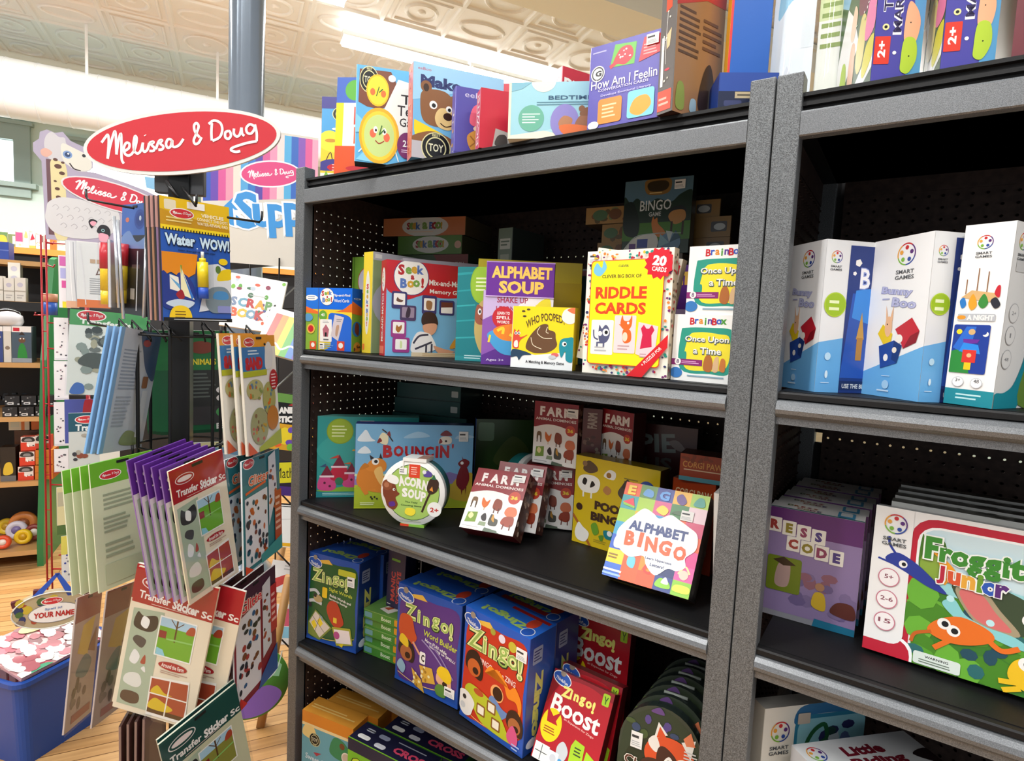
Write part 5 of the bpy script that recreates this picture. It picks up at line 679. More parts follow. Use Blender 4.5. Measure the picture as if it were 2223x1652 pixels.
for i in range(2):
    G('game_box', ('lime and black number game box lying forward on the bottom shelf', 'black-topped number game box behind the lime and black one')[i], 'game box', (0.378 + 0.05 * i, -0.028 + 0.085 * i, ZD + 0.0005, 0.09, 0.0, 0, 0.27, 0.222 - 0.002 * i, 0.078), '#7ab62a #2c4a1c #2e5a24 #20203a', CM, T=CT, group=gD)
G('game_box', 'dark green game box with a tan patch, right of the number games', 'game box', (0.70, 0.03, ZD + 0.0005, 0.05, 0, 0, 0.24, 0.20, 0.1), '#2c4a24 #203818 #203818 #34502a', T='b #b08a3a 10,20 40,80 80,60 60,16', group=gD)
# ---------------------------------------------------------------- right unit
def bunny(badge): return 'r 0 0 100 100 #eef0f3;p #6aaee4 0,0 0,15 100,33 100,0;g 58 89 15;o 48 66 52 5.4 #b8bce0 #8a90c4 -6 Bunny;o 62 59 40 5.4 #b8bce0 #8a90c4 -6 Boo;z 24 61 40 63 #a8acd0 1;p #c02434 52,43 78,50 92,42 88,35 68,31 60,38;p #8a1624 68,31 88,35 92,42 78,39;e 60 37 6 #f4efe8;p #e8c81c 22,40 30,46 48,40 46,34 34,33;p #24489a 26,32 52,36 66,33 60,22 32,18;p #1c3676 52,36 66,33 60,22 50,24;e 40 25 4 W 5;e 54 30 4 #f0e8d8;b #e8b890 34,42 36,50 44,50 46,42 40,38;p #e8b890 35,48 33,58 38,50;p #e8b890 42,50 46,58 46,48;e 38 46 1 K;z 36 13 52 14 #cfe4f6 1;e 44 8 6 #a8d0f0;z 30 3 60 5 #cfe4f6 1'
BS = 'r 0 0 100 100 #e6e8ea;p #6aaee4 0,0 0,33 100,40 100,0;g 22 89 11;r 48 0 100 97 #22387e;p #2a56b4 48,10 60,66 100,66 100,10;p #3a8ae0 62,50 66,68 100,70 100,46;k 66 86 7 5 W;k 60 79 4 5 W;o 82 76 20 13 #f4f4f8 #8a9ad8 0 B;p #c89a4a 74,36 82,54 90,36;r 76 22 88 37 #b8843a;r 48 2 100 8 #1c2a5c;t 76 4.6 44 3 W 0 USE THE BL;e 26 58 22 #b2cf2c;e 26 58 20 #9cc01c;z 14 53 38 62 #e8f2c0 2;e 20 24 6 #bfe0f6 7;e 20 12 3 #dff0fa 7;z 10 6 30 7 #cfe4f6 1'
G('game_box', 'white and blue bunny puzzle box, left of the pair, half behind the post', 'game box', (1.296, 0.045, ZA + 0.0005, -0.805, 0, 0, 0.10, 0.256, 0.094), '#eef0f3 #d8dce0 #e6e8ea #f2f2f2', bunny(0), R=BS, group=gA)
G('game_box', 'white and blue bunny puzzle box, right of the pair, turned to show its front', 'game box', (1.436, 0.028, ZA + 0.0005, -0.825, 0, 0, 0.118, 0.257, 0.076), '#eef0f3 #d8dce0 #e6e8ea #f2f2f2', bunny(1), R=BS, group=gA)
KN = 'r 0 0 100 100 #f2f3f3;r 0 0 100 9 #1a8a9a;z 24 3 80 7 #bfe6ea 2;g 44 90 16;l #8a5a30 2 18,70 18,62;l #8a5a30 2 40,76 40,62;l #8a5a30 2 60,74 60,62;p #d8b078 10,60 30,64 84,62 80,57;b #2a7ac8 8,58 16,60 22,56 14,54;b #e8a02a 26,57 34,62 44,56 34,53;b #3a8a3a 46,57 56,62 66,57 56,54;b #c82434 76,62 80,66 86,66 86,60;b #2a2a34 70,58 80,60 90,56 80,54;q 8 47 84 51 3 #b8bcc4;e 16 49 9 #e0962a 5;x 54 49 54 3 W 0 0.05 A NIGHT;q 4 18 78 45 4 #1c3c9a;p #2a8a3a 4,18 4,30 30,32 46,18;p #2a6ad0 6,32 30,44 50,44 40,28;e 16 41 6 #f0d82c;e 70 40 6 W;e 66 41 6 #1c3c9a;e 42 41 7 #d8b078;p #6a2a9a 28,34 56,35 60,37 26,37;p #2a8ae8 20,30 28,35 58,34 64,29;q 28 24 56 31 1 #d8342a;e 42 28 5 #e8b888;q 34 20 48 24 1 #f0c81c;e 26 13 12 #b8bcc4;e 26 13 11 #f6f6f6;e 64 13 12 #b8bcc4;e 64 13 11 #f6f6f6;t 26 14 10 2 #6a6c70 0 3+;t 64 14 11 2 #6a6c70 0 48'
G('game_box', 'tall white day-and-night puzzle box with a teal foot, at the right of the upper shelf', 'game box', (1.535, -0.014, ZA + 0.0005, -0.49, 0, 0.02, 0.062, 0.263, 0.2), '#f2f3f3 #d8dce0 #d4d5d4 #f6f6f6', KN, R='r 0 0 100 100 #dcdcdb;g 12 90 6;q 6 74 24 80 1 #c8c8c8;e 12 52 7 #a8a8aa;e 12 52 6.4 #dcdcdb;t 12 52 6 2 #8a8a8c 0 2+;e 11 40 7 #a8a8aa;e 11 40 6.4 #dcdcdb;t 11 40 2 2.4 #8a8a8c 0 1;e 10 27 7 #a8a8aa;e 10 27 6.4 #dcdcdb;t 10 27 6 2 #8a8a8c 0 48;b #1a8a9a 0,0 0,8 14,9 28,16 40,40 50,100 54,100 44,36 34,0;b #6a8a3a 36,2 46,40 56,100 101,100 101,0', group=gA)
DC = ['#4a6a34', '#a05a2a', '#a83a3a', '#8a2a5a', '#9a3a34', '#8a7a2a', '#8a3a5a', '#4a3a7a']
def blocks(cx, cy, w, h, s, tilt, cols):
    o = ''; n = len(s)
    for i, c in enumerate(s):
        x = cx + (i - (n - 1) / 2) * w; y = cy - (i - (n - 1) / 2) * tilt
        o += ';q %g %g %g %g 1 #e4ddd2;x %g %g 0 %g %s 0 0.06 %s' % (x - w * 0.47, y - h * 0.6, x + w * 0.47, y + h * 0.6, x, y, h * 0.8, cols[i % len(cols)], c)
    return o[1:]
DRF = 'r 0 0 100 100 #8a76a0;r 0 78 100 100 #5a2a68;n 30 10 96 50 8 14 #6a5a86 #7a6890 #8a5a6a;' + blocks(31, 82, 16, 11, 'RESS', 1.5, DC[4:] + DC) + ';' + blocks(52, 67, 15.5, 11, 'CODE', 1.5, DC[4:]) + ';q 2 24 40 56 3 #6a7a1c;b #a88a84 12,30 14,48 22,52 28,48 26,30;p #3a2a1c 8,52 20,56 34,50 20,48;b #c8a42a 54,18 56,30 66,30 68,16;e 61 36 5 #a87a5a;b #5a2a24 74,16 80,26 96,26 98,14;r 0 0 100 5 #8a8a92;p #1a6a8a 56,0 58,7 100,6 100,0'
DRT = blocks(34, 60, 7, 26, 'DRESS', 2, DC) + ';' + blocks(42, 28, 7, 26, 'CODE', 2, DC[4:]) + ';q 72 12 90 86 2 #4a9ac4;q 75 30 87 80 1 #e6eaec'
for i in range(6):
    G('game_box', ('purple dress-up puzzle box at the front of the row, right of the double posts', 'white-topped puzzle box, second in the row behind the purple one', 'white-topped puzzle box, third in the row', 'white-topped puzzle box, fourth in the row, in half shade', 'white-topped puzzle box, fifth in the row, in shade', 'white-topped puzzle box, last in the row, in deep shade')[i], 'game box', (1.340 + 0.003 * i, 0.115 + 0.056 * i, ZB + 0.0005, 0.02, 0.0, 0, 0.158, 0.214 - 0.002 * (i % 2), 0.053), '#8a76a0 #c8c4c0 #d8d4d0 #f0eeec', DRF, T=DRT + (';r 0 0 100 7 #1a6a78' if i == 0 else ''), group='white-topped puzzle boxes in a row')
LILY = 'b #5aa02c %g,%g %g,%g %g,%g %g,%g'
def LET(l, cols): return ';'.join('x %g %g 0 %g #f4f6f0 0 0.11 %s;x %g %g 0 %g %s 0 0.05 %s' % (x, y, h * 1.12, c, x, y, h, cols[i % len(cols)], c) for i, (c, x, y, h) in enumerate(l))
FR = 'r 0 0 100 100 #f0eeec;q 21 -30 160 97 13 #c01c34;q 24.5 -30 160 92 11 #fafafa;q 26 -30 160 90.5 10 #cfe4ea;r 26 0 101 52 #3c7a24;b #4a7a1c 27,86 30,78 38,84 40,70 30,60 26,66;b #8aa83c 27,70 34,76 44,62 30,54;n 28 4 100 50 9 26 #5aa02c #6ab034 #48861e;n 28 4 100 46 4 10 #1f4a5a #2a6a6a;q -30 -40 27.5 14 9 #fafafa;q -30 -40 26 12.5 9 #c01c34;q -30 8 21.5 220 7 #f0eeec;b #9ad4d8 36,52 44,58 60,62 80,60 101,60 101,50 60,48;b #3c4a30 44,56 52,64 66,62 82,56 92,46 84,38 70,34 56,40;b #a8987a 46,54 52,60 60,58 68,48 78,36 68,34 56,38;b #d8706e 48,53 53,57 60,54 66,46 74,37 66,36 56,40;e 82 46 4 W;e 83 46 2.4 K;b #8ad0d4 40,44 46,48 52,40 62,36 76,34 84,28 74,28 60,32 48,36;e 64 39 2 #bfeaf0;e 44 48 2 #bfeaf0;b #2a3a96 8,64 14,70 24,66 34,58 42,50 32,52 20,58;l #2a3a96 1.4 16,66 10,74 9,80;l #2a3a96 1.2 12,62 4,64;e 18 63 2.4 W;e 18.4 63 1.2 K;b #f0a01c 36,74 42,70 46,64 42,58 38,64;l #f0a01c 1.6 38,72 33,76;l #f0a01c 1.6 42,60 40,56;b #e8701c 34,24 38,32 50,38 64,34 66,28 56,22 44,20;l #e8701c 3 62,30 70,24 78,28;l #e8701c 3 46,22 38,14;l #c8601c 2 36,24 28,20 26,14;e 42 31 3.4 W;e 47 28 3.4 W;e 42.6 31 1.8 K;e 47.6 28 1.8 K;b #c41c24 88,26 92,34 101,36 101,16;l #c41c24 3 90,28 84,22;b #f0c01c 74,10 76,20 84,24 96,20 101,10 90,4 82,4;l #f0c01c 3 80,8 70,6;l #f0c01c 3 80,5 72,1;e 82 20 4 W;e 91 18 4 W;e 82.6 20 2.2 K;e 91.6 18 2.2 K;b #c01c34 84,-0 86,5 101,4 101,-0;z 88 0.5 100 3 #f0c0c8 2;q 28 1 52 9 1.4 #dfe8e0;t 40 6.6 12 1.6 K 0 WARNING;z 31 2 49 5 #6a7a6a 2;g 12 89 6.5;e 11 52 6 #c8788a;e 11 52 5.4 #f4eeee;t 11 52.5 5 3 #8a4a58 0 5+;e 11 37 6 #c8788a;e 11 37 5.4 #f4eeee;t 11 37.5 7 3 #8a4a58 0 2-6;e 11 22 6 #c8788a;e 11 22 5.4 #f4eeee;t 11 22.5 7 3 #8a4a58 0 15;%s;%s' % (LET([('F', 33, 78, 15), ('r', 40, 75, 9.5), ('o', 47, 74.5, 10), ('g', 55, 72, 14), ('g', 63, 72, 14), ('i', 69, 75.5, 13), ('t', 74, 75.5, 13)], ['#3f8a2c']), LET([('J', 38, 62, 12), ('u', 45, 61.5, 8.5), ('n', 52, 61, 8.5), ('i', 57.5, 62, 11.5), ('o', 62.5, 60, 8.5), ('r', 68, 60, 8.5)], ['#b8243c', '#d8542c', '#e8a83a', '#6a9a2c', '#2c58b8', '#5a2a78']))
G('game_box', 'large white-edged frog pond game box leaning back at the right of the photo', 'game box', 's5', '#f0eeec #e6e4e4 #8a8a8a #c8c8c8', FR, group=gB)
for i in range(4):
    G('game_box', 'dark-edged frog pond game box, %s behind the large front one' % ('next', 'second', 'third', 'last')[i], 'game box', (1.585 + 0.004 * i, 0.136 + 0.056 * i, ZB + 0.0005, -0.02, 0.06, 0, 0.26, 0.252, 0.045), '#9a9a94 #b8b4b0 #4a4a44 #7c7c76', 'r 0 96 100 100 #d8d8d4', T='n 12 10 98 90 2.4 24 #3a3a30 #5a5a50 #9a9a90 #2a2a24', group='frog pond boxes in a row')
JK = 'r 0 0 100 100 #e8e4da;b #2a6a9a 30,86 34,98 60,101 101,101 101,92 50,92;q 30 0 101 92 10 #2a7a9a;q 33 0 101 89 9 #8ac0cc;n 56 40 100 88 6 14 #2a2a5a #5a6a9a #c8d4dc #24443c;l #1f5a34 4 38,0 34,40 44,74 58,84 62,74 56,70;l #1f5a34 4 38,20 60,30 80,26;b #2f7a34 14,20 22,38 36,40 34,26 22,14;x 56 54 36 16 #c8b01c 0 0.06 Jack;g 16 82 9;q 32 86 44 94 1 #c8b8a8'
G('game_box', 'cream and teal beanstalk puzzle box at the left of the lower right shelf', 'game box', (1.369, 0.144, ZC + 0.0005, 0.82, 0, 0, 0.23, 0.275, 0.033), '#e8e4da #d0ccc0 #2a6a7a #c8c4bc', JK, group=gC)
e = G('game_box', 'white puzzle box with dark red lettering on its top, in front of the beanstalk box', 'game box', (1.497, 0.079, ZC + 0.0005, 0.82, 0, 0, 0.25, 0.229, 0.098), '#dfe0e2 #d8d8da #3a4a5a #e4e5e7', 'x 50 50 60 10 #8a1c2c 0 0.04 RIDING HOOD', T='g 12 70 7;x 50 66 34 24 #7a1c2c 0 0.05 Little;x 54 36 44 24 #7a1c2c 0 0.05 Riding;x 60 12 40 18 #7a1c2c 0 0.05 Hood;b #2a1c20 84,40 100,50 100,10', group=gC)
# ---------------------------------------------------------------- the black spinner rack
SX, SY = 0.055, -0.405
gS = 'sticker and craft packs on the black spinner rack'
rk = empty('spinner_rack', (SX, SY, 0), 'black wire spinner rack topped by a big red oval sign', 'spinner rack')
MB().box(-0.022, -0.022, 0.08, 0.022, 0.022, 1.83, M_WIRE, Matrix.Rotation(0.9, 4, 'Z'), c=0.003).build('pole', rk)
e = MB()
for k in range(5): e.tube([(0, 0, 0.1), (0.13 * math.cos(k * 1.257), 0.13 * math.sin(k * 1.257), 0.085), (0.28 * math.cos(k * 1.257), 0.28 * math.sin(k * 1.257), 0.03)], 0.014, M_WIRE, 8)
e.build('base', rk)
hp = MB().box(-0.052, -0.012, 1.775, 0.052, 0.008, 1.85, mat('#46484c', 0.4), Matrix.Rotation(0.75, 4, 'Z'), c=0.002); hp.build('header_plate', rk)
e = MB(); e.tube([(0.0, -0.012, 1.775), (0.03, -0.045, 1.79), (0.05, -0.035, 1.76), (0.03, 0.0, 1.75)], 0.005, M_WIRE, 8); e.build('header_clip', rk)
for k in range(6):
    a = 0.35 + k * PI / 3; R_ = 0.088
    e = MB(); e.tube([(R_ * math.cos(a), R_ * math.sin(a), z) for z in (0.16, 0.6, 1.0, 1.45, 1.47)], 0.0042, M_WIRE, 6); e.build('upright_wire', rk)
for z in (0.2, 0.42, 0.7, 0.97, 1.2, 1.455):
    e = MB(); e.tube([(0.088 * math.cos(2 * PI * i / 24), 0.088 * math.sin(2 * PI * i / 24), z) for i in range(24)], 0.0028, M_WIRE, 6, True); e.build('ring_wire', rk)
def hook(a, z, ln, r0=0.088, up=0.022):
    c, n = math.cos(a), math.sin(a); e = MB()
    e.tube([(c * r0, n * r0, z - 0.02), (c * (r0 + 0.006), n * (r0 + 0.006), z), (c * (r0 + ln), n * (r0 + ln), z), (c * (r0 + ln + 0.008), n * (r0 + ln + 0.008), z + 0.004), (c * (r0 + ln + 0.01), n * (r0 + ln + 0.01), z + up)], 0.0026, M_WIRE, 6); e.build('hook', rk)
def arm(px, py, d0, px2, py2, d1):                    # a hook given by its root and its tip
    p = at(px, py, d0) - Vector((SX, SY, 0)); q = at(px2, py2, d1) - Vector((SX, SY, 0)); d = (q - p).normalized()
    e = MB(); e.tube([p, q, q + d * 0.006 + Vector((0, 0, 0.006)), q + d * 0.007 + Vector((0, 0, 0.024))], 0.0028, M_WIRE, 6); e.build('hook', rk)
arm(290, 452, 1.33, 192, 434, 1.36); arm(494, 472, 1.3, 563, 482, 1.28); arm(385, 392, 1.36, 425, 447, 1.2)
arm(332, 726, 1.36, 197, 702, 1.36); arm(332, 995, 1.36, 292, 990, 1.3); arm(330, 1243, 1.33, 202, 1250, 1.28)
for k, (px, py) in enumerate(((258, 702), (286, 705), (320, 707), (352, 708), (438, 708), (488, 712), (533, 716))):
    p = at(px, py, 1.34) - Vector((SX, SY, 0)); q = at(px + 42, py + 32, 1.31) - Vector((SX, SY, 0))
    e = MB(); e.tube([p + (q - p) * 0.2 + Vector((0, 0, -0.03)), p, p + Vector((0.006, -0.002, 0.010)), p + (q - p) * 0.35 + Vector((0, 0, 0.006)), q], 0.0022, M_WIRE, 6); e.build('hook', rk)
# oval sign
sp = (0.101, -0.416, 1.784, 0.62, 0.0, -0.14, 0.434, 0.140, 0.008)
loc, rot = place(sp); w_, h_ = sp[6], sp[7]
M_SIGN = mat('#c63a42', 0.14, kind='glossy_sign')
e = MB(); ov = [(w_ / 2 * math.cos(2 * PI * i / 64), h_ / 2 + h_ / 2 * math.sin(2 * PI * i / 64)) for i in range(64)]
e.prism(ov, 0, 0.006, mat('#dcdad6', 0.3)); ov2 = [(x * 0.962, h_ / 2 + (z - h_ / 2) * 0.885) for x, z in ov]
e.prism(ov2, -0.0006, 0.0, M_SIGN)
f = Face(e, lambda u, v, k: ((u - 0.5) * w_, -0.0008 - k, v * h_), w_, h_, rough=0.16); f.script(49, 50, 79, '#f2f0ee', 0.8, 0.0)
sg = e.build('sign', rk, Vector(loc) - Vector((SX, SY, 0)), rot)
# hanging packs
def pack(name, label, p, cols, art, cat='craft pack', off=0.0, n=0.0, thick=None, group=gS, cover=False, peg=True, dz=0.0):
    q = list(p); yaw = q[3]
    q[0] += math.sin(yaw) * -n + math.cos(yaw) * off; q[1] += math.cos(yaw) * n + math.sin(yaw) * off; q[2] += dz
    if thick: q[8] = thick
    w, h, t = q[6:9]; r = empty(name, place(q)[0], label, cat, group, place(q)[1])
    e = MB(); carton(e, w, h, t, cols, 0.28); faces(e, w, h, t, 0.28)['F'].draw(art); e.build('card', r)
    if cover:
        e = MB(); e.box(-w / 2 - 0.004, -0.003, -0.004, w / 2 + 0.004, -0.0026, h * 0.99, M_CLEAR); e.build('clear_bag', r)
    if peg:
        e = MB(); e.box(-0.012, -0.0012, h * 0.965, 0.012, t + 0.0006, h * 0.985, mat('K', 0.5)); e.build('hang_slot', r)
    return r
WWA = 'r 0 0 100 100 #2a5ab4;r 0 75 100 100 #e6bc1e;p #c8941a 0,75 100,75 100,80 0,90;e 12 91 0.1 K;q 6 90 22 98 2 #e6dcc0;m 30 88 17;z 8 80 50 85 #e8d080 2;x 74 89 34 3 #f6ecc8 0 0.04 VEHICLES;t 74 85.5 46 2.6 #f6ecc8 0 CONNECT THE DOTS;t 74 82 46 2.6 #f6ecc8 0 WATER-REVEAL PAD;r 0 74 100 77.5 #f2d428;%s;x 26.4 66.2 44 10.4 #16203a 0 0.09 Water;x 76.4 65.7 47 10.8 #16203a 0 0.09 WOW!;x 26 66.5 42 9 #cfe8f8 0 0.045 Water;x 76 66 45 9.5 #cfe8f8 0 0.045 WOW!;t 50 58 54 1.8 #16203a 0 Color, draw and reveal with water;p #e08a1c 0,36 0,56 50,56 46,40 30,34 12,40;b #283a8a 0,12 0,40 14,34 24,40 40,34 46,20 30,12;p #f0ece0 10,38 10,26 24,24 22,36;p #6aaad8 10,36 24,30 24,26;p #f2ecc0 25,46 25,22 44,18;p #3a78c8 26,44 28,40 43,20 40,18;p #6a9a3a 25,46 27,46 26,38;b #a02430 18,22 26,26 30,20 24,18;b #c8d8e8 4,14 20,18 44,16 30,10;p #d8dce2 62,48 80,50 100,44 100,8 66,10 50,8 54,18;b #e8c81c 78,36 84,44 100,46 100,38 90,36;b #7a8a94 60,16 66,28 90,30 100,20 92,10 70,8;b #4a8ac0 72,20 76,26 92,26 94,20;q 78 8 98 14 2 #8a90c8;e 88 52 7 #f0cc1c 5;e 80 45 4 #5a7a3a 6;b #f2cc24 10,1 12,10 24,13 36,10 38,1;z 16 2 32 9 #8a6a1a 3;r 0 0 100 3 #16181c;z 14 0.8 92 2.2 #c8ccd0 1' % ';'.join('r %g 73.5 %g 75.6 #16181c' % (3 + i * 4.2, 4.6 + i * 4.2) for i in range(23))
ww = PB['ww']
r = pack('water_pad', 'yellow and blue colouring pad with a yellow water pen, high on the spinner', ww, '#d8b42a #16181c #d8c8b0', WWA, 'activity pad', thick=0.010, peg=False)
def pen(r, x, z, h, c1, c2, rad=0.011):
    e = MB(); e.tube([(x, -0.012, z), (x, -0.012, z + h * 0.24)], rad * 0.95, mat(c2, 0.3), 14); e.tube([(x, -0.012, z + h * 0.24), (x, -0.012, z + h * 0.78)], rad, mat(c1, 0.25), 14); e.tube([(x, -0.012, z + h * 0.78), (x, -0.012, z + h * 0.86)], rad * 0.62, mat(c1, 0.3), 12); e.tube([(x, -0.012, z + h * 0.86), (x, -0.012, z + h)], rad * 0.3, mat('#e8e8e0', 0.3), 10)
    e.build('water_pen', r)
    e = MB(); e.box(x - rad * 1.6, -0.0255, z - 0.004, x + rad * 1.6, -0.001, z + h + 0.006, M_CLEAR, c=0.003); e.build('blister', r)
pen(r, 0.006, 0.05, 0.10, '#f0d41c', '#2a58c8')
e = MB(); e.box(-0.018, -0.0016, ww[7] * 0.93, 0.018, -0.0006, ww[7] * 0.985, mat('W', 0.4)); e.build('hang_tab', r)
for k in range(3): pack('water_pad', ('water-colouring pad hanging directly behind the front yellow one', 'water-colouring pad, third in the stack behind the yellow one', 'water-colouring pad, last in the stack behind the yellow one')[k], ww, ('#a88ab0', '#c89a7a', '#d8a8a0')[k] + ' #16181c', 'r 0 75 100 100 #d8a8a0', 'activity pad', n=0.0125 * (k + 1), off=-0.004 * (k + 1), thick=0.010, peg=False)
PENA = 'r 0 0 100 100 #232630;r 0 72 100 100 #3a62b0;e 68 86 20 #28489a 16;e 68 86 14 #1c3a8a 11;e 70 87 4 #c8dcf4;b #6a86b8 0,70 30,76 60,66 100,72 100,60 0,62;e 22 86 7 #c8705a 4;q 2 1 98 60 3 #1c1e26;z 44 40 80 48 #5a4a4a 1;q 40 14 56 24 1 #b8b4b0;r 62 4 66 58 #c8ccd4'
pd = list(PB['pen'])
r = pack('blister_pack', 'dark blue pen-set blister pack facing left, hanging at the top of the spinner', pd, '#232630 #1a1c24', PENA, 'blister pack', thick=0.008)
pen(r, -0.034, 0.025, 0.135, '#d8b81c', '#d8b81c', 0.012)
e = MB(); e.tube([(-0.034, -0.012, 0.115), (-0.034, -0.012, 0.166)], 0.0128, mat('#c01c28', 0.3), 14); e.build('pen_cap', r)
r = pack('blister_pack', 'dark blue pen-set blister pack just behind the front left-facing one', pd, '#1c2c5a #1a1c24', PENA, 'blister pack', n=0.03, off=0.03, thick=0.008)
q = at(245, 668, 1.40); r = pack('blister_pack', 'red and yellow marker in a clear pack, left of the blue pen set', (q.x, q.y, q.z, -0.55, 0.0, 0.02, 0.10, 0.155, 0.006), '#e8e4e4 #d8d8da', 'r 0 0 100 100 #efe8e6;r 8 40 92 44 #d0c0c0', 'blister pack')
pen(r, 0.0, 0.006, 0.14, '#f0c81c', '#f0c81c', 0.013); e = MB(); e.tube([(0, -0.012, 0.09), (0, -0.012, 0.15)], 0.0135, mat('#c81c2c', 0.3), 14); e.build('pen_cap', r)
for k, (px, py, y1) in enumerate(((248, 470, 668), (256, 478, 692), (318, 505, 690))):
    a = at(px, py, 1.30); b_ = at(px + (10, 12, -6)[k], y1, 1.30); e = MB(); e.tube([a, b_], 0.0035, mat('#c8ccd2', 0.2, 0.6), 8); tag(e.build('craft_brush'), ('thin silver stick hanging left of the pen sets', 'thin silver stick beside the red and yellow marker pack', 'thin silver stick in front of the blue pen set')[k], 'brush', gS)
pack('sticker_pack', 'pale blue pack with a black and white bird picture, low behind the spinner pole', (-0.02, -0.265, 0.93, 1.1, 0, 0, 0.15, 0.245, 0.005), '#8ab4d4 #b8c8d4', 'r 0 0 100 100 #7aa8cc;p #c8dcec 0,60 40,90 100,80 100,60;r 0 94 100 100 #e8e4b0;b #20242c 60,50 64,76 76,78 82,60 74,48;e 70 66 6 W 8;r 0 0 100 30 #d8e4ec', 'craft pack', group=gS)
# middle tier
DG = 'r 0 0 100 100 #1f5a3a;r 0 62 100 100 #24703e;r 20 26 88 62 #2c3030;z 24 34 84 60 #5a6460 7;r 20 8 88 26 #3a3a3c;x 60 70 40 6 #e8d83a 0 0.03 ANIMALS;e 60 84 18 #7a3a2c 10;e 86 42 7 #e8e8e8 5;e 86 34 7 #e8e8e8 5;q 78 1 98 9 1 #e8e8e4;z 80 2 96 8 #3a3a3c 3;e 88 20 10 #4a9a5a 8;r 0 0 100 3 #18402a'
for k in range(4): pack('activity_pad', 'dark green activity pad, %s, hanging behind the spinner pole' % ('nearest its own hook end', 'second on the hook', 'third on the hook', 'last on the hook')[k], (-0.075, -0.300, 1.192, 1.1, 0.0, -0.03, 0.165, 0.269, 0.006), '#1f5a3a #cfd4cc', DG, 'activity pad', n=0.011 * k, off=-0.010 * k)
SA = 'r 0 0 100 100 #f2efe8;r 0 90 100 100 #e89a24;m 22 94 15;r 0 70 66 90 #2a78b8;b #e4e2e2 64,72 68,90 80,94 90,86 86,74 76,70;z 16 83 50 88 #cfe2f0 2;x 32 76 50 11 #c01c28 0 0.09 SAND;r 0 65 68 70 #b8bc2c;e 30 54 24 #b8b47a 14;n 12 44 48 62 3 14 #c8783a #8a9a5a #6a86a8;e 70 44 20 #b0ac6a 24;n 56 34 84 54 3 10 #d8742c #5a86a0;e 36 22 26 #a8a87a 26;n 16 10 56 34 3 16 #c8a03a #8a6a4a #c86a5a;e 76 26 18 #c8823a 18;e 86 60 13 #b82a30 15;z 78 52 94 66 #f0c8c8 5;p #b2bc3a 30,4 30,0 100,0 100,14;p #e0643a 0,0 0,12 24,0'
for k, nm in enumerate(('orange and blue sand-art pack with red lettering, outermost on its hook', 'sand-art pack, second on the hook behind the outermost', 'sand-art pack, furthest back on the hook')):
    pack('sand_art_pack', nm, PB['sand'], '#e8e2d4 #d8d0c0', SA, n=(0, 0.016, 0.046)[k], off=0, dz=(0, 0.001, 0.002)[k], group='sand-art packs')
GLA = 'r 0 0 100 100 #3a8088;r 0 78 100 100 #2c7480;m 16 96 14;o 40 80 52 9 #e8642c #f0e4d8 0 Glitter;l #e8642c 3 6,70 30,72 58,74;p #e8e8ee 4,4 4,66 62,68 62,4;n 8 8 58 64 3.6 40 #2a2e48 #7a3a2a #c8642a #2a5a6a #3a3a3c;p #d8dae4 64,30 64,96 84,100 88,60;n 66 40 84 92 3 14 #2a3a5a #b85a2c;r 80 10 100 60 #b8502c;z 82 20 98 56 #e8b8a0 6;p #4a9a9a 40,0 100,0 100,14 40,8;p #e0502c 0,0 0,8 20,0'
for k, nm in enumerate(('teal glitter-sticker pack with an orange side, below the sand-art packs', 'teal glitter-sticker pack behind the outer one')):
    pack('sticker_pack', nm, (0.300, -0.345, 0.957, 2.15, 0.05, 0.04, 0.185, 0.24, 0.004), '#3a8088 #dfe2e4', GLA, n=0.035 * k, off=0, dz=0.002 * k, group='teal glitter-sticker packs')
DB_ = 'r 0 0 100 100 #c6cfdc;b #3a5a86 50,100 60,82 76,66 101,60 101,101;e 66 90 10 #a83a4a 5;r 0 0 8 100 #8ab4dc;z 14 50 58 84 #9aa6b8 12;z 14 20 50 46 #a8b2c0 9;q 70 52 84 62 2 #8a5a3a;b #8a9a6a 40,6 50,16 74,14 84,4;q 74 10 88 50 2 #d8dde4'
for k, nm in enumerate(('pale blue sticker pack showing its printed back, nearest on its hook', 'pale blue sticker pack, second on the hook', 'pale blue sticker pack, furthest on the hook')):
    pack('sticker_pack', nm, (0.033, -0.523, 1.187, 2.25, -0.12, 0.111, 0.162, 0.271, 0.005), '#c6cfdc #7aa8d8 #a8b8c8 #b8c4d2', DB_, n=0.013 * k, off=0, group='pale blue packs seen from behind')
GB_ = 'r 0 0 100 100 #cfd8b4;r 0 82 100 100 #6ab02c;m 30 89 17;o 74 89 36 7 #4a8ac0 #a8cfe8 0 Ghost;z 16 62 66 76 #98a486 4;z 14 44 60 58 #98a486 4;z 14 24 60 38 #98a486 3;r 12 4 74 20 #bcc6a2;b #3a6aa8 74,52 78,58 84,56 80,52;b #3a6aa8 74,36 80,42 86,36 80,34;p #5a3a8a 80,70 100,80 100,60 84,62'
gbp = list(PB['gback'])
for k, nm in enumerate(('green-topped sticker pack showing its printed back, right-hand one of four', 'green-topped pack seen from behind, second of four from the right', 'green-topped pack seen from behind, third of four from the right', 'green-topped pack seen from behind, leftmost of four')):
    q = at(284 - 19 * k, 1258 + 2 * k, 1.21 + 0.012 * k)
    pack('sticker_pack', nm, (q.x, q.y, q.z - 0.005, 1.75, 0.0, -0.06, 0.125, 0.262, 0.004), '#cfd8b4 #e0e6cc #b8c49a #6ab02c', GB_, group='green-topped packs seen from behind')
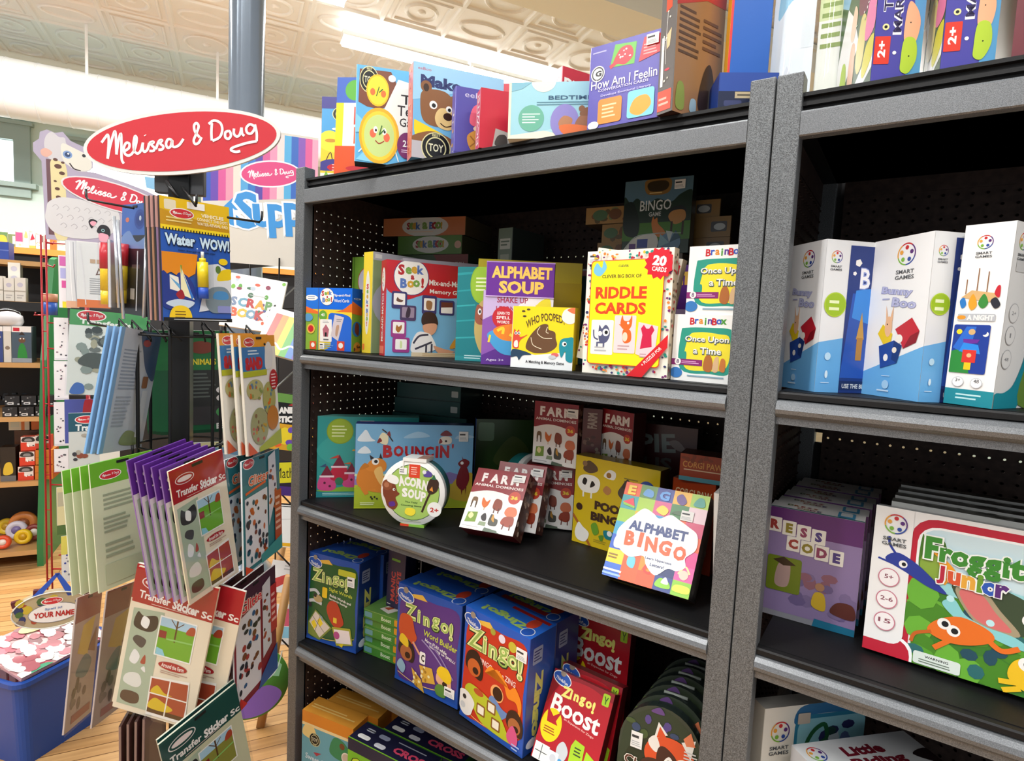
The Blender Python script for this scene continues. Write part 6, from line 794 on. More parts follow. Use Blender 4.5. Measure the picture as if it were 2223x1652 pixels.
# transfer sticker packs
def tsa(head, field, barn, body, script=1): return 'r 0 0 100 100 %s;r 0 76 100 100 %s;e 25 91 17 #f0e8e4 8;e 25 91 15.6 %s 7;e 25 91 13 #f0e0dc 4;x 27 82 39 5.4 #f4eee8 -2 0.03 Transfer;x 66 81 33 6.4 #f8f4f0 -2 0.045 Sticker;x 92 80 13 4.8 #f4eee8 0 0.03 Sc;l #e8c8c0 0.8 24,77.4 70,77.4;p #a8b8a0 4,4 4,72 42,74 42,4;b #2a2a2c 8,60 10,70 18,68 34,70 36,62 26,58;b #f0f0ec 16,62 18,68 26,66 24,60;b #4a4a4a 10,50 14,54 26,52 22,46;b #e8e8e4 10,36 14,44 22,40 18,34;b #a84a3a 24,36 28,42 30,36;b #dfe0d8 8,20 10,26 24,28 30,22 24,18;b #4a3a34 8,8 10,14 28,14 30,8 20,6;b #e4e4e0 26,32 30,34 32,30;q 38 44 84 72 1 #f2efe8;r 39.5 45 82.5 71 %s;r 39.5 65 82.5 71 #a8cce0;l #5a3a1c 2 60,56 60,71;l #5a3a1c 1 60,66 52,71;l #5a3a1c 1 60,66 68,70;r 40 57 49 62 #8a1c28;b #a8442c 72,64 76,69 82,69 82,64;p #8ac8d8 40,50 48,49 52,45 40,45;l #8ac46a 2 50,57 82,58;e 64 39 18 #a81c28 5.2;x 64 39 28 3 #f4ece4 0 0.02 Around the Farm;z 50 33 84 35.6 #b89a8a 2;p %s 40,29 88,32 92,2 42,2;p #f0ece4 41,28.4 87,31.2 91,3 43,3;r 43 4 89 17 %s;p %s 42,17 42,28 87,30 89,17;r 43 4 89 7 #4a3018;b #d8b82a 43,10 50,15 62,13 74,10 66,7 46,7;b #d8b82a 44,18 50,24 60,20 70,19;l #f2ece0 1.6 65,30 65,4;l #f2ece0 1.6 42,17.6 89,18' % (body, head, head, field, '#f0ece4', barn, barn)
TSF = tsa('#a81c26', '#6aaa2c', '#a8442c', '#e8dcc4')
tl = list(PB['tsl']); tl[0] -= math.sin(tl[3]) * 0.014; tl[1] += math.cos(tl[3]) * 0.014
pack('sticker_pack', 'red-topped farm transfer-sticker pack hanging lowest at the front of the spinner', tl, '#e8dcc4 #e8e4da #d8ccb4', TSF, cover=True, group='red-topped farm sticker packs')
pack('sticker_pack', 'red-topped farm transfer-sticker pack tucked behind the lowest front one', tl, '#dccfb8 #e8e4da', TSF, n=0.014, off=-0.012, group='red-topped farm sticker packs')
pack('sticker_pack', 'red-topped farm sticker pack peeping out right of the lowest front one', tl, '#dccfb8 #e8e4da', TSF, n=0.036, off=0.035, dz=-0.02, group='red-topped farm sticker packs')
tu = (0.357, -0.487, 0.953, 1.83, 0.0, -0.17, 0.122, 0.272, 0.004)
pack('sticker_pack', 'red-topped farm sticker pack at mid height, in front of the purple ones', tu, '#e8dcc4 #f0e6c8', TSF, cover=True, group='red-topped farm sticker packs')
PUR = tsa('#5a2a86', '#6a9a3a', '#8a5a7a', '#d8ccd4')
for k in range(5): pack('sticker_pack', 'purple-edged sticker pack, %s behind the mid-height red-topped one' % ('first', 'second', 'third', 'fourth', 'last')[k], tu, '#6a3a96 #8a6ab0 #a88ab8 #5a2a86', PUR, n=0.011 * (k + 1), off=-0.007 * (k + 1), dz=0.004 * (k + 1), group='purple-edged sticker packs')
LP = 'r 0 0 100 100 #a8948c;r 0 80 100 100 #7a1420;p #c8a83a 20,56 34,76 80,80 60,50;b #4a6a6e 20,40 50,52 80,44 60,34;n 16 14 86 34 8 8 #4a3a34 #6a5a54 #5a4440;r 20 4 90 10 #8a2028;p #8a5a34 60,54 90,70 90,50'
pack('sticker_pack', 'dull red sticker pack in a clear bag, leftmost at the bottom of the spinner', (-0.128, -0.557, 0.485, 2.45, 0.0, 0.28, 0.155, 0.30, 0.004), '#c8b4ac #b8a8a0', LP, cover=True, group='dull red packs in clear bags')
pack('sticker_pack', 'dull red sticker pack in a clear bag, second from the left at the bottom', (-0.06, -0.515, 0.515, 2.3, 0.0, 0.24, 0.155, 0.30, 0.004), '#c8b4ac #b8a8a0', LP, cover=True, group='dull red packs in clear bags')
GL2 = 'r 0 0 100 100 #8a2a34;r 0 80 100 100 #4a2a3c;o 44 84 58 10 #d8343a #f0d8c8 0 Glitter;p #e8e6ea 4,6 4,76 60,80 60,6;n 8 10 56 74 4 34 #3a2a2a #7a4a2a #2a5a8a #a83a34 #2a2a30;p #dcdce2 64,24 64,90 84,94 86,30;n 66 30 82 86 3 14 #5a3a2a #a8442c;r 84 40 100 84 #c02c30;z 86 48 98 78 #f0b8b0 5;p #3a5a9a 50,0 100,0 100,26 60,10;p #d83a34 0,0 10,10 24,0'
for k, nm in enumerate(('red glitter-sticker pack with vehicle stickers, low on the right of the spinner', 'red glitter-sticker pack, second behind the low right one', 'red glitter-sticker pack, furthest left behind the low right one')):
    pack('sticker_pack', nm, (0.305, -0.36, 0.662, 2.1, 0.04, 0.02, 0.185, 0.255, 0.004), '#8a2a34 #dcd8d8', GL2, n=0.028 * k, off=0, dz=0.0, group='red glitter-sticker packs')
TSG = tsa('#1f4a44', '#8a8a3a', '#a8782c', '#c8c8a8')
pack('sticker_pack', 'dark green transfer-sticker pack at the foot of the spinner, cut by the photo edge', (0.366, -0.470, 0.43, 1.70, 0.0, -0.2, 0.165, 0.29, 0.004), '#1f4a44 #b8b8a8', TSG, cover=True, group='dark green packs at the spinner foot')
pack('sticker_pack', 'dark green transfer-sticker pack behind the one at the foot of the spinner', (0.366, -0.470, 0.43, 1.70, 0.0, -0.2, 0.165, 0.29, 0.004), '#1f4a44 #b8b8a8', TSG, n=0.014, off=0.006, group='dark green packs at the spinner foot')
for k in range(4):
    q = at(292 + 15 * k, 1690, 1.26); pack('sticker_pack', 'brown-backed pack seen edge-on under the lowest farm pack, %s from the left' % ('first', 'second', 'third', 'fourth')[k], (q.x, q.y, q.z, 2.45, 0, 0.02 * k, 0.15, 0.17, 0.005), '#5a3a38 #8a7068 #3a2424', 'r 0 0 100 100 #5a3436;r 20 10 80 80 #7a5a54', group='brown-backed packs low on the spinner')
# ---------------------------------------------------------------- the rest of the shop, left of the shelves
def atb(px, py, b):                                   # the point seen at a pixel on the upright plane b metres along the shop's cross axis
    d = at(px, py, 1.0) - CAM; return CAM + d * ((b - CAM.dot(BX)) / d.dot(BX))
def span(px, yaw):                                    # how wide a metre across a face shows at that column
    v = Vector((math.cos(yaw), math.sin(yaw), 0)); return abs(v.dot(RIGHT) - (px - 1111.5) / FPX * v.dot(FWD))
def bgb(name, label, cat, px0, py0, px1, py1, b, t, cols, art='', z=None, group=None, R='', T='', yaw=BYAW, gap=0.97):
    P = atb((px0 + px1) / 2, py1, b); d = (P - CAM).dot(FWD); c = span((px0 + px1) / 2, yaw)
    z = P.z if z is None else z
    return G(name, label, cat, (P.x, P.y, z, yaw, 0, 0, (px1 - px0) * d / FPX / c * gap, (py1 - py0) * d / FPX, t), cols, art, R=R, T=T, group=group)
def bslab(mb, a0, a1, b0, b1, z0, z1, m): slab(mb, a0, a1, b0, b1, z0, z1, m)
M_WOOD = mat('#c79a62', 0.45, kind='pale_wood'); M_GREEN = mat('#2c7a44', 0.4, kind='green_laminate'); M_DARK = mat('#1d1d20', 0.5, kind='dark_laminate')
# stepped toy unit with a green end panel
ty = empty('toy_shelf', ab(-1.9, 2.6, 0), 'stepped wooden toy shelf with a green end panel, at the left edge', 'toy shelf')
O_ = ab(-1.9, 2.6, 0)
LV = [(1196, 2.36), (1046, 2.42), (905, 2.46), (788, 2.52), (655, 2.64), (566, 2.74)]; LZ = [atb(50, y, b).z for y, b in LV]
AR = atb(100, 1050, 2.42).dot(AX) - 0.005
for (y, b), z in zip(LV, LZ):
    e = MB(); slab(e, AR - 1.5, AR - 0.03, b, 3.02, z - 0.028, z, M_WOOD); e.v = [tuple(Vector(v) - O_) for v in e.v]; e.build('shelf_board', ty)
e = MB(); out = [(2.36, 0.0), (2.36, LZ[0] + 0.03), (2.42, LZ[1] + 0.02), (2.46, LZ[2] + 0.02), (2.50, LZ[3] + 0.02), (2.62, LZ[4]), (2.72, LZ[5] + 0.02), (2.80, LZ[5] + 0.04), (3.02, LZ[5] + 0.04), (3.02, 0.0)]
n = len(out); vs = [ab(a, b, z) - O_ for a in (AR - 0.03, AR) for b, z in out]
e.add(vs, [tuple(range(n)), tuple(range(n, 2 * n))[::-1]] + [(i, (i + 1) % n, (i + 1) % n + n, i + n) for i in range(n)], M_GREEN); e.build('end_panel', ty)
e = MB(); slab(e, AR - 1.5, AR - 0.03, 3.0, 3.02, 0.02, LZ[5], M_DARK); e.v = [tuple(Vector(v) - O_) for v in e.v]; e.build('back_panel', ty)
e = MB(); slab(e, AR - 1.5, AR - 0.03, LV[4][1] - 0.02, LV[4][1] - 0.002, LZ[4] - 0.055, LZ[4] - 0.002, mat('#17181a', 0.4)); e.v = [tuple(Vector(v) - O_) for v in e.v]; e.build('name_strip', ty)
gT1 = 'toys on the stepped shelf by the left edge'
bgb('toy_box', 'small blue box on the very top of the stepped toy shelf', 'toy box', -12, 528, 20, 566, 2.78, 0.1, '#3a54b4 #2a3c88', 'r 0 50 100 56 #6a80d0', LZ[5] + 0.001, gT1)
for k, (x0, x1, y0, lb) in enumerate(((-24, 8, 602, 'left'), (8, 32, 606, 'second'), (32, 57, 604, 'right'))):
    bgb('card_box', 'small white card box under the toy shelf top, %s of the front three' % lb, 'card box', x0, y0, x1, 655, 2.66, 0.05, '#e6e2da #c8c2b8', 'r 0 40 100 46 #b8b0a4;e 50 70 26 #c8c4d4;z 20 10 80 30 #b8b4b0 2', LZ[4] + 0.001, gT1)
bgb('card_box', 'taller white card box standing behind the front row, under the wooden top', 'card box', 18, 572, 46, 655, 2.73, 0.05, '#ece8e0 #c8c2b8', 'e 50 84 26 #d0ccdc;e 50 60 26 #d0ccdc', LZ[4] + 0.001, gT1)
P = atb(14, 785, 2.55)
def bagtoy(label, px0, py0, px1, py1, b, z, col, group):
    P = atb((px0 + px1) / 2, py1, b); d = (P - CAM).dot(FWD); w = (px1 - px0) * d / FPX; h = (py1 - py0) * d / FPX
    r = empty('toy_bag', (P.x, P.y, z), label, 'toy bag', group, (0, 0, BYAW)); e = MB()
    e.lathe([(0.001, 0), (0.42, 0.02), (0.5, 0.3), (0.46, 0.7), (0.2, 0.95), (0.001, 1.0)], mat(col, 0.35), Matrix.Rotation(PI / 2, 4, 'X'), 14); e.v = [(x * w, y * 0.12, abs(zz) * h * 0.8) for x, y, zz in e.v]; e.build('filling', r)
    e = MB(); e.lathe([(0.001, 0), (0.45, 0.0), (0.53, 0.3), (0.5, 0.75), (0.22, 1.0), (0.001, 1.02)], M_CLEAR, Matrix.Rotation(PI / 2, 4, 'X'), 14); e.v = [(x * w, y * 0.13, abs(zz) * h) for x, y, zz in e.v]; e.build('clear_bag', r)
ZT2 = LZ[3]
for k, (x0, x1, c, lb) in enumerate(((-30, 8, '#3a4a8a', 'cut by the photo edge'), (8, 26, '#d8d4cc', 'narrow white one'), (26, 70, '#4a5a6a', 'with a green figure inside'))):
    bgb('toy_box', 'clear-fronted toy box on the second wooden shelf down, %s' % lb, 'toy box', x0, 708, x1, 786, 2.55, 0.1, c + ' #8a929a #6a7480 #e4e2e0', ('r 0 86 100 100 #ece8e6;r 10 4 60 40 #2a3c8a;n 4 40 96 84 10 6 #8a6a3a #c8c0b0', 'r 0 86 100 100 #ece8e6;e 50 40 30 #8a7a6a', 'r 0 84 100 100 #ece8e6;r 8 86 40 96 #c8283a;b #2f8a3a 30,4 34,40 52,54 70,40 76,4;e 52 62 18 #6a4a34;e 44 66 4 W;e 60 66 4 W;p #3a2a20 36,76 52,86 68,76;r 0 0 100 12 #9aa0aa')[k], ZT2 + 0.001, gT1)
bagtoy('clear plastic bag of pale toys lying on top of the clear-fronted boxes', -10, 672, 46, 712, 2.6, ZT2 + (786 - 708) * (atb(20, 786, 2.55) - CAM).dot(FWD) / FPX + 0.002, '#d8d4d4', gT1)
for k in range(4):
    x0 = -14 + 20 * k; P = atb(x0 + 9, 903, 2.62); r = empty('toy_car', (P.x, P.y, LZ[2] + (0.075 if True else 0)), 'black toy vehicle on the third shelf down, %s from the left' % ('first', 'second', 'third', 'fourth')[k], 'toy car', gT1, (0, 0, BYAW + 0.3 * (k % 2))); r.scale = (0.56, 0.8, 0.8)
    e = MB(); e.prism([(-0.035, 0.012), (0.035, 0.012), (0.036, 0.035), (0.018, 0.04), (0.008, 0.062), (-0.02, 0.062), (-0.034, 0.038)], -0.02, 0.02, mat('#202226', 0.25)); e.build('body', r)
    for sx in (-0.022, 0.022):
        for sy in (-0.022, 0.022):
            e = MB(); e.lathe([(0.001, -0.004), (0.012, -0.004), (0.012, 0.004), (0.001, 0.004)], mat('#3a3c40', 0.4), Matrix.Translation((sx, sy, 0.012)), 12); e.build('wheel', r)
for k in range(6):
    row = k // 3; x0 = -18 + 38 * (k % 3) + 6 * row
    bgb('toy_pack', 'black toy pack with white print on the third shelf down, %s of the %s row' % (('left', 'middle', 'right')[k % 3], ('lower', 'upper')[row]), 'toy pack', x0, 0, x0 + 36, 22, 2.47 + 0.03 * row, 0.07, '#26282c #1c1d20', 'n 6 10 94 90 8 7 #8a8c90 #4a4c50 #d8d8d8;q 20 8 60 34 3 #e4e2e0;z 24 12 56 30 #26282c 1', LZ[2] + 0.001 + 0.0615 * row, gT1)
    o = S.collection.objects[-1]
for k in range(3):
    bgb('toy_pack', 'red and white blister pack with a black top, %s in its column' % ('lowest', 'middle', 'highest')[k], 'toy pack', 15 + 4 * k, 0, 53 + 3 * k, 32, 2.45 + 0.01 * k, 0.06, '#e8e0dc #c8503a', 'r 0 0 40 60 #d8402c;r 40 0 100 30 #d8402c;b #2a2a2c 10,66 20,96 80,96 90,66;b #8a8a8c 26,70 34,86 66,86 74,70;n 44 30 96 60 7 4 #2a2a2c W', LZ[1] + 0.001 + 0.0865 * k, gT1)
for k in range(2):
    bgb('carton', 'plain orange carton at the right end of the fourth shelf, %s of two' % ('lower', 'upper')[k], 'carton', 54 + 2 * k, 0, 98, 33, 2.45, 0.14, '#d0742c #a8581c #a8581c #e08a3c', 'r 0 46 100 52 #b8621c', LZ[1] + 0.001 + 0.091 * k, gT1)
bgb('toy_pack', 'red and black pack on top of the orange cartons', 'toy pack', 56, 0, 94, 30, 2.47, 0.06, '#d8c8c0 #c8503a', 'r 0 0 100 40 #c8402c;b #2a2a2c 10,60 20,96 80,96 90,60;b #d8d4d0 30,30 40,60 60,60 70,30', LZ[1] + 0.001 + 0.183, gT1)
bgb('toy_pack', 'orange pack with a dark round toy at the back of the fourth shelf', 'toy pack', 48, 0, 92, 34, 2.58, 0.06, '#e0782c #a8581c', 'e 74 64 22 #3a4a34;r 0 80 20 100 #d8d4c8', LZ[1] + 0.28, gT1); 
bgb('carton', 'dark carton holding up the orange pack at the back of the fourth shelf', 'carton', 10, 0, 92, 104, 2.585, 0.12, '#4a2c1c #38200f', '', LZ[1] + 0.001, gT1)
bgb('toy_pack', 'pale green and white pack at the back left of the fourth shelf', 'toy pack', -4, 0, 46, 34, 2.58, 0.06, '#dfe4d4 #b8bca8', 'r 60 0 76 100 #d8803a;q 10 20 50 80 3 #cfe0d8', LZ[1] + 0.28, gT1)
bgb('toy_pack', 'black and yellow pack at the left edge of the fourth shelf', 'toy pack', -24, 0, 13, 80, 2.45, 0.08, '#2a2420 #1c1814', 'b #d8b83a 20,20 30,50 70,54 80,24;r 0 0 100 16 #6a6a6c', LZ[1] + 0.001, gT1)
for k, (px, py, rr_, c, c2, lb) in enumerate(((14, 1160, 0.05, '#e0c030', '#b8902a', 'yellow'), (50, 1150, 0.075, '#c87a3a', '#8a4a24', 'orange'), (36, 1172, 0.055, '#d8d0dc', '#7a6a9a', 'lilac'), (74, 1166, 0.05, '#8a3a34', '#e8e0d4', 'dark red'), (50, 1185, 0.045, '#e8c020', '#c89a1a', 'bright yellow'), (6, 1188, 0.04, '#e0522c', '#e8e4dc', 'red'))):
    P = atb(px, py, 2.41 + 0.055 * (5 - k)); r = empty('stacking_ring', (P.x, P.y, LZ[0] + 0.002), '%s wooden ring toy standing on the lowest toy shelf' % lb, 'toy', gT1, (-0.15, 0, BYAW)); M = Matrix.Translation((0, 0, rr_ + 0.004))
    e = MB(); e.lathe([(rr_ * 0.45, -0.012), (rr_ * 0.7, -0.02), (rr_ * 0.95, -0.012), (rr_, 0), (rr_ * 0.95, 0.012), (rr_ * 0.7, 0.02), (rr_ * 0.45, 0.012), (rr_ * 0.45, -0.012)], mat(c, 0.35), M, 24); e.build('ring', r)
    e = MB(); e.lathe([(0.001, -0.015), (rr_ * 0.44, -0.013), (rr_ * 0.44, 0.013), (0.001, 0.015)], mat(c2, 0.35), M, 20); e.build('core', r)
# dark cabinet along the wall with a wooden top
wu = empty('wall_cabinet', ab(-1.2, 4.5, 0), 'dark cabinet with an orange wooden top behind the toys at the far left', 'cabinet'); O_ = ab(-1.2, 4.5, 0)
zc = atb(80, 540, 4.3).z
e = MB(); slab(e, -3.0, 0.6, 4.33, 4.75, 0.0, zc - 0.05, M_DARK); e.v = [tuple(Vector(v) - O_) for v in e.v]; e.build('body', wu)
e = MB(); slab(e, -3.02, 0.62, 4.28, 4.78, zc - 0.05, zc, mat('#d98c3c', 0.4, kind='orange_wood')); e.v = [tuple(Vector(v) - O_) for v in e.v]; e.build('top', wu)
gW = 'gifts on the wooden top of the dark cabinet'
for k, (x0, x1, y0, c, lb, art) in enumerate(((-8, 18, 504, '#5a7a4a', 'green gift box with a bun-shaped picture', 'b #e8a83a 10,10 20,60 80,60 90,10;r 0 0 100 16 #d8482a;r 0 84 100 100 W'), (18, 34, 506, '#6a7a50', 'olive gift box next to the bun picture box', 'r 0 80 100 100 #f0ece4;r 60 20 100 70 #e8d8c0'), (34, 50, 508, '#d84a78', 'pink gift box', 'r 0 0 100 40 #f2e8e0;e 60 20 20 #d8b890'), (50, 64, 502, '#f0e8dc', 'cream gift box with a tan dome', 'b #c8a86a 20,60 50,96 80,60;q 20 16 80 50 4 W'), (64, 78, 506, '#e8e0d8', 'white and red gift box', 'p #c8283a 10,50 50,96 90,60;r 0 0 100 20 #e8a050'), (78, 94, 510, '#f0f0ea', 'white gift box with dark corner', 'r 60 50 100 96 #6a3a40;n 6 6 60 60 8 6 #d85a3a #e8b83a'), (108, 124, 516, '#ee6a2a', 'orange gift box', ''), (124, 148, 522, '#efe6b8', 'pale yellow gift box', 'r 10 60 60 80 #d8a8a0'))):
    bgb('gift_box', lb + ' on the wooden cabinet top', 'gift box', x0, y0, x1, 541, 4.36, 0.1, c + ' #b8b0a4', art, zc + 0.001, gW)
gR_ = 'packs hanging on the red wire rack'
gP = 'cards and packs hanging in front of the dark cabinet'
def hangc(name, label, cat, px0, py0, px1, py1, d, cols, art='', group=gP, yaw=1.2, t=0.006, cover=False, roll=0.0):
    P = at((px0 + px1) / 2, py1, d); c = span((px0 + px1) / 2, yaw)
    if group == gR_: q = at((px0 + px1) / 2, py0 + 6, d); rtube('hook', [(pm.x, pm.y, q.z - 0.01), (q.x - rr0.x, q.y - rr0.y, q.z)], 0.0022)
    return pack(name, label, (P.x, P.y, P.z, yaw, 0, roll, (px1 - px0) * d / FPX / c, (py1 - py0) * d / FPX, t), cols, art, cat, group=group, cover=cover, peg=False)
hangc('poster_card', 'white card with a drawn pencil and a red dot, behind the red wire rack', 'card', 52, 578, 100, 668, 4.4, '#efeeea #d0d0cc', 'l #6a6c70 3 8,96 30,60 50,36;e 24 22 9 #a81c2c;b #d8b85a 40,20 50,32 58,18 50,8;z 50 60 90 84 #c8c8d0 3')
hangc('poster_card', 'pink and white card low behind the red wire rack', 'card', 62, 650, 104, 770, 4.35, '#eec8cc #d0b0b4', 'r 0 78 100 100 #e8e0d4;r 20 40 76 74 #f4e4e6;n 10 8 90 40 9 10 #e89aa8 W #c8606a')
hangc('poster_card', 'white printed card below the pink one, behind the red rack', 'card', 74, 770, 112, 900, 4.3, '#f0ecec #d0ccc8', 'r 0 80 100 100 #d8b0b4;n 10 10 90 74 7 12 #c8a0a4 #8a8a90')
r = empty('wooden_toy', atb(122, 664, 3.4), 'yellow wooden toy with a dark round window, right of the red rack', 'wooden toy', gP, (0, 0, BYAW))
e = MB(); out = [(-0.05, 0), (0.06, 0.0), (0.065, 0.12), (0.05, 0.2), (0.02, 0.23), (-0.03, 0.19), (-0.055, 0.1)]; e.prism(out, 0, 0.03, mat('#e0ac3a', 0.4)); e.build('body', r)
e = MB(); e.lathe([(0.001, -0.002), (0.042, -0.002), (0.042, 0.0), (0.001, 0.0)], mat('#6a5a58', 0.3), Matrix.Translation((0.008, 0, 0.12)), 20); e.build('window', r)
r = empty('tumbler', at(110, 684, 2.9), 'blue and tan plastic cup behind the red rack wires', 'cup', gP); e = MB(); e.tube([(0, 0, 0), (0, 0, 0.065)], 0.028, mat('#2a58b0', 0.3), 20); e.build('sleeve', r); e = MB(); e.tube([(0, 0, 0.065), (0, 0, 0.105)], 0.03, mat('#c08a6a', 0.4), 20); e.build('rim', r)
# red wire rack with animal header board
RX = at(195, 700, 2.3); rr0 = Vector((RX.x, RX.y, 0)); red = empty('wire_rack', rr0, 'red wire spinner rack with an animal header board, behind the black spinner', 'wire rack')
def rp(px, py, d=2.3): return at(px, py, d) - rr0
def rtube(name, pts, r=0.0035): e = MB(); e.tube(pts, r, M_REDW, 6); return e.build(name, red)
lad = [rp(88, 512), rp(92, 700), rp(103, 1000), rp(122, 1290)]; la2 = [rp(98, 512), rp(103, 700), rp(115, 1000), rp(134, 1290)]
rtube('upright_wire', [(p.x, p.y, z) for p, z in ((lad[1], 1.79), (lad[1], 0.05))]); rtube('upright_wire', [(la2[1].x, la2[1].y, 1.79), (la2[1].x, la2[1].y, 0.05)])
for k in range(24): z = 0.12 + k * 0.072; rtube('rung', [(lad[1].x, lad[1].y, z), (la2[1].x, la2[1].y, z)], 0.002) if k % 2 == 0 else None
pm = rp(188, 600); rtube('pole', [(pm.x, pm.y, 1.76), (pm.x, pm.y, 0.05)], 0.008)
for z in (0.06, 0.45, 0.80, 1.12, 1.45, 1.76): rtube('cross_wire', [(la2[1].x, la2[1].y, z), (pm.x, pm.y, z), (pm.x * 1.0 + 0.10, pm.y + 0.06, z)], 0.0028)
rtube('header_wire', [rp(160, 542), rp(168, 520), rp(250, 526), rp(252, 545), rp(160, 542)], 0.003)
for (x, y, x2, y2) in ((98, 524, 114, 530), (98, 574, 116, 580), (98, 684, 74, 684), (104, 756, 128, 758), (118, 1026, 146, 1022), (128, 1205, 150, 1202)): rtube('hook', [rp(x, y), rp(x2, y2), rp(x2 + 3, y2 - 6)], 0.003)
for k in range(4):
    a = k * PI / 2 + 0.4; e = MB(); e.tube([(0, 0, 0.05), (0.09 * math.cos(a), 0.09 * math.sin(a), 0.02)], 0.008, M_REDW, 6); e.build('foot', red)
# header board: outline in a 100 x 100 frame over pixels 80..350, 305..530
def board(name, parent, label, px0, py0, px1, py1, d, yaw, outline, rim, art, t=0.006, org=None, cat=None, group=None, roll=0.0):
    P = at((px0 + px1) / 2, py1, d); c = span((px0 + px1) / 2, yaw); w = (px1 - px0) * d / FPX / c; h = (py1 - py0) * d / FPX
    e = MB(); e.prism([((x - px0) / (px1 - px0) * w - w / 2, (py1 - y) / (py1 - py0) * h) for x, y in outline], 0, t, mat(rim, 0.35))
    f = Face(e, lambda u, v, k: ((u - 0.5) * w, -k, v * h), w, h); f.draw(art(f, lambda x, y: ((x - px0) / (px1 - px0) * 100, (py1 - y) / (py1 - py0) * 100)))
    return e.build(name, parent, P - (org or Vector((0, 0, 0))), (0, roll, yaw))
def gir(f, T):
    P = lambda c, *pts: f.poly(smooth([T(*p) for p in pts], True), c)
    L = lambda c, w, *pts: f.line(smooth([T(*p) for p in pts], False), w, c)
    Eq = lambda x, y, r, c, ry=None: f.ell(*T(x, y), r, ry or r, c)
    f.poly([T(107, 366), T(119, 366), T(124, 520), T(110, 520)], '#6a4a50')
    P('#dccf9c', (118, 366), (116, 400), (122, 520), (150, 520), (146, 420), (150, 390), (140, 360))
    P('#c9c5c8', (104, 340), (108, 320), (120, 310), (134, 318), (146, 318), (152, 332), (190, 344), (202, 362), (196, 378), (170, 382), (150, 372), (130, 366), (112, 364))
    P('#dcd8cc', (140, 330), (160, 334), (190, 346), (201, 362), (195, 376), (170, 380), (146, 368), (138, 350)); P('#d8a898', (97, 350), (108, 345), (120, 352), (110, 362), (99, 360))
    Eq(151, 351, 3.6, '#7a96c4'); Eq(151, 351, 2.2, '#28406a'); Eq(152.5, 349, 0.8, 'W'); Eq(185, 348, 1.5, '#2c2a30'); L('#3a2c30', 1.1, (155, 368), (164, 378), (178, 380))
    for x, y, r in ((126, 365, 1.8), (141, 369, 1.4), (131, 378, 2.8), (139, 391, 2.2), (125, 409, 1.2), (129, 424, 1.9), (131, 441, 2.0)): Eq(x, y, r, '#5c3a30', r * 0.75)
    P('#d2d0d1', (106, 468), (112, 452), (140, 440), (200, 442), (250, 450), (262, 474), (250, 500), (200, 520), (150, 522), (118, 512), (104, 490))
    for i in range(16): x = 118 + (i % 6) * 22 + (i // 6) * 8; y = 462 + (i // 6) * 18; L('#b4b1b4', 0.5, (x, y), (x + 7, y - 5), (x + 13, y), (x + 9, y + 5))
    P('#222024', (193, 484), (200, 478), (212, 482), (206, 490), (200, 498), (196, 494)); P('#e2a0b0', (196, 487), (202, 482), (210, 485), (203, 493)); P('#26242a', (212, 506), (214, 494), (222, 488), (234, 490), (240, 500), (236, 512)); P('#e6a2b4', (214, 510), (222, 506), (236, 510), (232, 524), (218, 524)); Eq(224, 500, 1.5, '#8ab0b4'); Eq(224, 500, 0.8, 'K')
    Eq(250, 430, 0.1, '#f0ecee'); a = math.radians(-11)
    f.ell(*T(250, 425), 43, 13.5, '#dad6d8', rot=a); f.ell(*T(250, 425), 41.4, 12.2, '#cc3448', rot=a); f.script(*T(250, 424), 64, '#f4f0f0', 1.0, a)
    f.poly([T(318, 372), T(344, 372), T(344, 398), T(322, 396)], '#8ac0e4')
    return ''
GO = [(104, 530), (98, 372), (82, 355), (82, 338), (94, 328), (96, 314), (110, 307), (126, 311), (142, 306), (158, 322), (190, 331), (204, 348), (203, 370), (190, 380), (210, 380), (272, 391), (320, 402), (350, 412), (350, 530)]
hb = board('header_board', red, None, 80, 305, 350, 530, 2.22, 1.15, GO, '#ada3b8', gir, org=rr0)
gR = 'packs hanging on the red wire rack'
DINO = 'r 0 0 100 100 #dfe6e0;r 0 82 100 100 #4a9a5a;m 26 94 18;x 44 86 64 6 #f0f4ec -2 0.04 Transfer St;n 8 6 58 78 6 24 #6a7470 #3a4444 #8a9a94 #a8a890;b #4a5450 12,38 24,50 46,48 54,36 34,32;q 60 8 98 74 1 #f0ecd8;r 61 44 97 73 #b8d49a;r 61 58 97 66 #e8d87a;r 61 10 97 30 #e8c860;e 80 44 20 #7ab03a;z 70 36 90 52 #e8f2d0 3;b #3a6ab8 4,2 10,14 20,12 20,2'
hangc('sticker_pack', 'green-topped dinosaur transfer-sticker pack in a clear bag on the red rack', 'craft pack', 146, 682, 320, 862, 1.95, '#dfe6e0 #cfd6d0', DINO, gR, 1.15, cover=True, roll=0.05)
TEAL = 'r 0 0 100 100 #ccd2d0;r 0 78 100 100 #24566a;m 34 92 22;x 56 82 86 8 #e8eef0 -2 0.04 Transfer St;n 8 6 60 74 6 20 #5a5450 #8a4a3a #3a3c44 #a8a49a;p #e8e4da 62,4 58,70 100,74 100,4'
hangc('sticker_pack', 'teal-topped transfer-sticker pack half hidden by the pale blue packs', 'craft pack', 152, 894, 262, 1075, 1.9, '#ccd2d0 #c8ccc8', TEAL, gR, 1.15)
hangc('sticker_pack', 'blue pack with a red corner between the dinosaur and teal packs', 'craft pack', 142, 866, 250, 960, 2.02, '#4a54a0 #3a4488', 'b #a82434 36,50 40,98 56,98 58,60;r 70 40 100 100 #5a6a9a', gR, 1.15)
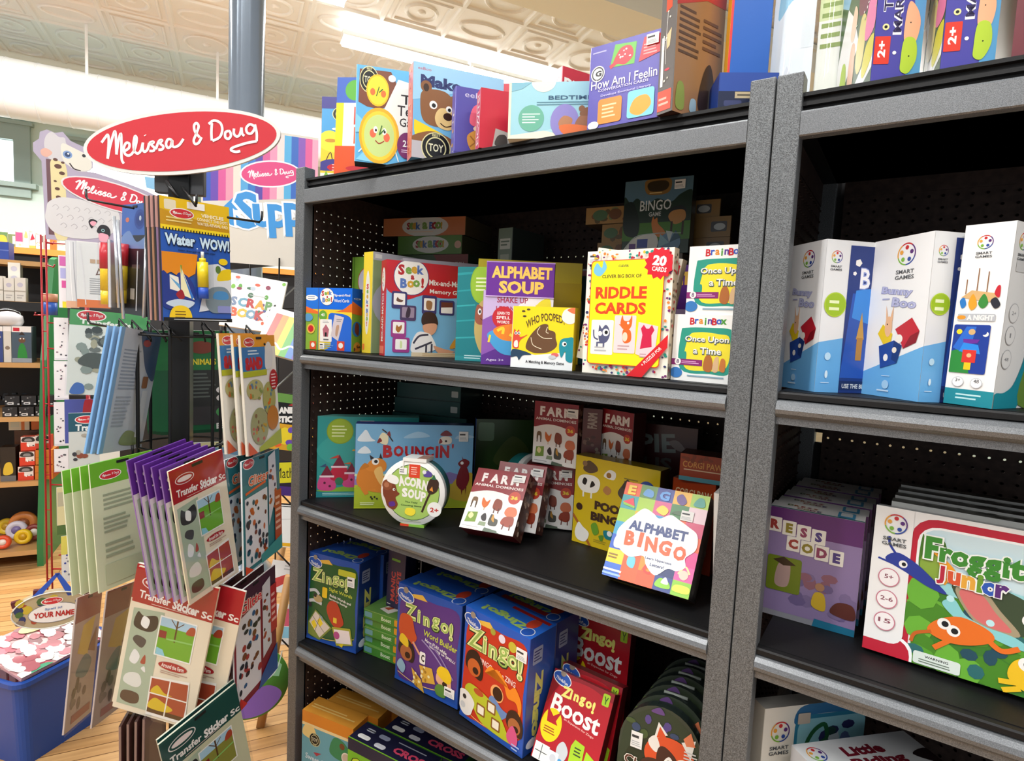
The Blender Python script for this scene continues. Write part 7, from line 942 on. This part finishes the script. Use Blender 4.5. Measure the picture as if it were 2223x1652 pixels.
hangc('blister_pack', 'white pack with a warning triangle in a clear bag on the red rack', 'blister pack', 168, 528, 240, 668, 2.05, '#e9e7e4 #d8d8d4', 'r 0 0 100 12 #e0783a;p #6a4a44 56,50 66,62 78,52;p #f0ece8 62,52 66,58 72,53;z 38 20 96 46 #a8a8a8 8;r 40 68 56 74 #c8a88a;r 60 68 76 74 #c8a88a;l #e8e4e4 3 10,96 20,50 26,4', gR, 1.15, cover=True)
hangc('blister_pack', 'grey and silver clear pack left of the warning-triangle pack', 'blister pack', 144, 524, 172, 668, 2.08, '#d4d6da #b8bcc0', 'l #a8acb4 8 60,98 66,50 86,4;l #f4f4f6 5 30,98 40,40 50,4;r 0 0 100 10 #d8a88a', gR, 1.15)
hangc('blister_pack', 'white pack with pink and lilac blocks, furthest left on the red rack', 'blister pack', 128, 556, 154, 668, 2.12, '#e8e4e8 #d0ccd0', 'r 10 80 100 98 #d06ab0;r 16 56 100 76 #b0b0e0;r 26 38 100 52 #d85aa0;r 30 0 70 12 #f0dc3a', gR, 1.15)
for k, (y0, y1, lb) in enumerate(((690, 782, 'top'), (784, 868, 'second'), (872, 968, 'third'), (974, 1024, 'bottom'))):
    hangc('sticker_sheet', 'narrow white sticker sheet with dark marks beside the red wires, %s of the column' % lb, 'sticker sheet', 118, y0, 150, y1, 2.18, '#eceaee #d0d0d4', 'n 20 8 80 90 7 %d #4a4a52 #8a6a7a #3a3a44;r 0 0 100 5 #d8d4d8' % (10 + k), gR, 1.2)
for k, (x0, y0, x1, y1, c, lb, art) in enumerate(((124, 1056, 150, 1160, '#d8d0a0', 'pale yellow', 'r 10 60 90 90 #b8b49a;r 0 0 100 20 #4a6a3a'), (146, 1072, 172, 1150, '#3a4a9a', 'blue', 'r 0 70 100 100 #6a78b8'), (134, 1160, 168, 1262, '#e4e2dc', 'white and yellow', 'r 0 60 40 100 #d8d060;n 20 10 90 60 8 8 #3a4a9a #8a8a90'))):
    hangc('sticker_pack', '%s narrow pack low on the red rack, left of the green-topped packs' % lb, 'craft pack', x0, y0, x1, y1, 2.1, c + ' #b8b8b0', art, gR, 1.2)
# oval name bag hung on the lowest red hook
q = at(112, 1362, 2.02); r = empty('name_bag', q, 'clear oval bag with a white name label hung low on the red rack', 'toy bag', gR, (0, 0.03, 1.2))
W_, H_ = 0.215, 0.125
e = MB(); e.prism([(W_ / 2 * math.cos(2 * PI * i / 40), H_ / 2 + H_ / 2 * math.sin(2 * PI * i / 40)) for i in range(40)], 0, 0.03, mat('#b8a888', 0.3)); f = Face(e, lambda u, v, k: ((u - 0.5) * W_, -k, v * H_), W_, H_); f.draw('n 8 24 92 84 6 26 #c8b03a #a84a34 #4a6a3a #2c3a6a #8a7a6a;e 53 42 33 #8a8a90 16;e 53 42 32 #f2f0ee 15;m 50 76 14;t 52 54 22 8 #6a86b8 0 Spell it!;x 53 38 52 16 #b82c2c -3 0.04 YOUR NAME'); e.build('body', r)
e = MB(); e.tube([(W_ / 2 * math.cos(2 * PI * i / 40), -0.001, H_ / 2 + H_ / 2 * math.sin(2 * PI * i / 40)) for i in range(40)], 0.0022, mat('#dfe0d8', 0.2), 6, True); e.build('rim', r)
e = MB(); 
for a, b_ in (((-0.045, 0.0, 0.115), (0.015, 0.0, 0.19)), ((0.055, 0.0, 0.105), (0.012, 0.0, 0.19))):
    d = Vector(b_) - Vector(a); e.add([Vector(a) + Vector((-0.012, 0, 0)), Vector(a) + Vector((0.012, 0, 0)), Vector(b_) + Vector((0.006, 0, 0)), Vector(b_) + Vector((-0.006, 0, 0)), Vector(a) + Vector((-0.012, 0.003, 0)), Vector(a) + Vector((0.012, 0.003, 0)), Vector(b_) + Vector((0.006, 0.003, 0)), Vector(b_) + Vector((-0.006, 0.003, 0))], [(0, 1, 2, 3), (7, 6, 5, 4), (0, 4, 5, 1), (1, 5, 6, 2), (2, 6, 7, 3), (3, 7, 4, 0)], mat('#2a5ac4', 0.4))
e.build('ribbon', r)
for k, x in enumerate((-0.075, -0.04, 0.07)):
    e = MB(); e.box(x - 0.012, 0.004, 0.105 + 0.012 * (k == 1), x + 0.012, 0.02, 0.125 + 0.012 * (k == 1), mat('#5a2430', 0.3), Matrix.Rotation(0.2 * (k - 1), 4, 'Y')); e.build('train_piece', r)
# blue bin on the floor with packs in it
BZ_ = math.radians(108); q = ab(0, 0, 0); bn = empty('storage_bin', (-0.985, -0.365, 0), 'blue plastic bin of packs standing on the wooden floor, lower left', 'storage bin', None, (0, 0, BZ_))
M_BIN = mat('#16489c', 0.35, kind='blue_plastic')
def rring(l, w, r, z, n=5): return [(sx * (l / 2 - r) + r * math.cos(a), sy * (w / 2 - r) + r * math.sin(a), z) for sx, sy, a0 in ((1, 1, 0), (-1, 1, 90), (-1, -1, 180), (1, -1, 270)) for a in [math.radians(a0 + 90 * k / n) for k in range(n + 1)]]
rings = [rring(0.30, 0.24, 0.03, 0.0), rring(0.345, 0.275, 0.035, 0.285), rring(0.37, 0.30, 0.04, 0.287), rring(0.37, 0.30, 0.04, 0.302), rring(0.335, 0.265, 0.03, 0.302), rring(0.29, 0.23, 0.025, 0.012)]
e = MB(); n = len(rings[0]); e.add([v for R_ in rings for v in R_], [(i * n + k, i * n + (k + 1) % n, (i + 1) * n + (k + 1) % n, (i + 1) * n + k) for i in range(5) for k in range(n)] + [tuple(range(n))[::-1], tuple(5 * n + k for k in range(n))], M_BIN); e.build('tub', bn)
gBn = 'packs standing in the blue bin'
BP = 'r 0 0 100 100 #c8989a;n 2 2 98 98 7 90 #f0e4e4 #a8485a #8a5a60 #e8c8c8 #d86a7a #f4f0ee;p #5ab08a 0,0 10,14 30,6 34,0'
for k in range(4):
    M = Matrix.Translation((-0.985, -0.365, 0)) @ Matrix.Rotation(BZ_, 4, 'Z') @ Matrix.Translation((0.0, -0.092 + 0.042 * k, 0.020))
    r = empty('toy_pack', M.translation, 'pink patterned flat pack in the blue bin, %s from the near side' % ('first', 'second', 'third', 'fourth', 'fifth')[k], 'toy pack', gBn, (0, 0, BZ_))
    e = MB(); carton(e, 0.25, 0.272, 0.03, '#c8989a #b88a8c #a87a7c #d8b8b8'); f = faces(e, 0.25, 0.272, 0.03); f['F'].draw(BP); f['T'].draw('n 2 2 98 98 4 60 #f0e4e4 #a8485a #8a5a60 #e8c8c8 #d86a7a'); e.build('card', r)
M = Matrix.Translation((-0.985, -0.365, 0)) @ Matrix.Rotation(BZ_, 4, 'Z') @ Matrix.Translation((-0.01, -0.128, 0.302))
hd = empty('toy_pack', M.translation, 'large pink patterned pack lying slanted across the top of the blue bin', 'toy pack', gBn, (1.30, 0.0, BZ_ + PI))
e = MB(); carton(e, 0.30, 0.225, 0.010, '#c8989a'); Face(e, lambda u, v, k: ((0.5 - u) * 0.30, 0.010 + k, v * 0.225), 0.30, 0.225).draw(BP + ';n 4 4 96 70 7 50 #f4e4e4 #b86a74 #f8f2f0;e 66 88 26 #e2d88a 9;m 70 90 9'); e.build('card', hd)
# art-supplies header board and the black wire rack under it
zz = at(550, 1000, 2.6); bkO = Vector((zz.x, zz.y, 0)); bk = empty('wire_rack', bkO, 'black wire display rack under the striped header board, left of the shelf posts', 'wire rack')
def sup(f, T):
    cs = ['#3a58b8', '#6a4ab0', '#d85a9a', '#e89ab0', '#f2dcd0', '#5aa8dc', '#3a7ac8', '#5a48a8', '#d8609a', '#ee9ab8', '#f4d8d4', '#5ab0e0', '#3a6ac0', '#8a5ab8', '#e0609a', '#f0a8c0']
    f.draw('r 0 0 100 100 #dcd6cb'); n = len(cs)
    for i, c in enumerate(cs):
        x0, x1 = 444 + 15.5 * i, 444 + 15.5 * (i + 1); y = lambda x: 452 - (x - 445) * 0.13
        f.poly([T(x0, y(x0)), T(x1, y(x1)), T(x1, 295), T(x0, 295)], c)
    f.ell(*T(586, 380), 27, 12.4, '#f4eef2', rot=0.16); f.ell(*T(586, 380), 25.5, 11, '#dc4a84', rot=0.16); f.script(*T(586, 380), 40, '#f6f0f4', 1.0, 0.16)
    for x, y, h, c in ((505, 469, 60, 't'), (535, 462, 78, 'S'), (571, 470, 50, 'u'), (606, 478, 72, 'p'), (642, 472, 72, 'p'), (668, 445, 80, 'l')): f.text(*T(x, y), 0, h / 285 * 100 * 1.1, '#f2f6fa', c, 0.08, 0.09); f.text(*T(x, y), 0, h / 285 * 100, '#3f96dc', c, 0.08, 0.03)
    return ''
SO = [(440, 575), (440, 372), (520, 350), (600, 328), (690, 312), (690, 545), (600, 560)]
board('header_board', bk, None, 440, 290, 690, 575, 2.6, 0.95, SO, '#e6e4e2', sup, org=bkO, t=0.012)
def btube(name, pts, r=0.004, m=M_WIRE): e = MB(); e.tube([Vector(p) - bkO for p in pts], r, m, 6); return e.build(name, bk)
e = MB(); a, b_ = at(470, 580, 2.58) - bkO, at(690, 562, 2.75) - bkO; dv = (b_ - a).normalized(); up = Vector((0, 0, 0.016)); nn = dv.cross(up).normalized() * 0.01
e.add([a - up - nn, b_ - up - nn, b_ - up + nn, a - up + nn, a + up - nn, b_ + up - nn, b_ + up + nn, a + up + nn], [(0, 3, 2, 1), (4, 5, 6, 7), (0, 1, 5, 4), (1, 2, 6, 5), (2, 3, 7, 6), (3, 0, 4, 7)], mat('#37383c', 0.4)); e.build('header_rail', bk)
for px in (480, 543, 606): p = at(px, 600, 2.62); btube('upright_wire', [(p.x, p.y, 1.78), (p.x, p.y, 0.03)])
for py in (606, 674, 760, 860, 960, 1060, 1160, 1270, 1390, 1500): btube('cross_wire', [at(480, py + 4, 2.6), at(655, py - 6, 2.72)], 0.003)
for py in (612, 792, 985, 1120, 1300):
    btube('bracket', [at(652, py, 2.62), at(586, py + 62, 2.3), at(642, py + 120, 2.3)], 0.0035)
gK = 'books and pads on the black wire rack'
def slant(name, label, cat, px, py, d, w, h, yaw, lean, cols, art, t=0.012, roll=0.0):
    P = at(px, py, d); return G(name, label, cat, (P.x, P.y, P.z, yaw, lean, roll, w, h, t), cols, art, group=gK)
slant('book', 'white scrapbook cover with coloured letters and leaf spots, leaning on the black rack', 'book', 538, 724, 2.3, 0.215, 0.225, 0.80, 0.35, '#f6f4ef #d8d0c8', 'n 8 62 96 96 4.5 12 #d8583a #7ab83a #8a2a4a #5aa03a #b8c4d0 #3a6a4a;n 60 10 92 50 3 8 #6a4a7a #d8603a #3a7a4a #4a5a9a;z 40 62 76 65 #c8c8c8 1;' + word(46, 48, 76, 17, 'SCRAP', ['#7a8aa8', '#6aa0b8', '#b83a3a', '#e8a03a', '#6a9a5a']) + ';' + word(42, 28, 60, 17, 'BOOK', ['#d8603a', '#e8b83a', '#7aa0b8', '#b84a4a']), roll=0.12)
slant('paper_pad', 'rainbow-striped paper pad with white script, under the scrapbook on the rack', 'paper pad', 610, 792, 2.2, 0.2, 0.2, 0.80, 0.55, '#f2f0ee #d0d0cc', ';'.join('p %s %d,0 %d,100 %d,100 %d,0' % (c, 8 + i * 12, 14 + i * 12, 26 + i * 12, 20 + i * 12) for i, c in enumerate(('#e0605a', '#e8964a', '#f0dc4a', '#6ab85a', '#5a8ad0', '#7a6ac0', '#d06a90'))) + ';r 0 88 100 100 #f4f2f0;l W 4 10,14 30,24 44,14 60,26 80,16', roll=0.25)
slant('activity_book', 'black sticker book with white slanted lettering, half behind the shelf post', 'book', 628, 985, 2.25, 0.16, 0.215, 0.82, 0.2, '#1a1a1c #101012', 'r 0 84 100 100 #6a9a4a;p #c83a3a 30,80 60,92 100,90 100,80;x 40 72 60 12 W 8 0.08 ANIMAL;x 44 56 70 12 W 8 0.08 STICKER;r 0 0 100 46 #d8a020;b #e8d02a 10,20 30,40 50,30 40,10;n 20 4 90 40 8 10 #6a4ab0 #7ab83a #2a2a2c #e8602a', roll=0.12)
slant('activity_book', 'black and yellow maths book with handwritten lettering, half behind the shelf post', 'book', 628, 1082, 2.22, 0.15, 0.13, 0.82, 0.2, '#2a2030 #18141c', 'p #d8d020 0,30 0,90 60,100 56,40;x 30 64 42 30 #1a1a14 8 0.0 Math;x 74 56 16 30 #c8c0d8 8 0.02 P;r 0 0 100 26 #4a2a7a', roll=0.1)
slant('paper_pad', 'white drawing pad below the maths book on the rack', 'paper pad', 625, 1195, 2.2, 0.17, 0.16, 0.82, 0.3, '#f0f0ee #c8c8c4', 'r 0 92 100 100 #1c1c1e;z 4 92 60 98 W 1;r 0 2 100 10 #e8b020;l #c8c8c8 1 0,60 100,70', roll=0.1)
slant('paper_pad', 'red and white paper pad with lines low on the rack', 'paper pad', 622, 1300, 2.34, 0.17, 0.12, 0.82, 0.5, '#e8e4e4 #c8a8a8', 'p #c83a34 0,30 40,60 40,30 10,0;p #5a1c20 60,60 100,90 100,60;z 30 70 90 90 #b8b8b8 2', roll=0.2)
slant('paper_pad', 'white pad with pink and blue blocks low on the rack', 'paper pad', 622, 1405, 2.34, 0.15, 0.15, 0.82, 0.3, '#ececec #c8c8c8', 'q 30 46 90 90 3 #d05a78;q 10 16 60 44 3 #8ac4e0;r 10 0 20 40 #c8283a', roll=0.1)
q = at(545, 1562, 1.95); r = empty('paint_palette', q, 'green and purple round palette disc in a clear bag, low behind the spinner', 'palette', gK, (-0.1, 0.0, 1.0)); e = MB()
e.lathe([(0.001, 0.0), (0.118, 0.0), (0.118, 0.006), (0.001, 0.006)], mat('#6ab04a', 0.3), Matrix.Translation((0, 0, 0.119)), 40); Face(e, lambda u, v, k: ((u - 0.5) * 0.236, -k, 0.001 + v * 0.236), 0.236, 0.236).draw('b #8a62b8 30,8 50,2 76,10 90,30 70,44 40,30;b #5a8ac8 10,30 20,20 50,34 46,56 20,56;p #9ad4a8 60,60 76,84 90,70 86,54;l #e8f4f0 1.4 50,40 80,60 90,90'); e.build('disc', r)
btube('bracket', [at(545, 1424, 2.62), q + Vector((0, 0, 0.232))], 0.0035)
M_PINE = mat('#b8874e', 0.5, kind='pine')
ez = empty('easel', Vector((at(585, 1590, 2.17).x, at(585, 1590, 2.17).y, 0)), 'pale wooden easel leg slanting to the floor behind the spinner', 'easel'); O_ = ez.location
for d0 in (0.0, 0.32): e = MB(); a = at(566, 1590, 2.17) + (BX * d0); a.z = 0.0; b_ = at(628, 1250, 2.18) + BX * d0; e.tube([a - O_, b_ - O_], 0.02, M_PINE, 4); e.build('leg', ez)
e = MB(); a = at(598, 1450, 2.14); e.tube([a - O_, a + BX * 0.32 - O_], 0.014, M_PINE, 4); e.build('rail', ez)
# the added board behind each peg panel keeps light out of most holes
